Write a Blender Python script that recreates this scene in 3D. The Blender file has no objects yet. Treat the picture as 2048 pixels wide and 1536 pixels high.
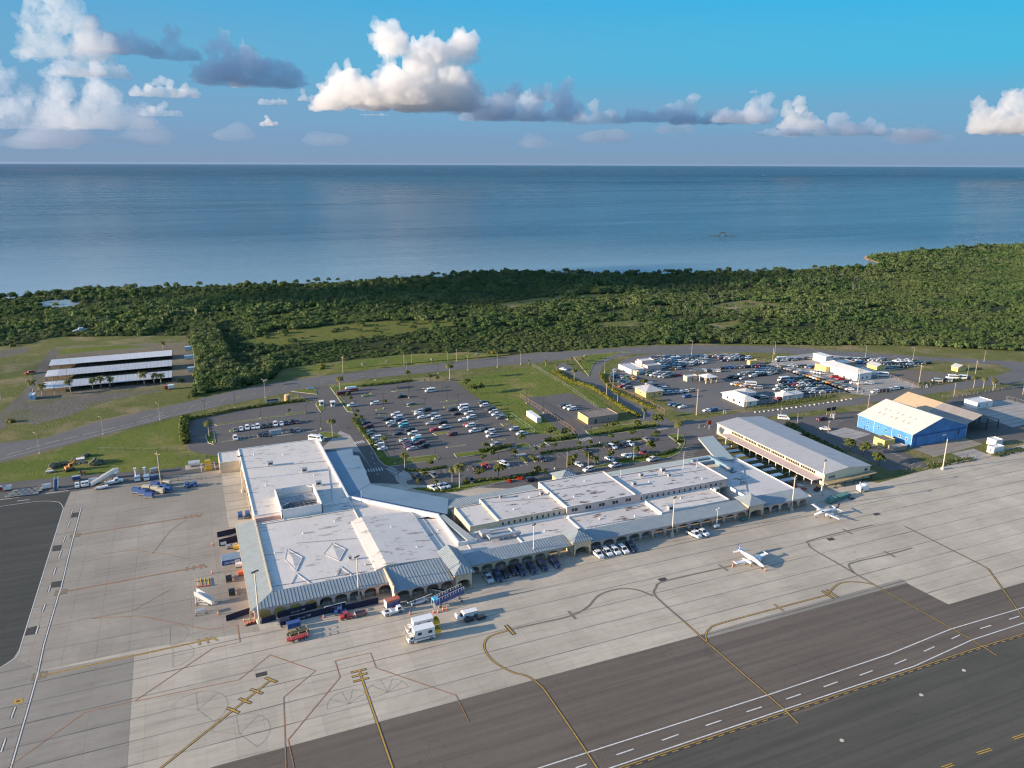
import bpy, math, random
import numpy as np
from mathutils import Vector, Matrix, noise as mnoise
from math import radians as R, sin, cos, pi, atan2, hypot

sc = bpy.context.scene
C = sc.collection
rng = random.Random(11)
nrg = np.random.default_rng(5)

# ------------------------------------------------------------------ camera
CAM_H = 120.0
F_PX, PITCH, ROLL, YAW = 1550.0, R(15.88), R(0.2), R(-23.0)
def _basis():
    cp, sp = cos(PITCH), sin(PITCH)
    fwd = Vector((0, cp, -sp)); right = Vector((1, 0, 0)); up = Vector((0, sp, cp))
    r2 = cos(ROLL)*right + sin(ROLL)*up
    u2 = -sin(ROLL)*right + cos(ROLL)*up
    M = Matrix.Rotation(YAW, 3, 'Z')
    return M @ r2, M @ u2, M @ fwd
_r, _u, _f = _basis()
cam = bpy.data.cameras.new('camera')
cam.sensor_width = 36.0
cam.lens = F_PX/2048*36.0
cam.clip_start = 1.0
cam.clip_end = 400000.0
camo = bpy.data.objects.new('camera', cam); C.objects.link(camo)
camo.matrix_world = Matrix(((_r.x, _u.x, -_f.x, 0), (_r.y, _u.y, -_f.y, 0), (_r.z, _u.z, -_f.z, CAM_H), (0, 0, 0, 1)))
sc.camera = camo

def ray(px, py):
    return _f + (px-1024)/F_PX*_r - (py-768)/F_PX*_u
def G(px, py, z=0.0):
    """where the sight line through a photo pixel meets the level z"""
    d = ray(px, py); t = (z-CAM_H)/d.z
    return Vector((d.x*t, d.y*t, z))
def HT(bx, by, ty):
    """height of a vertical thing with its foot at (bx,by) and its tip on row ty"""
    b = G(bx, by); lo, hi = 0.0, 60.0
    for _ in range(30):
        m = (lo+hi)/2
        p = Vector((b.x, b.y, m-CAM_H))
        if 768-F_PX*(p @ _u)/(p @ _f) > ty: lo = m
        else: hi = m
    return lo

# ------------------------------------------------------------------ light
SUN_EL, SUN_DIR = R(12.5), R(-6.0)      # SUN_DIR: heading the shadows fall towards
SUN_STRENGTH, SKY_STRENGTH, EXPOSURE = 4.8, 0.15, 1.25
sun = bpy.data.lights.new('sun', 'SUN'); sun.energy = SUN_STRENGTH; sun.angle = R(0.5); sun.color = (1.0, 0.80, 0.58)
suno = bpy.data.objects.new('sun', sun); C.objects.link(suno)
_d = Vector((cos(SUN_DIR)*cos(SUN_EL), sin(SUN_DIR)*cos(SUN_EL), -sin(SUN_EL)))
suno.rotation_euler = _d.to_track_quat('-Z', 'Y').to_euler()
suno.location = -_d*900

w = bpy.data.worlds.new('World'); sc.world = w; w.use_nodes = True
nt = w.node_tree; nt.nodes.clear()
_o = nt.nodes.new('ShaderNodeOutputWorld'); _b = nt.nodes.new('ShaderNodeBackground')
_s = nt.nodes.new('ShaderNodeTexSky'); _s.sky_type = 'NISHITA'; _s.sun_disc = False
_s.sun_elevation = SUN_EL
_s.sun_rotation = atan2(-_d.x, -_d.y)    # same compass heading as the lamp
_s.altitude = 100; _s.air_density = 1.0; _s.dust_density = 0.6; _s.ozone_density = 3.0
# near the horizon the air is thick and slate blue; higher up the clear sky takes over
_tc = nt.nodes.new('ShaderNodeTexCoord'); _sx = nt.nodes.new('ShaderNodeSeparateXYZ'); nt.links.new(_tc.outputs['Generated'], _sx.inputs[0])
_mr = nt.nodes.new('ShaderNodeMapRange'); _mr.inputs['From Max'].default_value = .22; nt.links.new(_sx.outputs['Z'], _mr.inputs['Value'])
def _ramp(stops):
    r = nt.nodes.new('ShaderNodeValToRGB'); r.color_ramp.interpolation = 'EASE'; e = r.color_ramp.elements
    e[0].position, e[0].color = stops[0][0], (*stops[0][1], 1); e[1].position, e[1].color = stops[-1][0], (*stops[-1][1], 1)
    for p_, c_ in stops[1:-1]: q_ = e.new(p_); q_.color = (*c_, 1)
    nt.links.new(_mr.outputs[0], r.inputs[0]); return r
_east = _ramp([(0, (.64, .93, 1.36)), (.10, (.60, .97, 1.48)), (.25, (.56, 1.05, 1.62)), (.52, (.44, 1.13, 1.78)), (1, (.20, 1.08, 1.95))])     # towards the sun
_west = _ramp([(0, (.60, .93, 1.36)), (.10, (.55, .98, 1.48)), (.25, (.46, 1.12, 1.70)), (.52, (.20, 1.36, 2.1)), (1, (.05, 1.28, 2.35))])
_az = nt.nodes.new('ShaderNodeMapRange'); _az.inputs['From Min'].default_value = -.15; _az.inputs['From Max'].default_value = .85; nt.links.new(_sx.outputs['X'], _az.inputs['Value'])
_cr = nt.nodes.new('ShaderNodeMixRGB'); nt.links.new(_az.outputs[0], _cr.inputs[0]); nt.links.new(_east.outputs[0], _cr.inputs[1]); nt.links.new(_west.outputs[0], _cr.inputs[2])
_m2 = nt.nodes.new('ShaderNodeMapRange'); _m2.inputs['From Min'].default_value = .18; _m2.inputs['From Max'].default_value = .42; nt.links.new(_sx.outputs['Z'], _m2.inputs['Value'])
_mx = nt.nodes.new('ShaderNodeMixRGB'); nt.links.new(_m2.outputs[0], _mx.inputs[0]); nt.links.new(_cr.outputs[0], _mx.inputs[1]); nt.links.new(_s.outputs[0], _mx.inputs[2])
nt.links.new(_mx.outputs[0], _b.inputs[0]); nt.links.new(_b.outputs[0], _o.inputs[0])
_b.inputs[1].default_value = SKY_STRENGTH

sc.view_settings.view_transform = 'Standard'; sc.view_settings.look = 'None'
sc.view_settings.exposure = EXPOSURE; sc.view_settings.gamma = 1.0
sc.view_settings.use_curve_mapping = False
sc.render.engine = 'CYCLES'
sc.cycles.max_bounces = 8; sc.cycles.diffuse_bounces = 3; sc.cycles.glossy_bounces = 3
sc.cycles.transmission_bounces = 4; sc.cycles.transparent_max_bounces = 8; sc.cycles.volume_bounces = 6
sc.cycles.use_denoising = True; sc.cycles.pixel_filter_type = 'BLACKMAN_HARRIS'; sc.cycles.filter_width = 1.25
sc.cycles.use_adaptive_sampling = True; sc.cycles.adaptive_threshold = 0.02
sc.cycles.sample_clamp_indirect = 6.0

# ------------------------------------------------------------------ materials
def lin(c):
    if isinstance(c, str):
        c = [int(c[i:i+2], 16)/255 for i in (0, 2, 4)]
        return tuple((x/12.92 if x <= .04045 else ((x+.055)/1.055)**2.4) for x in c)
    return tuple(c)
class NT:
    def __init__(s, name):
        s.m = bpy.data.materials.new(name); s.m.use_nodes = True
        s.t = s.m.node_tree; s.b = s.t.nodes['Principled BSDF']
        s.co = None
    def n(s, kind, **kw):
        nd = s.t.nodes.new('ShaderNode'+kind)
        for k, v in kw.items():
            if k in nd.inputs: nd.inputs[k].default_value = v
            else: setattr(nd, k, v)
        return nd
    def l(s, a, b): s.t.links.new(a, b)
    def coord(s):
        if s.co is None:
            s.co = s.n('TexCoord').outputs['Object']
        return s.co
    def mapped(s, scale=(1, 1, 1), rot=0.0):
        mp = s.n('Mapping'); mp.inputs['Scale'].default_value = scale; mp.inputs['Rotation'].default_value = (0, 0, rot)
        s.l(s.coord(), mp.inputs['Vector']); return mp.outputs[0]
    def noise(s, scale, detail=4, rough=.55, vec=None, lo=None, hi=None):
        nd = s.n('TexNoise', Scale=scale, Detail=detail, Roughness=rough)
        s.l(vec if vec is not None else s.coord(), nd.inputs['Vector'])
        out = nd.outputs['Fac']
        if lo is not None:
            r = s.n('MapRange', clamp=True); r.inputs['From Min'].default_value = lo; r.inputs['From Max'].default_value = hi
            s.l(out, r.inputs['Value']); out = r.outputs[0]
        return out
    def mix(s, fac, a, b, blend='MIX'):
        nd = s.n('MixRGB', blend_type=blend)
        for sock, val in ((nd.inputs[0], fac), (nd.inputs[1], a), (nd.inputs[2], b)):
            if isinstance(val, (int, float)): sock.default_value = val
            elif isinstance(val, (tuple, list, str)): sock.default_value = (*lin(val), 1)
            else: s.l(val, sock)
        return nd.outputs[0]
    def math(s, op, a, b=0.0):
        nd = s.n('Math', operation=op)
        for sock, val in ((nd.inputs[0], a), (nd.inputs[1], b)):
            if isinstance(val, (int, float)): sock.default_value = val
            else: s.l(val, sock)
        return nd.outputs[0]
    def done(s, col, rough=.8, metal=0.0, spec=.4, bump=None, bump_str=.3, bump_dist=.05):
        if isinstance(col, (tuple, list, str)): s.b.inputs['Base Color'].default_value = (*lin(col), 1)
        else: s.l(col, s.b.inputs['Base Color'])
        if isinstance(rough, (int, float)): s.b.inputs['Roughness'].default_value = rough
        else: s.l(rough, s.b.inputs['Roughness'])
        s.b.inputs['Metallic'].default_value = metal
        s.b.inputs['Specular IOR Level'].default_value = spec
        if bump is not None:
            bp = s.n('Bump'); bp.inputs['Strength'].default_value = bump_str; bp.inputs['Distance'].default_value = bump_dist
            s.l(bump, bp.inputs['Height']); s.l(bp.outputs[0], s.b.inputs['Normal'])
        return s.m
_mats = {}
def M(name, col=None, rough=.7, metal=0.0, var=.12, scale=1.2, spec=.4):
    """a plain surface with some wear: colour, mottled by two sizes of noise"""
    if name in _mats: return _mats[name]
    k = NT(name); c = lin(col)
    dk = tuple(x*(1-var) for x in c); lt = tuple(min(1, x*(1+var*.6)) for x in c)
    n1 = k.noise(scale, 5, .6, lo=.3, hi=.7)
    cc = k.mix(n1, dk, lt)
    n2 = k.noise(scale*.17, 3, .5, lo=.45, hi=.75)
    cc = k.mix(k.math('MULTIPLY', n2, var), cc, tuple(x*.6 for x in c))
    _mats[name] = k.done(cc, rough, metal, spec)
    return _mats[name]

# ------------------------------------------------------------------ mesh helpers
class MB:
    def __init__(s): s.v = []; s.f = []; s.m = []
    def add(s, vs, fs, m=0):
        o = len(s.v); s.v += [tuple(v) for v in vs]
        for f in fs: s.f.append([o+i for i in f]); s.m.append(m)
    def box(s, x0, y0, z0, x1, y1, z1, m=0, top=None):
        s.add([(x0,y0,z0),(x1,y0,z0),(x1,y1,z0),(x0,y1,z0),(x0,y0,z1),(x1,y0,z1),(x1,y1,z1),(x0,y1,z1)],
              [(0,3,2,1),(0,1,5,4),(1,2,6,5),(2,3,7,6),(3,0,4,7)], m)
        s.add([(x0,y0,z1),(x1,y0,z1),(x1,y1,z1),(x0,y1,z1)], [(0,1,2,3)], m if top is None else top)
    def frus(s, a, b, m=0, top=None):
        """a, b = (x0,y0,x1,y1,z) lower and upper rectangles"""
        (x0,y0,x1,y1,z0), (u0,v0,u1,v1,z1) = a, b
        s.add([(x0,y0,z0),(x1,y0,z0),(x1,y1,z0),(x0,y1,z0),(u0,v0,z1),(u1,v0,z1),(u1,v1,z1),(u0,v1,z1)],
              [(0,3,2,1),(0,1,5,4),(1,2,6,5),(2,3,7,6),(3,0,4,7)], m)
        s.add([(u0,v0,z1),(u1,v0,z1),(u1,v1,z1),(u0,v1,z1)], [(0,1,2,3)], m if top is None else top)
    def prism(s, pts, z0, z1, m=0, top=None):
        n = len(pts)
        ar = sum(pts[i][0]*pts[(i+1)%n][1]-pts[(i+1)%n][0]*pts[i][1] for i in range(n))
        if ar < 0: pts = pts[::-1]
        s.add([(p[0],p[1],z0) for p in pts]+[(p[0],p[1],z1) for p in pts],
              [(i,(i+1)%n,n+(i+1)%n,n+i) for i in range(n)]+[tuple(range(n-1,-1,-1))], m)
        s.add([(p[0],p[1],z1) for p in pts], [tuple(range(n))], m if top is None else top)
    def profile(s, pts, y0, y1, m=0):
        """closed side outline in x,z pulled from y0 to y1"""
        n = len(pts)
        ar = sum(pts[i][0]*pts[(i+1)%n][1]-pts[(i+1)%n][0]*pts[i][1] for i in range(n))
        if ar < 0: pts = pts[::-1]
        s.add([(p[0],y0,p[1]) for p in pts]+[(p[0],y1,p[1]) for p in pts],
              [tuple(range(n)), tuple(range(2*n-1,n-1,-1))]+[((i+1)%n,i,n+i,n+(i+1)%n) for i in range(n)], m)
    def tube(s, p0, p1, r0, r1=None, n=6, m=0, caps=True):
        p0, p1 = Vector(p0), Vector(p1); r1 = r0 if r1 is None else r1
        d = (p1-p0).normalized()
        a = d.orthogonal().normalized(); b = d.cross(a)
        vs = []
        for p, r in ((p0, r0), (p1, r1)):
            for i in range(n):
                t = 2*pi*i/n; vs.append(p+a*(r*cos(t))+b*(r*sin(t)))
        fs = [(i,(i+1)%n,n+(i+1)%n,n+i) for i in range(n)]
        if caps: fs += [tuple(range(n-1,-1,-1)), tuple(range(n,2*n))]
        s.add(vs, fs, m)
    def loft(s, rings, m=0, cap=True):
        n = len(rings[0]); vs = [p for r in rings for p in r]; fs = []
        for k in range(len(rings)-1):
            for i in range(n):
                fs.append((k*n+i, k*n+(i+1)%n, (k+1)*n+(i+1)%n, (k+1)*n+i))
        if cap: fs += [tuple(range(n-1,-1,-1)), tuple(range((len(rings)-1)*n, len(rings)*n))]
        s.add(vs, fs, m)
    def poly(s, pts, m=0): s.add(pts, [tuple(range(len(pts)))], m)
    def mesh(s, name, mats):
        me = bpy.data.meshes.new(name)
        me.from_pydata(s.v, [], s.f); me.polygons.foreach_set('material_index', s.m)
        for q in (mats if isinstance(mats, (list, tuple)) else [mats]): me.materials.append(q)
        me.update(); return me
    def build(s, name, mats, parent=None, smooth=False):
        me = s.mesh(name, mats)
        if smooth: me.polygons.foreach_set('use_smooth', [True]*len(me.polygons))
        o = bpy.data.objects.new(name, me); C.objects.link(o)
        if parent is not None: o.parent = parent
        return o
_used = {}
ORD = ['first','second','third','fourth','fifth','sixth','seventh','eighth','ninth','tenth','eleventh','twelfth','thirteenth','fourteenth','fifteenth','sixteenth','seventeenth','eighteenth','nineteenth','twentieth'] + ['%d%s' % (n, {1:'st',2:'nd',3:'rd'}.get(n%10,'th')) for n in range(21,60)]
def tag(o, label=None, cat=None, group=None, kind=None):
    if label: o['label'] = label
    if cat: o['category'] = cat
    if group: o['group'] = group
    if kind: o['kind'] = kind
    return o
def empty(name, loc, rz=0.0):
    o = bpy.data.objects.new(name, None); C.objects.link(o); o.empty_display_size = .5
    o.location = loc; o.rotation_euler = (0, 0, rz); return o
_kids = {}
def kids(o):
    return _kids.get(o.name) or [c for c in C.objects if c.parent == o]
def proto(root):
    """remember a finished thing's parts so copies are quick"""
    ch = [c for c in C.objects if c.parent == root]; _kids[root.name] = ch
    for c in ch: _kids[c.name] = [g for g in C.objects if g.parent == c]
    return root
def dup(root, loc, rz=0.0, scale=1.0):
    r = root.copy(); C.objects.link(r); r.location = loc; r.rotation_euler = (0, 0, rz); r.scale = (scale,)*3
    for ch in _kids.get(root.name, []):
        c = ch.copy(); C.objects.link(c); c.parent = r
        for g in _kids.get(ch.name, []):
            d = g.copy(); C.objects.link(d); d.parent = c
    return r
class Stock:
    """the first one placed is the original itself, later ones are copies"""
    def __init__(s, root): s.p = proto(root); s.n = 0
    def put(s, loc, rz=0.0, scale=1.0):
        s.n += 1
        if s.n == 1:
            s.p.location = loc; s.p.rotation_euler = (0, 0, rz); s.p.scale = (scale,)*3
            return s.p
        return dup(s.p, loc, rz, scale)
def drop_unused(stocks):
    for st in stocks:
        if st.n == 0:
            for ch in _kids.get(st.p.name, []):
                for g in _kids.get(ch.name, []): bpy.data.objects.remove(g)
                bpy.data.objects.remove(ch)
            bpy.data.objects.remove(st.p)
def paint(o, mat, slot=0):
    o.material_slots[slot].link = 'OBJECT'; o.material_slots[slot].material = mat
def sheet(name, px, z, mat, world=False, kind='structure'):
    pts = [(p[0], p[1]) for p in px] if world else [tuple(G(*p))[:2] for p in px]
    n = len(pts)
    ar = sum(pts[i][0]*pts[(i+1)%n][1]-pts[(i+1)%n][0]*pts[i][1] for i in range(n))
    if ar < 0: pts = pts[::-1]
    b = MB(); b.poly([(x, y, z) for x, y in pts]); o = b.build(name, mat); o['kind'] = kind
    return o
def inpoly(x, y, poly):
    c = False; n = len(poly)
    for i in range(n):
        x0, y0 = poly[i]; x1, y1 = poly[(i+1) % n]
        if (y0 > y) != (y1 > y) and x < (x1-x0)*(y-y0)/(y1-y0)+x0: c = not c
    return c
# ================================================================== the setting: sea, ground, roads
def grass_mat(name, a, b, c, big=.02, dry=None):
    k = NT(name)
    n1 = k.noise(big, 6, .62, lo=.35, hi=.65)
    n2 = k.noise(.35, 5, .7, lo=.3, hi=.72)
    n3 = k.noise(2.2, 4, .75, lo=.25, hi=.8)
    col = k.mix(n1, a, b); col = k.mix(k.math('MULTIPLY', n2, .7), col, c)
    col = k.mix(k.math('MULTIPLY', n3, .5), col, tuple(x*.35 for x in lin(a)))
    if dry:
        n4 = k.noise(.045, 5, .6, lo=.50, hi=.66); col = k.mix(k.math('MULTIPLY', n4, .8), col, dry)
    bm = k.math('ADD', n3, n2)
    return k.done(col, .95, spec=.15, bump=bm, bump_str=1.0, bump_dist=.35)
def asphalt_mat(name, a, b, streak=0.0, patch=.35):
    k = NT(name)
    n1 = k.noise(.03, 6, .6, lo=.3, hi=.7); n2 = k.noise(.5, 6, .7, lo=.25, hi=.75)
    n3 = k.noise(6.0, 3, .7, lo=.2, hi=.8)
    col = k.mix(n1, a, b)
    col = k.mix(k.math('MULTIPLY', n2, patch), col, tuple(x*.62 for x in lin(a)))
    col = k.mix(k.math('MULTIPLY', n3, .25), col, tuple(min(1, x*1.5) for x in lin(b)))
    if streak:
        s1 = k.noise(1.0, 5, .65, vec=k.mapped((.012, .55, 1)), lo=.42, hi=.72)
        col = k.mix(k.math('MULTIPLY', s1, streak), col, tuple(x*.55 for x in lin(a)))
    # tarred cracks
    v = k.n('TexVoronoi', feature='DISTANCE_TO_EDGE', Scale=.045)
    dn = k.n('TexNoise', Scale=.2, Detail=4.0); k.l(k.coord(), dn.inputs['Vector'])
    va = k.n('VectorMath', operation='MULTIPLY_ADD'); k.l(dn.outputs['Color'], va.inputs[0]); va.inputs[1].default_value = (9, 9, 0); k.l(k.coord(), va.inputs[2])
    k.l(va.outputs[0], v.inputs['Vector'])
    cr = k.math('LESS_THAN', v.outputs['Distance'], .0035)
    col = k.mix(k.math('MULTIPLY', cr, .3), col, tuple(x*.5 for x in lin(a)))
    return k.done(col, .88, spec=.3, bump=n3, bump_str=.3, bump_dist=.02)
def concrete_mat(name, a, b, sx=6.1, sy=7.62, joint=.75, tone=.5, stain='4a443c', ox=0.0, oy=0.0, cross=.22):
    k = NT(name)
    mp = k.n('Mapping'); mp.inputs['Location'].default_value = (ox, oy, 0); k.l(k.coord(), mp.inputs['Vector'])
    br = k.n('TexBrick', offset=0.5, squash=1.0); br.inputs['Scale'].default_value = 1.0
    br.inputs['Brick Width'].default_value = sx; br.inputs['Row Height'].default_value = sy
    br.inputs['Mortar Size'].default_value = 0.0
    br.inputs['Color1'].default_value = (0, 0, 0, 1); br.inputs['Color2'].default_value = (1, 1, 1, 1); br.inputs['Mortar'].default_value = (.5, .5, .5, 1)
    k.l(mp.outputs[0], br.inputs['Vector'])
    sp_ = k.n('SeparateXYZ'); k.l(mp.outputs[0], sp_.inputs[0])
    rowj = k.math('LESS_THAN', k.math('FRACT', k.math('DIVIDE', sp_.outputs['Y'], sy)), .34/sy)
    colj = k.math('LESS_THAN', k.math('FRACT', k.math('DIVIDE', sp_.outputs['X'], sx)), .16/sx)
    jn = k.math('MAXIMUM', rowj, k.math('MULTIPLY', colj, cross))
    slab = k.mix(k.math('MULTIPLY', br.outputs['Color'], 1.0), a, b)
    avg = k.mix(.5, a, b)
    col = k.mix(tone, avg, slab)
    # long paving lanes of differing pours
    wv = k.noise(1.0, 2, .5, vec=k.mapped((.004, .13, 1)), lo=.35, hi=.65)
    col = k.mix(k.math('MULTIPLY', wv, .35), col, tuple(x*.78 for x in lin(a)))
    n0 = k.noise(.035, 5, .6, vec=k.mapped((1, 1, 1), .4), lo=.48, hi=.68); col = k.mix(k.math('MULTIPLY', n0, .35), col, tuple(min(1, x*1.22) for x in lin(b)))
    n1 = k.noise(.022, 7, .62, lo=.38, hi=.72); col = k.mix(k.math('MULTIPLY', n1, .6), col, tuple(x*.62 for x in lin(a)))
    n2 = k.noise(.4, 6, .7, lo=.3, hi=.75); col = k.mix(k.math('MULTIPLY', n2, .35), col, tuple(x*.66 for x in lin(a)))
    st = k.noise(1.0, 6, .7, vec=k.mapped((.05, .9, 1), R(3)), lo=.5, hi=.78); col = k.mix(k.math('MULTIPLY', st, .4), col, stain)
    sp = k.noise(.16, 5, .75, lo=.66, hi=.74); col = k.mix(k.math('MULTIPLY', sp, .4), col, stain)
    jb = k.noise(.05, 3, .5, lo=.3, hi=.7)
    col = k.mix(k.math('MULTIPLY', k.math('MULTIPLY', jn, joint), k.math('ADD', k.math('MULTIPLY', jb, .7), .3)), col, '2a2a2a')
    n3 = k.noise(5., 3, .7)
    return k.done(col, .85, spec=.3, bump=n3, bump_str=.2, bump_dist=.02)

m_lawn = grass_mat('lawn_grass', (.125, .175, .030), (.185, .205, .042), (.085, .130, .022), dry=(.22, .19, .075))
m_field = grass_mat('field_grass', (.125, .155, .042), (.205, .195, .068), (.085, .10, .028), big=.014, dry=(.25, .20, .12))
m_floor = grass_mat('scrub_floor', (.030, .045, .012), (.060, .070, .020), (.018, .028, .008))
m_dry = grass_mat('yellow_grass', (.14, .160, .032), (.185, .18, .042), (.085, .11, .022))
m_dirt = grass_mat('bare_dirt', (.20, .17, .13), (.26, .22, .17), (.14, .14, .075), big=.03)
m_gravel = grass_mat('grey_gravel', (.155, .145, .135), (.205, .19, .17), (.11, .105, .085), big=.02, dry=(.11, .12, .05))
m_asphalt = asphalt_mat('car_park_asphalt', (.090, .083, .077), (.122, .113, .104))
m_road = asphalt_mat('road_asphalt', (.105, .101, .097), (.138, .131, .124), patch=.25)
m_taxi = asphalt_mat('taxiway_asphalt', (.120, .098, .077), (.152, .126, .10), streak=.6)
m_taxi2 = asphalt_mat('runway_side_asphalt', (.076, .072, .058), (.098, .091, .074), streak=.65)
m_lane = asphalt_mat('taxilane_asphalt', (.046, .049, .042), (.066, .066, .056), streak=.6)
m_brownlot = asphalt_mat('old_lot_asphalt', (.125, .105, .082), (.15, .126, .10))
m_conc = concrete_mat('apron_concrete_east', (.44, .382, .30), (.58, .505, .40))
m_conc2 = concrete_mat('apron_concrete_west', (.30, .264, .21), (.40, .354, .285), sx=7.62, sy=12.0, tone=.45, joint=.35, cross=.9)
m_conc3 = concrete_mat('apron_concrete_dark', (.275, .248, .205), (.34, .308, .258), sx=15., sy=7.62, tone=.3)
m_pad = concrete_mat('old_pad_concrete', (.33, .31, .285), (.43, .405, .37), sx=4, sy=4, tone=.35)
m_walk = concrete_mat('footpath_concrete', (.36, .33, .29), (.42, .39, .345), sx=1.5, sy=1.5, joint=.2)
m_kerb = M('kerb_concrete', (.50, .45, .36), .85)
m_yel = M('yellow_line_paint', (.46, .28, .05), .75, var=.3, scale=1.5)
m_ora = M('orange_line_paint', (.36, .175, .075), .8, var=.4, scale=1.5)
m_white = M('white_line_paint', (.62, .60, .56), .75, var=.3, scale=1.5)
m_blk = M('black_line_border', (.055, .05, .045), .8, var=.2)
m_redl = M('faded_red_line', (.29, .225, .19), .85, var=.3)
m_mark = M('faded_grey_line', (.20, .17, .12), .85, var=.4)

# sea
def sea_mat():
    k = NT('sea_water')
    n1 = k.noise(.0011, 5, .55, lo=.35, hi=.65)
    gm = k.n('SeparateXYZ'); k.l(k.coord(), gm.inputs[0])
    off = k.math('ADD', gm.outputs['Y'], k.math('MULTIPLY', gm.outputs['X'], .42))      # metres off the shore line
    def band(lo_, hi_):
        r = k.n('MapRange', clamp=True); r.inputs['From Min'].default_value = lo_; r.inputs['From Max'].default_value = hi_; k.l(off, r.inputs['Value']); return r.outputs[0]
    deep = band(900, 9000); shal = band(1500, 820)
    col = k.mix(n1, (.030, .066, .104), (.040, .084, .118))
    st = k.noise(1.0, 6, .6, vec=k.mapped((.0016, .011, 1), R(-12)), lo=.50, hi=.72)
    col = k.mix(k.math('MULTIPLY', st, .55), col, (.10, .18, .205))
    col = k.mix(k.math('MULTIPLY', shal, .95), col, (.23, .32, .36))
    col = k.mix(deep, col, (.016, .040, .075))
    wv = k.noise(1.0, 8, .62, vec=k.mapped((.05, .17, 1), R(-14)))
    w2 = k.noise(1.0, 4, .6, vec=k.mapped((.008, .034, 1), R(-8)))
    h = k.math('ADD', k.math('MULTIPLY', wv, 1.0), k.math('MULTIPLY', w2, 2.5))
    slick = k.noise(1.0, 5, .6, vec=k.mapped((.0012, .008, 1), R(-10)), lo=.4, hi=.7)
    rg = k.math('ADD', .20, k.math('MULTIPLY', slick, .12))
    m = k.done(col, rg, spec=.5, bump=h, bump_str=.6, bump_dist=1.3)
    k.l(k.math('SUBTRACT', .46, k.math('MULTIPLY', deep, .30)), k.b.inputs['Specular IOR Level'])
    k.b.inputs['IOR'].default_value = 1.33
    # wind-roughened water far out turns its facets to the eye and shows its own dark blue
    df = k.n('BsdfDiffuse'); k.l(col, df.inputs['Color']); ms = k.n('MixShader'); k.l(k.math('ADD', .10, k.math('MULTIPLY', deep, .30)), ms.inputs[0])
    k.l(k.b.outputs[0], ms.inputs[1]); k.l(df.outputs[0], ms.inputs[2]); k.l(ms.outputs[0], k.t.nodes['Material Output'].inputs['Surface'])
    return m
m_sea = sea_mat()
b = MB(); b.poly([(60000*cos(2*pi*i/96), 60000*sin(2*pi*i/96), -1.5) for i in range(96)])
o = b.build('sea_water', m_sea); o['kind'] = 'structure'

COAST = [(-2600, 700), (-900, 640), (-400, 615), (0, 598), (210, 578), (410, 573), (650, 566), (800, 558), (1000, 546), (1274, 548), (1524, 543), (1724, 535), (1775, 528),
         (1738, 517), (1760, 512), (1824, 506), (1949, 494), (2048, 492), (2400, 488), (2900, 492), (3600, 520)]
_land = [tuple(G(*p))[:2] for p in COAST]
_land = [(-1500, _land[0][1])] + _land[1:-1] + [(_land[-1][0], _land[-1][1]), (3200, -500), (-1500, -500)]
sheet('ground', _land, 0.0, m_field, world=True)
# rocky rim where the land meets the water, and a beach strip
b = MB()
for i in range(len(_land)-4):
    (x0, y0), (x1, y1) = _land[i], _land[i+1]
    b.poly([(x0, y0, 0), (x0, y0+9, -2.2), (x1, y1+9, -2.2), (x1, y1, 0)])
o = b.build('beach', M('dark_shore_rock', (.20, .175, .14), .9, var=.25, scale=.2)); o['kind'] = 'structure'

# forest floor and clearings
FOREST = [(-1500, 760), (0, 692), (60, 687), (103, 674), (376, 671), (393, 725), (397, 768), (372, 797), (444, 781), (496, 774), (547, 757), (564, 738), (640, 726), (728, 717), (816, 708),
          (933, 704), (1021, 709), (1074, 704), (1109, 704), (1167, 698), (1240, 693), (1282, 690), (1383, 687), (1561, 689), (1640, 691), (1720, 690), (1840, 691), (1917, 696), (2048, 703), (2300, 716), (3000, 740)]
CLEAR = [[(470, 686), (560, 662), (700, 646), (900, 637), (926, 646), (880, 661), (760, 674), (650, 682), (560, 693)],
         [(990, 608), (1100, 592), (1250, 586), (1270, 592), (1130, 602), (1020, 616)],
         [(1410, 612), (1480, 600), (1560, 602), (1560, 615), (1470, 628)], [(1180, 645), (1280, 640), (1310, 650), (1200, 655)],
         [(1400, 650), (1470, 640), (1490, 650), (1430, 662)]]
POND = [(72, 607), (95, 601), (130, 597), (160, 606), (150, 613), (110, 618), (80, 616)]
_for = [tuple(G(*p))[:2] for p in FOREST]
_coastpx = COAST[1:-1]
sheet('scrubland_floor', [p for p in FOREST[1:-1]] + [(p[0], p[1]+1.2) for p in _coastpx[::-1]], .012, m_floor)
for i, c in enumerate(CLEAR): sheet('clearing', c, .03, m_dry if i == 0 else m_field)
sheet('pond_water', POND, .05, m_sea)

# airfield surfaces
sheet('taxiway', [(-60, -300), (900, -300), (900, 152), (-60, 152)], .012, m_taxi, world=True)
sheet('apron', [(-300, 1444), (-60, 1358), (0, 1336), (27, 1316), (40, 1295), (127, 1017), (142, 982), (240, 967), (330, 956), (375, 946), (441, 938), (470, 930), (600, 960), (1200, 985), (1640, 960), (1735, 962),
                (1756, 966), (1986, 905), (2048, 889), (2300, 826), (2450, 1055), (2048, 1165), (1897, 1209), (1803, 1161), (440, 1530), (-100, 1690), (-900, 1700)], .028, m_conc)
sheet('apron_west', [(27, 1316), (40, 1295), (127, 1017), (142, 982), (240, 967), (330, 956), (375, 946), (441, 938), (455, 1040), (520, 1262), (272, 1300), (90, 1340)], .036, m_conc2)
sheet('apron_old_slab', [(0, 1336), (27, 1316), (90, 1342), (268, 1308), (253, 1560), (200, 1800), (-600, 1900), (-700, 1500)], .040, m_conc3)
sheet('taxilane', [(0, 1336), (27, 1316), (40, 1295), (127, 1017), (142, 982), (0, 998), (-400, 1040), (-900, 1200), (-500, 1500), (-60, 1358)], .045, m_lane)
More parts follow.
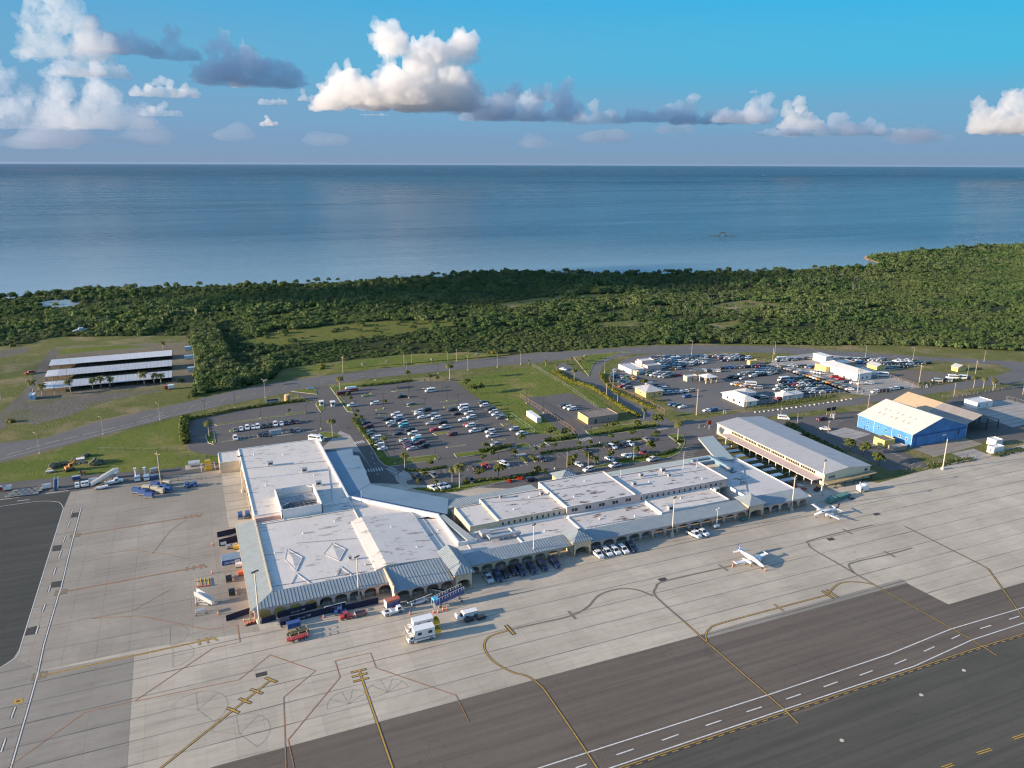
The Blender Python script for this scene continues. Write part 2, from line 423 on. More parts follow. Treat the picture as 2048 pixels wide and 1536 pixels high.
sheet('equipment_strip', [(-300, 1012), (0, 966), (150, 952), (330, 938), (445, 922), (460, 938), (375, 948), (142, 984), (0, 1000), (-300, 1030)], .050, asphalt_mat('oily_asphalt', (.075, .072, .066), (.12, .115, .10)))
# runway side of the yellow edge line: greyer asphalt
sheet('runway_shoulder', [(1180, 1556), (1620, 1420), (1850, 1330), (2048, 1274), (2500, 1140), (2600, 2600), (300, 2600), (900, 1640)], .018, m_taxi2)
sheet('apron_edge_slab', [(1404, 1268), (1803, 1158), (1815, 1166), (1416, 1276)], .046, m_conc3)

# roads and car parks
ROAD_UP = [(-400, 960), (-150, 920), (0, 886), (92, 876), (205, 843), (342, 811), (403, 797), (506, 773), (615, 756), (640, 753), (757, 738), (874, 727), (992, 715), (1080, 705), (1167, 701), (1240, 696), (1282, 693), (1383, 690), (1561, 693), (1653, 700), (1843, 713), (2048, 724), (2400, 745)]
ROAD_LO = [(2400, 775), (2120, 760), (2048, 750), (1995, 729), (1843, 721), (1700, 713), (1561, 706), (1434, 703), (1262, 708), (1180, 713), (1138, 717), (1094, 723), (1021, 729), (933, 738), (845, 746), (728, 758), (664, 768), (630, 776), (581, 784), (533, 794), (444, 811), (342, 835), (239, 862), (85, 903), (0, 925), (-150, 965), (-400, 1040)]
sheet('highway', ROAD_UP + ROAD_LO, .014, m_road)
sheet('car_park', [(581, 783), (630, 772), (660, 774), (674, 795), (692, 792), (716, 776), (767, 770), (809, 763), (899, 762), (911, 763), (952, 794), (1013, 840), (1042, 861), (1070, 868), (1100, 870), (1151, 876), (1190, 870), (1312, 855), (1345, 845),
                   (1420, 850), (1440, 865), (1420, 905), (1400, 940), (1240, 980), (1080, 1004), (900, 1016), (740, 1000), (690, 990), (640, 905), (434, 912), (383, 903), (375, 893), (377, 846), (386, 841), (430, 830), (483, 820), (553, 811), (606, 804), (627, 804)], .020, m_asphalt)
sheet('fenced_lot', [(1043, 797), (1139, 786), (1152, 791), (1215, 822), (1236, 838), (1190, 866), (1151, 876), (1125, 866)], .016, m_asphalt)
sheet('loop_road', [(1112, 734), (1128, 724), (1160, 744), (1178, 753), (1181, 742), (1190, 729), (1206, 718), (1240, 708), (1266, 703), (1262, 708), (1232, 715), (1216, 721), (1206, 731), (1200, 746), (1204, 763), (1220, 781), (1245, 796), (1300, 821), (1345, 844), (1345, 850), (1312, 856), (1262, 829), (1220, 803), (1180, 775), (1150, 754)], .024, m_road)
sheet('rental_lot', [(1218, 748), (1241, 723), (1264, 713), (1302, 708), (1383, 705), (1472, 706), (1518, 723), (1560, 737), (1650, 765), (1704, 786), (1675, 785), (1556, 803), (1480, 818), (1408, 827), (1352, 823), (1330, 800), (1300, 792), (1266, 787), (1240, 775)], .018, m_road)
sheet('rental_lot_east', [(1535, 730), (1553, 714), (1621, 707), (1859, 725), (1820, 735), (1767, 743), (1837, 765), (1840, 775), (1735, 791), (1704, 788), (1640, 765)], .018, m_pad)
sheet('brown_lot', [(1776, 746), (1811, 738), (1900, 746), (1941, 755), (1842, 773), (1800, 758)], .020, m_brownlot)
sheet('service_road', [(1345, 845), (1400, 839), (1463, 828), (1704, 797), (1843, 776), (1938, 761), (1990, 752), (2048, 735), (2350, 715), (2350, 745), (2048, 766), (1970, 772), (1843, 790), (1739, 806), (1558, 830), (1479, 844), (1430, 864), (1400, 872), (1345, 862)], .026, m_road)
sheet('office_yard', [(1536, 842), (1716, 822), (1760, 850), (1824, 897), (1800, 900), (1860, 932), (1780, 942), (1700, 902), (1590, 862)], .014, m_asphalt)
sheet('hangar_yard', [(1880, 812), (1905, 795), (2048, 768), (2350, 750), (2350, 860), (2048, 880), (1955, 884), (1930, 872), (1935, 845)], .014, asphalt_mat('hangar_yard_asphalt', (.085, .08, .074), (.125, .115, .10)))
sheet('hangar_pad', [(1920, 814), (1975, 803), (2017, 800), (2048, 808), (2200, 830), (2200, 850), (2048, 849), (2026, 855), (1993, 843), (1962, 829)], .022, m_pad)
sheet('hangar_apron', [(1822, 896), (1927, 875), (1966, 888), (1868, 914)], .018, m_conc3)
sheet('hangar_slab', [(1903, 907), (1947, 897), (1988, 914), (1950, 926)], .020, m_pad)
sheet('yard_slab', [(1652, 866), (1690, 855), (1742, 868), (1705, 880)], .020, m_pad)
sheet('dirt_yard', [(58, 794), (88, 735), (112, 694), (380, 684), (396, 762), (350, 770), (200, 786), (85, 806)], .010, m_dirt)
sheet('gravel_lot', [(28, 840), (45, 806), (115, 796), (230, 785), (308, 778), (332, 780), (240, 797), (185, 813), (130, 834), (66, 850)], .014, m_gravel)
sheet('dirt_track', [(-100, 880), (0, 826), (46, 785), (76, 735), (100, 700), (122, 698), (98, 740), (60, 795), (30, 840), (0, 862), (-60, 885)], .016, m_gravel)
sheet('shed_grass', [(100, 712), (115, 697), (250, 690), (300, 693), (150, 706)], .014, m_lawn)
sheet('left_track', [(-80, 720), (0, 700), (60, 695), (55, 705), (0, 716), (-80, 735)], .014, m_gravel)
sheet('sandy_verge', [(100, 878), (210, 846), (300, 824), (345, 812), (300, 818), (190, 842), (110, 868)], .010, m_dirt)
sheet('east_verge', [(-60, 975), (0, 932), (100, 906), (250, 866), (360, 836), (372, 850), (372, 895), (440, 906), (445, 925), (330, 938), (0, 966)], .008, m_lawn)
sheet('lawn', [(912, 760), (1095, 727), (1205, 800), (1215, 822), (1150, 790), (1139, 784), (1043, 796), (1125, 868), (1070, 868), (1042, 861), (1013, 840)], .008, m_lawn)
sheet('roadside_lawn', [(600, 752), (560, 748), (640, 730), (816, 711), (933, 707), (1021, 711), (1060, 706), (990, 714), (874, 726), (757, 737)], .008, m_lawn)
sheet('footpath', [(640, 900), (680, 862), (700, 870), (745, 940), (720, 905), (690, 900)], .030, m_walk)
# ------------------------------------------------------------------ painted markings
def smooth(pts, n=6):
    P = [Vector(p) for p in pts]; P = [P[0]*2-P[1]] + P + [P[-1]*2-P[-2]]; out = []
    for i in range(1, len(P)-2):
        for k in range(n):
            t = k/n; a, b_, c, d = P[i-1], P[i], P[i+1], P[i+2]
            out.append(.5*((2*b_)+(-a+c)*t+(2*a-5*b_+4*c-d)*t*t+(-a+3*b_-3*c+d)*t**3))
    return out + [P[-2]]
class Marks(MB):
    def line(s, px, wd, z, m=0, curve=False, off=0.0, dash=None):
        pts = [G(*p) for p in px] if not isinstance(px[0], Vector) else list(px)
        pts = [Vector((p.x, p.y)) for p in pts]
        if curve: pts = smooth(pts)
        if dash:
            on, gap = dash; out = []; acc = 0; segs = []
            L = [0]
            for i in range(len(pts)-1): L.append(L[-1]+(pts[i+1]-pts[i]).length)
            def at(d):
                for i in range(len(pts)-1):
                    if d <= L[i+1] or i == len(pts)-2:
                        return pts[i].lerp(pts[i+1], (d-L[i])/max(1e-6, L[i+1]-L[i]))
            d = 0
            while d+on < L[-1]:
                s._strip([at(d), at(d+on)], wd, z, m, off); d += on+gap
            return
        s._strip(pts, wd, z, m, off)
    def _strip(s, pts, wd, z, m, off):
        n = len(pts); vs = []
        for i in range(n):
            t = (pts[min(n-1, i+1)]-pts[max(0, i-1)]).normalized(); nn = Vector((-t.y, t.x))
            if 0 < i < n-1:
                t1 = (pts[i]-pts[i-1]).normalized(); cs = max(.5, t.dot(t1)); k = 1/cs
            else: k = 1
            c = pts[i]+nn*off
            vs += [(*(c+nn*wd/2*k), z), (*(c-nn*wd/2*k), z)]
        s.add(vs, [(2*i+1, 2*i+3, 2*i+2, 2*i) for i in range(n-1)], m)
    def bar(s, px, along, length, wd, z, m=0):
        """short bar across a line whose direction is px -> along"""
        p = G(*px); q = G(*along); t = (q-p).normalized(); nn = Vector((-t.y, t.x, 0))
        s._strip([Vector((p-nn*length/2)[:2]), Vector((p+nn*length/2)[:2])], wd, z, m, 0)
Z1 = .062
mk = Marks()          # 0 yellow, 1 black, 2 orange, 3 white, 4 faded grey, 5 faded red
MM = [m_yel, m_blk, m_ora, m_white, m_mark, m_redl, m_kerb]
def zA(x, y): return (x*.2539, 900+y*.2539)
def zE(x, y): return (x*.2539, 1290+y*.2539)
def z7(x, y): return (x*.5, 1160+y*.5)
def z8(x, y): return (1024+x*.5, 960+y*.5)
wl = [zE(60, 1080), zE(85, 969), zE(235, 450), zE(300, 215), zA(345, 1536), zA(460, 1145), zA(480, 1090), zA(565, 735), zA(620, 530), zA(640, 450)]
mk.line(wl, .62, Z1-.006, 1); mk.line(wl, .28, Z1, 3)
mk.line([zA(500, 460), zA(165, 1536), zE(150, 60), zE(120, 105), zE(0, 180), zE(-300, 330)], .22, Z1, 3)
mk.line([(0, 1013), (76, 1003), (112, 1003.6), (122, 1008), (127, 1017)], .2, Z1, 3, curve=True)
mk.line([(-40, 1006), (0, 1000), (137, 981)], .35, Z1, 3); mk.line([zA(135, 402), zA(235, 392)], .3, Z1, 3)
for a, c in (((572, 468), (561, 500)), ((546, 570), (531, 610)), ((515, 680), (499, 725)), ((485, 788), (462, 850)), ((438, 930), (422, 985)), ((396, 1068), (382, 1118)), ((356, 1213), (333, 1277)), ((303, 1383), (282, 1452))):
    mk.line([zA(*a), zA(*c)], 0.7, Z1-.006, 1); mk.line([zA(*a), zA(*c)], .3, Z1, 3)
for a, c in (((120, 490), (88, 580)), ((43, 740), (8, 845))):
    mk.line([zE(*a), zE(*c)], 0.7, Z1-.006, 1); mk.line([zE(*a), zE(*c)], .3, Z1, 3)
for q in ([(570, 497), (627, 490), (620, 528), (555, 535)], [(420, 755), (487, 748), (475, 793), (408, 800)], [(408, 1042), (482, 1030), (470, 1080), (398, 1088)], [(215, 1405), (302, 1383), (288, 1450), (193, 1465)]):
    mk.poly([(*G(*zA(*p))[:2], Z1-.003) for p in q[::-1]], 1)
for q in ([(112, 432), (182, 420), (178, 458), (105, 470)],):
    mk.poly([(*G(*zE(*p))[:2], Z1) for p in q[::-1]], 0)
mk.poly([(*G(*zE(*p))[:2], Z1+.004) for p in [(130, 440), (160, 435), (157, 448), (126, 453)][::-1]], 1)
def lead(px, w=.75, m=2, bars=()):
    mk.line(px, w*.9, Z1-.005, 4); mk.line(px, w*.25, Z1, m, off=w*.32); mk.line(px, w*.25, Z1, m, off=-w*.32)
    for p in bars:
        mk.bar(p, px[-1] if p != px[-1] else px[0], 3.0, .6, Z1-.002, 4); mk.bar(p, px[-1] if p != px[-1] else px[0], 2.7, .28, Z1+.002, m)
lead([zA(590, 675), zA(1450, 535), zA(1583, 512)], .8, 2, [zA(1458, 532), zA(1505, 525), zA(1548, 519), zA(1580, 512)])
lead([zA(480, 1122), zA(1450, 943), zA(1615, 913)], .8, 2, [zA(1472, 938), zA(1525, 929), zA(1580, 920), zA(1612, 914)])
lead([zE(330, 243), zE(1075, 80), zE(1700, -55)], .9, 0, [zA(1568, 1515), zA(1632, 1502), zA(1688, 1488)])
for p in (zE(310, 245), zA(592, 675), zA(478, 1122)):
    g = G(*p); mk.box(g.x-1.6, g.y-1.6, .05, g.x+1.6, g.y+1.6, Z1-.004, 4)
for pl in ([(185, 1237), (280, 1232), (420, 1260), (475, 1250), (480, 1285), (425, 1297), (270, 1402), (170, 1425), (30, 1525), (-40, 1580)], [(270, 1403), (478, 1360), (540, 1310), (631, 1342), (567, 1395), (572, 1536), (576, 1640)],
           [(600, 1640), (588, 1536), (576, 1480), (680, 1355), (670, 1322), (741, 1306), (752, 1336), (912, 1391), (938, 1445)],
           [(183, 1238), (264, 1222), (343, 1178)], [(205, 1108), (265, 1100), (330, 1108), (375, 1118)], [(305, 1108), (340, 1062), (372, 1040)]):
    mk.line(pl, .22, Z1+.002, 2)
def black_yellow(px, w=.42, curve=False, m=0, border=.62):
    w *= .62
    mk.line(px, border, Z1-.004, 1, curve=curve); mk.line(px, w, Z1+.004, m, curve=curve)
black_yellow([(180, 1650), (322, 1536), (542, 1360)], .5)
for p in ((542, 1360), (513, 1383), (490, 1402), (466, 1421)):
    mk.bar(p, (322, 1536.5), 3.8, .9, Z1-.002, 1); mk.bar(p, (322, 1536.5), 3.5, .45, Z1+.006, 0)
black_yellow([(820, 1620), (785, 1536), (718, 1340)], .55)
for p in ((717, 1342), (719, 1350.5), (722, 1360)):
    mk.bar(p, (785, 1536), 3.8, .85, Z1-.002, 1); mk.bar(p, (785, 1536), 3.5, .42, Z1+.006, 0)
# turn circles of the stands, worn to faint red
for (cx, cy, rr, a0, a1, sp) in ((698, 1408, 5.0, 0, 180, 6), (775, 1385, 5.0, 0, 190, 7), (395, 1420, 6.5, -60, 150, 5), (478, 1468, 6.5, -60, 150, 5), (345, 1312, 5, -90, 90, 3), (340, 1272, 4.6, -90, 90, 3)):
    g = G(cx, cy); pts = [Vector((g.x+rr*cos(R(a0+(a1-a0)*i/18)), g.y+rr*sin(R(a0+(a1-a0)*i/18)), 0)) for i in range(19)]
    mk.line(pts, .07, Z1, 5)
    for i in range(sp): mk.line([Vector((g.x, g.y, 0)), pts[int(i*18/(sp-1))]], .07, Z1+.003, 5)
# right-hand stands and lead-in lines
def double(px, m=4, w=.62, curve=True):
    mk.line(px, w*.3, Z1+.002, m, curve=curve, off=w*.36); mk.line(px, w*.3, Z1+.002, m, curve=curve, off=-w*.36)
    mk.line(px, w*.55, Z1-.002, 1 if m == 0 else 4, curve=curve)
c1 = [z8(400, 1260), z8(340, 1152), z8(150, 870), z8(110, 820), z8(60, 785), z8(0, 768), z7(1980, 330), z7(1945, 290), z7(1938, 255), z7(1962, 225), z7(2040, 200)]
black_yellow(c1, .5, True)
double([z7(2040, 200), z8(110, 573), z8(230, 545), z8(300, 510), z8(350, 460), z8(430, 436), z8(500, 440), z8(565, 465)])
black_yellow([z8(1145, 975), z8(1085, 915), z8(780, 650), z8(690, 568)], .5)
double([z8(690, 568), z8(600, 490), z8(569, 455), z8(576, 430), z8(612, 405), z8(850, 350), z8(930, 328)])
black_yellow([z8(780, 650), z8(775, 622), z8(790, 596), z8(832, 575), z8(1064, 512), z8(1258, 461)], .45, True)
black_yellow([z8(1258, 461), z8(1300, 420), z8(1340, 408), z8(1400, 410), z8(1450, 420)], .45, True)
black_yellow([z8(1940, 703), z8(1840, 640), z8(1450, 420)], .45)
double([z8(1450, 420), z8(1300, 333), z8(1205, 278), z8(1186, 256), z8(1198, 240), z8(1400, 190), z8(1445, 180)])
double([z8(1368, 372), z8(1348, 345), z8(1366, 330), z8(1510, 297), z8(1600, 272)])
black_yellow([z8(2090, 610), z8(2040, 545), z8(1930, 390), z8(1905, 356), z8(1870, 336), z8(1745, 273)], .42)
double([z8(1745, 273), z8(1600, 200), z8(1570, 185)])
for p, a in (((1068, 512), (1258, 461)), ((845, 351), (930, 328)), ((1510, 297), (1600, 272)), ((1342, 207), (1445, 180)), ((240, 541), (110, 573))):
    mk.bar(z8(*p), z8(*a), 4.2, .75, Z1+.005, 4); mk.bar(z8(*p), z8(*a), 4.0, .25, Z1+.008, 0 if p[0] in (1068,) else 4)
for d in (-1.1, 1.1):
    p = z8(1272+d*8, 457-d*2); mk.bar(p, z8(1400, 425), 4.6, 1.0, Z1+.005, 1); mk.bar(p, z8(1400, 425), 4.0, .45, Z1+.008, 0)
mk.bar(z7(2040, 200), z7(1990, 215), 5, 1.2, Z1+.005, 1); mk.bar(z7(2040, 200), z7(1990, 215), 4.6, .5, Z1+.008, 0)
up = [z8(-120, 1230), z8(110, 1152), z8(1025, 860), z8(1510, 697), z8(1755, 597), z8(2048, 510), z8(2500, 380)]
lo = [z8(150, 1235), z8(395, 1152), z8(1085, 920), z8(1610, 745), z8(1840, 640), z8(2048, 572), z8(2500, 430)]
mk.line(up, .32, Z1, 3); mk.line(lo, .32, Z1, 3)
for a, c in (((255, 1152), (300, 1137)), ((418, 1100), (488, 1076)), ((600, 1042), (667, 1018)), ((775, 983), (838, 962)), ((938, 928), (1000, 908)), ((1097, 877), (1155, 857)), ((1247, 828), (1302, 808)), ((1390, 782), (1443, 763)), ((1530, 738), (1577, 718)), ((1648, 686), (1690, 667)), ((1758, 636), (1792, 620)), ((1873, 595), (1917, 582)), ((1988, 558), (2030, 545))):
    mk.line([z8(*a), z8(*c)], .32, Z1, 3)
ed = [z8(180, 1237), z8(430, 1152), z8(1100, 925), z8(1610, 755), z8(1840, 678), z8(2048, 615), z8(2500, 480)]
mk.line(ed, 1.1, Z1-.006, 1, off=-.3); mk.line(ed, .2, Z1, 0); mk.line(ed, .2, Z1, 0, dash=(1.5, 1.5), off=-.55)
for a, c in (((2005, 1035), (2060, 1016)), ((1860, 1095), (1918, 1077)), ((1722, 1152), (1765, 1137))):
    mk.line([z8(*a), z8(*c)], .9, Z1-.005, 1); mk.line([z8(*a), z8(*c)], .24, Z1, 0, off=.25); mk.line([z8(*a), z8(*c)], .24, Z1, 0, off=-.25)
for p in ((1808, 762), (1637, 860), (1320, 1042)):
    g = G(*z8(*p)); mk.prism([(g.x+.48*cos(i*pi/8), g.y+.48*sin(i*pi/8)) for i in range(16)], .03, Z1+.02, 6)
for p in (z8(602, 398), z8(1275, 237), z8(1360, 75), z8(1458, 137), z7(1045, 378)):
    g = G(*p); mk.box(g.x-1.3, g.y-.8, .05, g.x+1.3, g.y+.8, Z1, 1)
o = mk.build('apron_markings', MM); o['kind'] = 'structure'

def img4(x, y): return (780+x*.166, 860+y*.166)
def img5(x, y): return (1080+x*.166, 840+y*.166)
def z1(x, y): return (640+x*.12695, 720+y*.12695)
def z2(x, y): return (880+x*.12695, 720+y*.12695)
def z3(x, y): return (360+x*.17578, 760+y*.17578)
rm = Marks()          # 0 white, 1 yellow
RM = [m_white, M('road_yellow_paint', (.45, .33, .12), .8, var=.3)]
ZR = .05
def bt(x, y): return (640+x*.29297, 660+y*.29297)
def i1(x, y): return (x*.3418, 640+y*.3418)
rm.line([i1(40, 790), i1(300, 715), i1(750, 612), i1(1000, 548)], .22, ZR, 0, dash=(6, 2)); rm.line([i1(0, 815), i1(280, 745), i1(640, 655), i1(1000, 560), i1(1300, 497)], .15, ZR, 0)
for a, c in (((820, 575), (900, 552)), ((920, 565), (955, 535)), ((1015, 540), (1045, 518)), ((1107, 520), (1140, 495)), ((1200, 497), (1228, 478)), ((1292, 478), (1320, 458)), ((1383, 460), (1410, 440)), ((1475, 442), (1500, 424)), ((1562, 425), (1590, 408)), ((1650, 410), (1675, 393))):
    rm.line([i1(*a), i1(*c)], .26, ZR, 1)
rm.line([bt(0, 362), bt(400, 300), bt(800, 255), bt(1200, 215), bt(1600, 182)], .18, ZR, 0, dash=(3, 9))
rm.line([bt(0, 345), bt(400, 283), bt(800, 240), bt(1200, 203), bt(1600, 168), bt(2048, 140)], .16, ZR, 1)
rm.line([(1240, 703), (1383, 697), (1561, 699), (1700, 706), (1843, 717), (2048, 735)], .2, ZR, 0, dash=(3, 9))
for i in range(18):
    t = i/17; x = 1250+t*430; y = 697+(.5-abs(t-.5))*-8+t*6; rm.line([(x, y), (x+10, y-2.2)], .26, ZR+.003, 1)
for a, c in (((665, 772), (700, 830)), ((688, 800), (735, 880)), ((742, 905), (756, 950))): rm.line([a, c], .16, ZR, 0, dash=(2, 4))
def zebra(a, c, n, ln, wd=.45):
    """n bars set between two pixels, each lying along the world Y or X axis"""
    p, q = G(*a), G(*c); t = (q-p).normalized(); nn = Vector((-t.y, t.x, 0))
    for i in range(n):
        m_ = p.lerp(q, i/(n-1)); rm._strip([Vector((m_-nn*ln/2)[:2]), Vector((m_+nn*ln/2)[:2])], wd, ZR, 0, 0)
zebra((711, 886), (727, 883), 5, 3.2); zebra((732, 942), (764, 938), 7, 3.4); zebra((779, 936), (800, 952), 8, 3.4); zebra((800, 975), (808, 979), 3, 5)
zebra((1065, 895), (1095, 889), 6, 3.2); zebra((1163, 881), (1180, 876), 5, 3.0); zebra((1317, 859), (1333, 856), 5, 2.6); zebra((1035, 911), (1050, 908), 5, 2.6)
# stalls of the main car park, the front lot and the office yard
for y0, x0, x1 in ((372, 62, 106), (347, 70, 128), (322, 78, 118)):
    pass
for a, c, n, ln in ((zA and (1380, 897), (1366, 920), 7, 6.5),): zebra(a, c, n, ln, .18)
def zh(x, y): return (1640+x*.19922, 740+y*.19922)
zebra(zh(480, 715), zh(840, 880), 9, 4.6, .14); rm.line([zh(460, 715), zh(840, 882)], .14, ZR, 0); zebra(zh(860, 930), zh(1060, 985), 4, 4.6, .14)
zebra(zh(70, 560), zh(200, 500), 6, 4.5, .14); zebra(zh(180, 770), zh(400, 712), 4, 4.6, .14)
def z4(x, y): return (780+x*.166, 860+y*.166)
rm.line([z4(1070, 690), z4(1260, 660)], .25, ZR, 0); zebra(z4(660, 500), z4(1000, 470), 6, 5.0, .13); zebra(z4(1420, 440), z4(1640, 410), 4, 5.0, .13)
for a, c, n in ((z1(745, 975), z1(985, 1400), 15), (z1(1130, 840), z1(1330, 1150), 11), (z1(1260, 840), z1(1500, 1180), 12), (z1(1330, 1240), z1(1440, 1400), 6), (z1(1540, 1230), z1(1650, 1380), 6), (z1(1570, 780), z1(1720, 1000), 8), (z1(1760, 780), z1(1960, 1050), 9), (z1(1290, 480), z1(1440, 700), 8), (z1(800, 560), z1(900, 720), 6), (z2(650, 640), z2(960, 920), 12), (z2(350, 700), z2(560, 1030), 11), (z2(480, 820), z2(640, 1120), 9), (z2(700, 1060), z2(880, 1330), 9)):
    zebra(a, c, n, 5.0, .11)
for a, c, n in ((z3(600, 575), z3(1380, 475), 18), (z3(640, 670), z3(1400, 575), 17), (img5(20, 470), img5(1300, 235), 22), (img5(440, 530), img5(1280, 395), 14)): zebra(a, c, n, 4.6, .11)
o = rm.build('road_markings', RM); o['kind'] = 'structure'

# ------------------------------------------------------------------ raised grass islands with kerbs
def island(px, grass=True, world=False, h=.15):
    pts = [Vector(p) if world else Vector(tuple(G(*p))[:2]) for p in px]
    n = len(pts); ar = sum(pts[i].x*pts[(i+1) % n].y-pts[(i+1) % n].x*pts[i].y for i in range(n))
    if ar < 0: pts = pts[::-1]
    b = MB(); b.prism([tuple(p) for p in pts], .0, h, 0)
    inn = []
    for i in range(n):
        a, p, c = pts[i-1], pts[i], pts[(i+1) % n]
        t1 = (p-a).normalized(); t2 = (c-p).normalized(); nn = (Vector((-t1.y, t1.x))+Vector((-t2.y, t2.x)))
        nn = nn.normalized() if nn.length > .1 else Vector((-t1.y, t1.x)); inn.append(p+nn*.28)
    b.poly([(p.x, p.y, h+.03) for p in inn], 1)
    o = b.build('kerbed_island', [m_kerb, m_lawn if grass else m_walk]); o['kind'] = 'structure'
    return o
island([z1(158, 430), z1(270, 590), z1(430, 815), z1(520, 825), z1(500, 770), z1(440, 720), z1(330, 590), z1(300, 505), z1(600, 440), z1(1000, 398), z1(1330, 345), z1(1640, 330), z1(1640, 300), z1(1300, 300), z1(700, 345), z1(350, 395)])
island([bt(237, 640), bt(330, 770), bt(400, 890), bt(440, 925), bt(475, 935), bt(800, 890), bt(818, 870), bt(790, 852), bt(600, 872), bt(470, 868), bt(420, 800), bt(340, 690), bt(290, 625), bt(255, 590)])
island([bt(912, 845), bt(932, 872), bt(1160, 845), bt(1290, 812), bt(1310, 795), bt(1080, 826)])
island([bt(1330, 795), bt(1345, 810), bt(1440, 800), bt(1432, 780), bt(1400, 770), bt(1345, 780)])
island([bt(1515, 757), bt(1545, 776), bt(1760, 748), bt(1750, 712), bt(1690, 700), bt(1560, 738)])
island([img5(620, 200), img5(1100, 140), img5(1400, 90), img5(1430, 40), img5(1380, 10), img5(1000, 60), img5(700, 85), img5(540, 130)])
island([img5(1530, 180), img5(1650, 270), img5(1690, 300), img5(1640, 350), img5(1450, 395), img5(1060, 450), img5(900, 500), img5(590, 575), img5(640, 590), img5(900, 545), img5(1300, 500), img5(1560, 455), img5(1680, 400), img5(1740, 300), img5(1750, 250), img5(1725, 185), img5(1640, 165)])
island([img4(250, 700), img4(300, 725), img4(500, 760), img4(640, 765), img4(800, 750), img4(1040, 690), img4(1440, 610), img4(1700, 560), img4(1560, 560), img4(1290, 595), img4(860, 650), img4(500, 690)])
island([img4(130, 520), img4(60, 570), img4(85, 620), img4(170, 690), img4(220, 690), img4(190, 615), img4(270, 600), img4(260, 560), img4(170, 480)], grass=False)
island([img4(1570, 330), img4(1640, 400), img4(1665, 395), img4(1625, 325)]); island([img4(1665, 320), img4(1750, 388), img4(1780, 380), img4(1720, 305)])
island([img5(0, 410), img5(0, 432), img5(700, 330), img5(1250, 245), img5(1250, 215), img5(700, 305)], h=.12)
island([img4(140, 510), img4(400, 515), img4(690, 460), img4(690, 440), img4(400, 480), img4(180, 470)], h=.12); island([img4(1000, 420), img4(1550, 350), img4(1560, 335), img4(1000, 400)], h=.12)
island([img4(800, 340), img4(1150, 290), img4(1400, 250), img4(1560, 240), img4(1690, 215), img4(1700, 195), img4(1560, 225), img4(1180, 280)], grass=False, h=.13)
for q in ([(650, 565), (690, 580), (860, 550), (820, 535), (720, 540)], [(1120, 500), (1380, 465), (1400, 480), (1180, 505)], [(870, 785), (1000, 765), (1000, 785), (890, 795)], [(915, 860), (1120, 830), (1130, 845), (940, 870)], [(1440, 800), (1640, 770), (1650, 785), (1470, 812)], [(1360, 730), (1620, 695), (1630, 715), (1400, 738)], [(1610, 450), (1900, 410), (1910, 425), (1640, 455)],
          [(1770, 1155), (1830, 1195), (2060, 1155), (2040, 1130), (1800, 1145)], [(1240, 1250), (1420, 1220), (1430, 1240), (1260, 1262)]):
    island([z1(*p) for p in q])
for q in ([(0, 660), (280, 630), (290, 645), (0, 672)], [(50, 740), (270, 700), (280, 715), (70, 752)], [(90, 1370), (420, 1330), (430, 1345), (120, 1382)], [(830, 1255), (1040, 1235), (1040, 1250), (840, 1268)], [(950, 1005), (1130, 995), (1110, 1010), (1000, 1045)], [(640, 640), (1050, 945), (1080, 940), (1060, 880), (700, 640)]):
    island([z2(*p) for p in q])
island([z3(285, 640), z3(320, 720), z3(380, 735), z3(410, 715), z3(390, 600), z3(330, 590)]); island([z3(400, 720), z3(1020, 650), z3(1030, 640), z3(500, 700)])
island([z3(390, 510), z3(1200, 400), z3(1220, 385), z3(1420, 360), z3(1430, 375), z3(1230, 408), z3(420, 522)]); island([z3(560, 575), z3(570, 600), z3(610, 590), z3(600, 555)])
island([z3(1540, 280), z3(1600, 370), z3(1640, 340), z3(1640, 250), z3(1560, 250)]); island([z3(1580, 610), z3(1600, 650), z3(1780, 665), z3(1850, 640), z3(1750, 600), z3(1640, 590)])
island([z3(1260, 130), z3(1560, 165), z3(1550, 110), z3(1450, 95)]); island([z3(1040, 600), z3(1050, 650), z3(1560, 580), z3(1560, 572), z3(1130, 630), z3(1120, 600)], grass=False, h=.12)
island([(1146, 714), (1178, 753), (1188, 726), (1240, 706), (1262, 705), (1255, 703), (1190, 708)])
# ------------------------------------------------------------------ scrub forest
def leaf_mat(name, a, b, c, trans=.25, patch=None):
    """foliage: colour differs from plant to plant (attribute tint) and from leaf to leaf"""
    k = NT(name)
    at = k.n('Attribute', attribute_name='tint'); f = at.outputs['Fac']
    n1 = k.noise(.9, 3, .6, lo=.3, hi=.7)
    col = k.mix(f, a, b); col = k.mix(k.math('MULTIPLY', n1, .55), col, c)
    if patch:
        n2 = k.noise(.016, 4, .6, lo=.45, hi=.62); col = k.mix(k.math('MULTIPLY', n2, .32), col, patch)
        n3 = k.noise(.05, 3, .6, lo=.55, hi=.68); col = k.mix(k.math('MULTIPLY', n3, .5), col, tuple(x*.5 for x in a))
    m = k.done(col, .75, spec=.25)
    tr = k.n('BsdfTranslucent'); k.l(col, tr.inputs['Color'])
    ms = k.n('MixShader'); ms.inputs[0].default_value = trans
    out = k.t.nodes['Material Output']
    k.l(k.b.outputs[0], ms.inputs[1]); k.l(tr.outputs[0], ms.inputs[2]); k.l(ms.outputs[0], out.inputs['Surface'])
    return m
m_scrub = leaf_mat('scrub_leaves', (.048, .100, .032), (.150, .195, .056), (.062, .108, .038), .38, (.165, .165, .085))
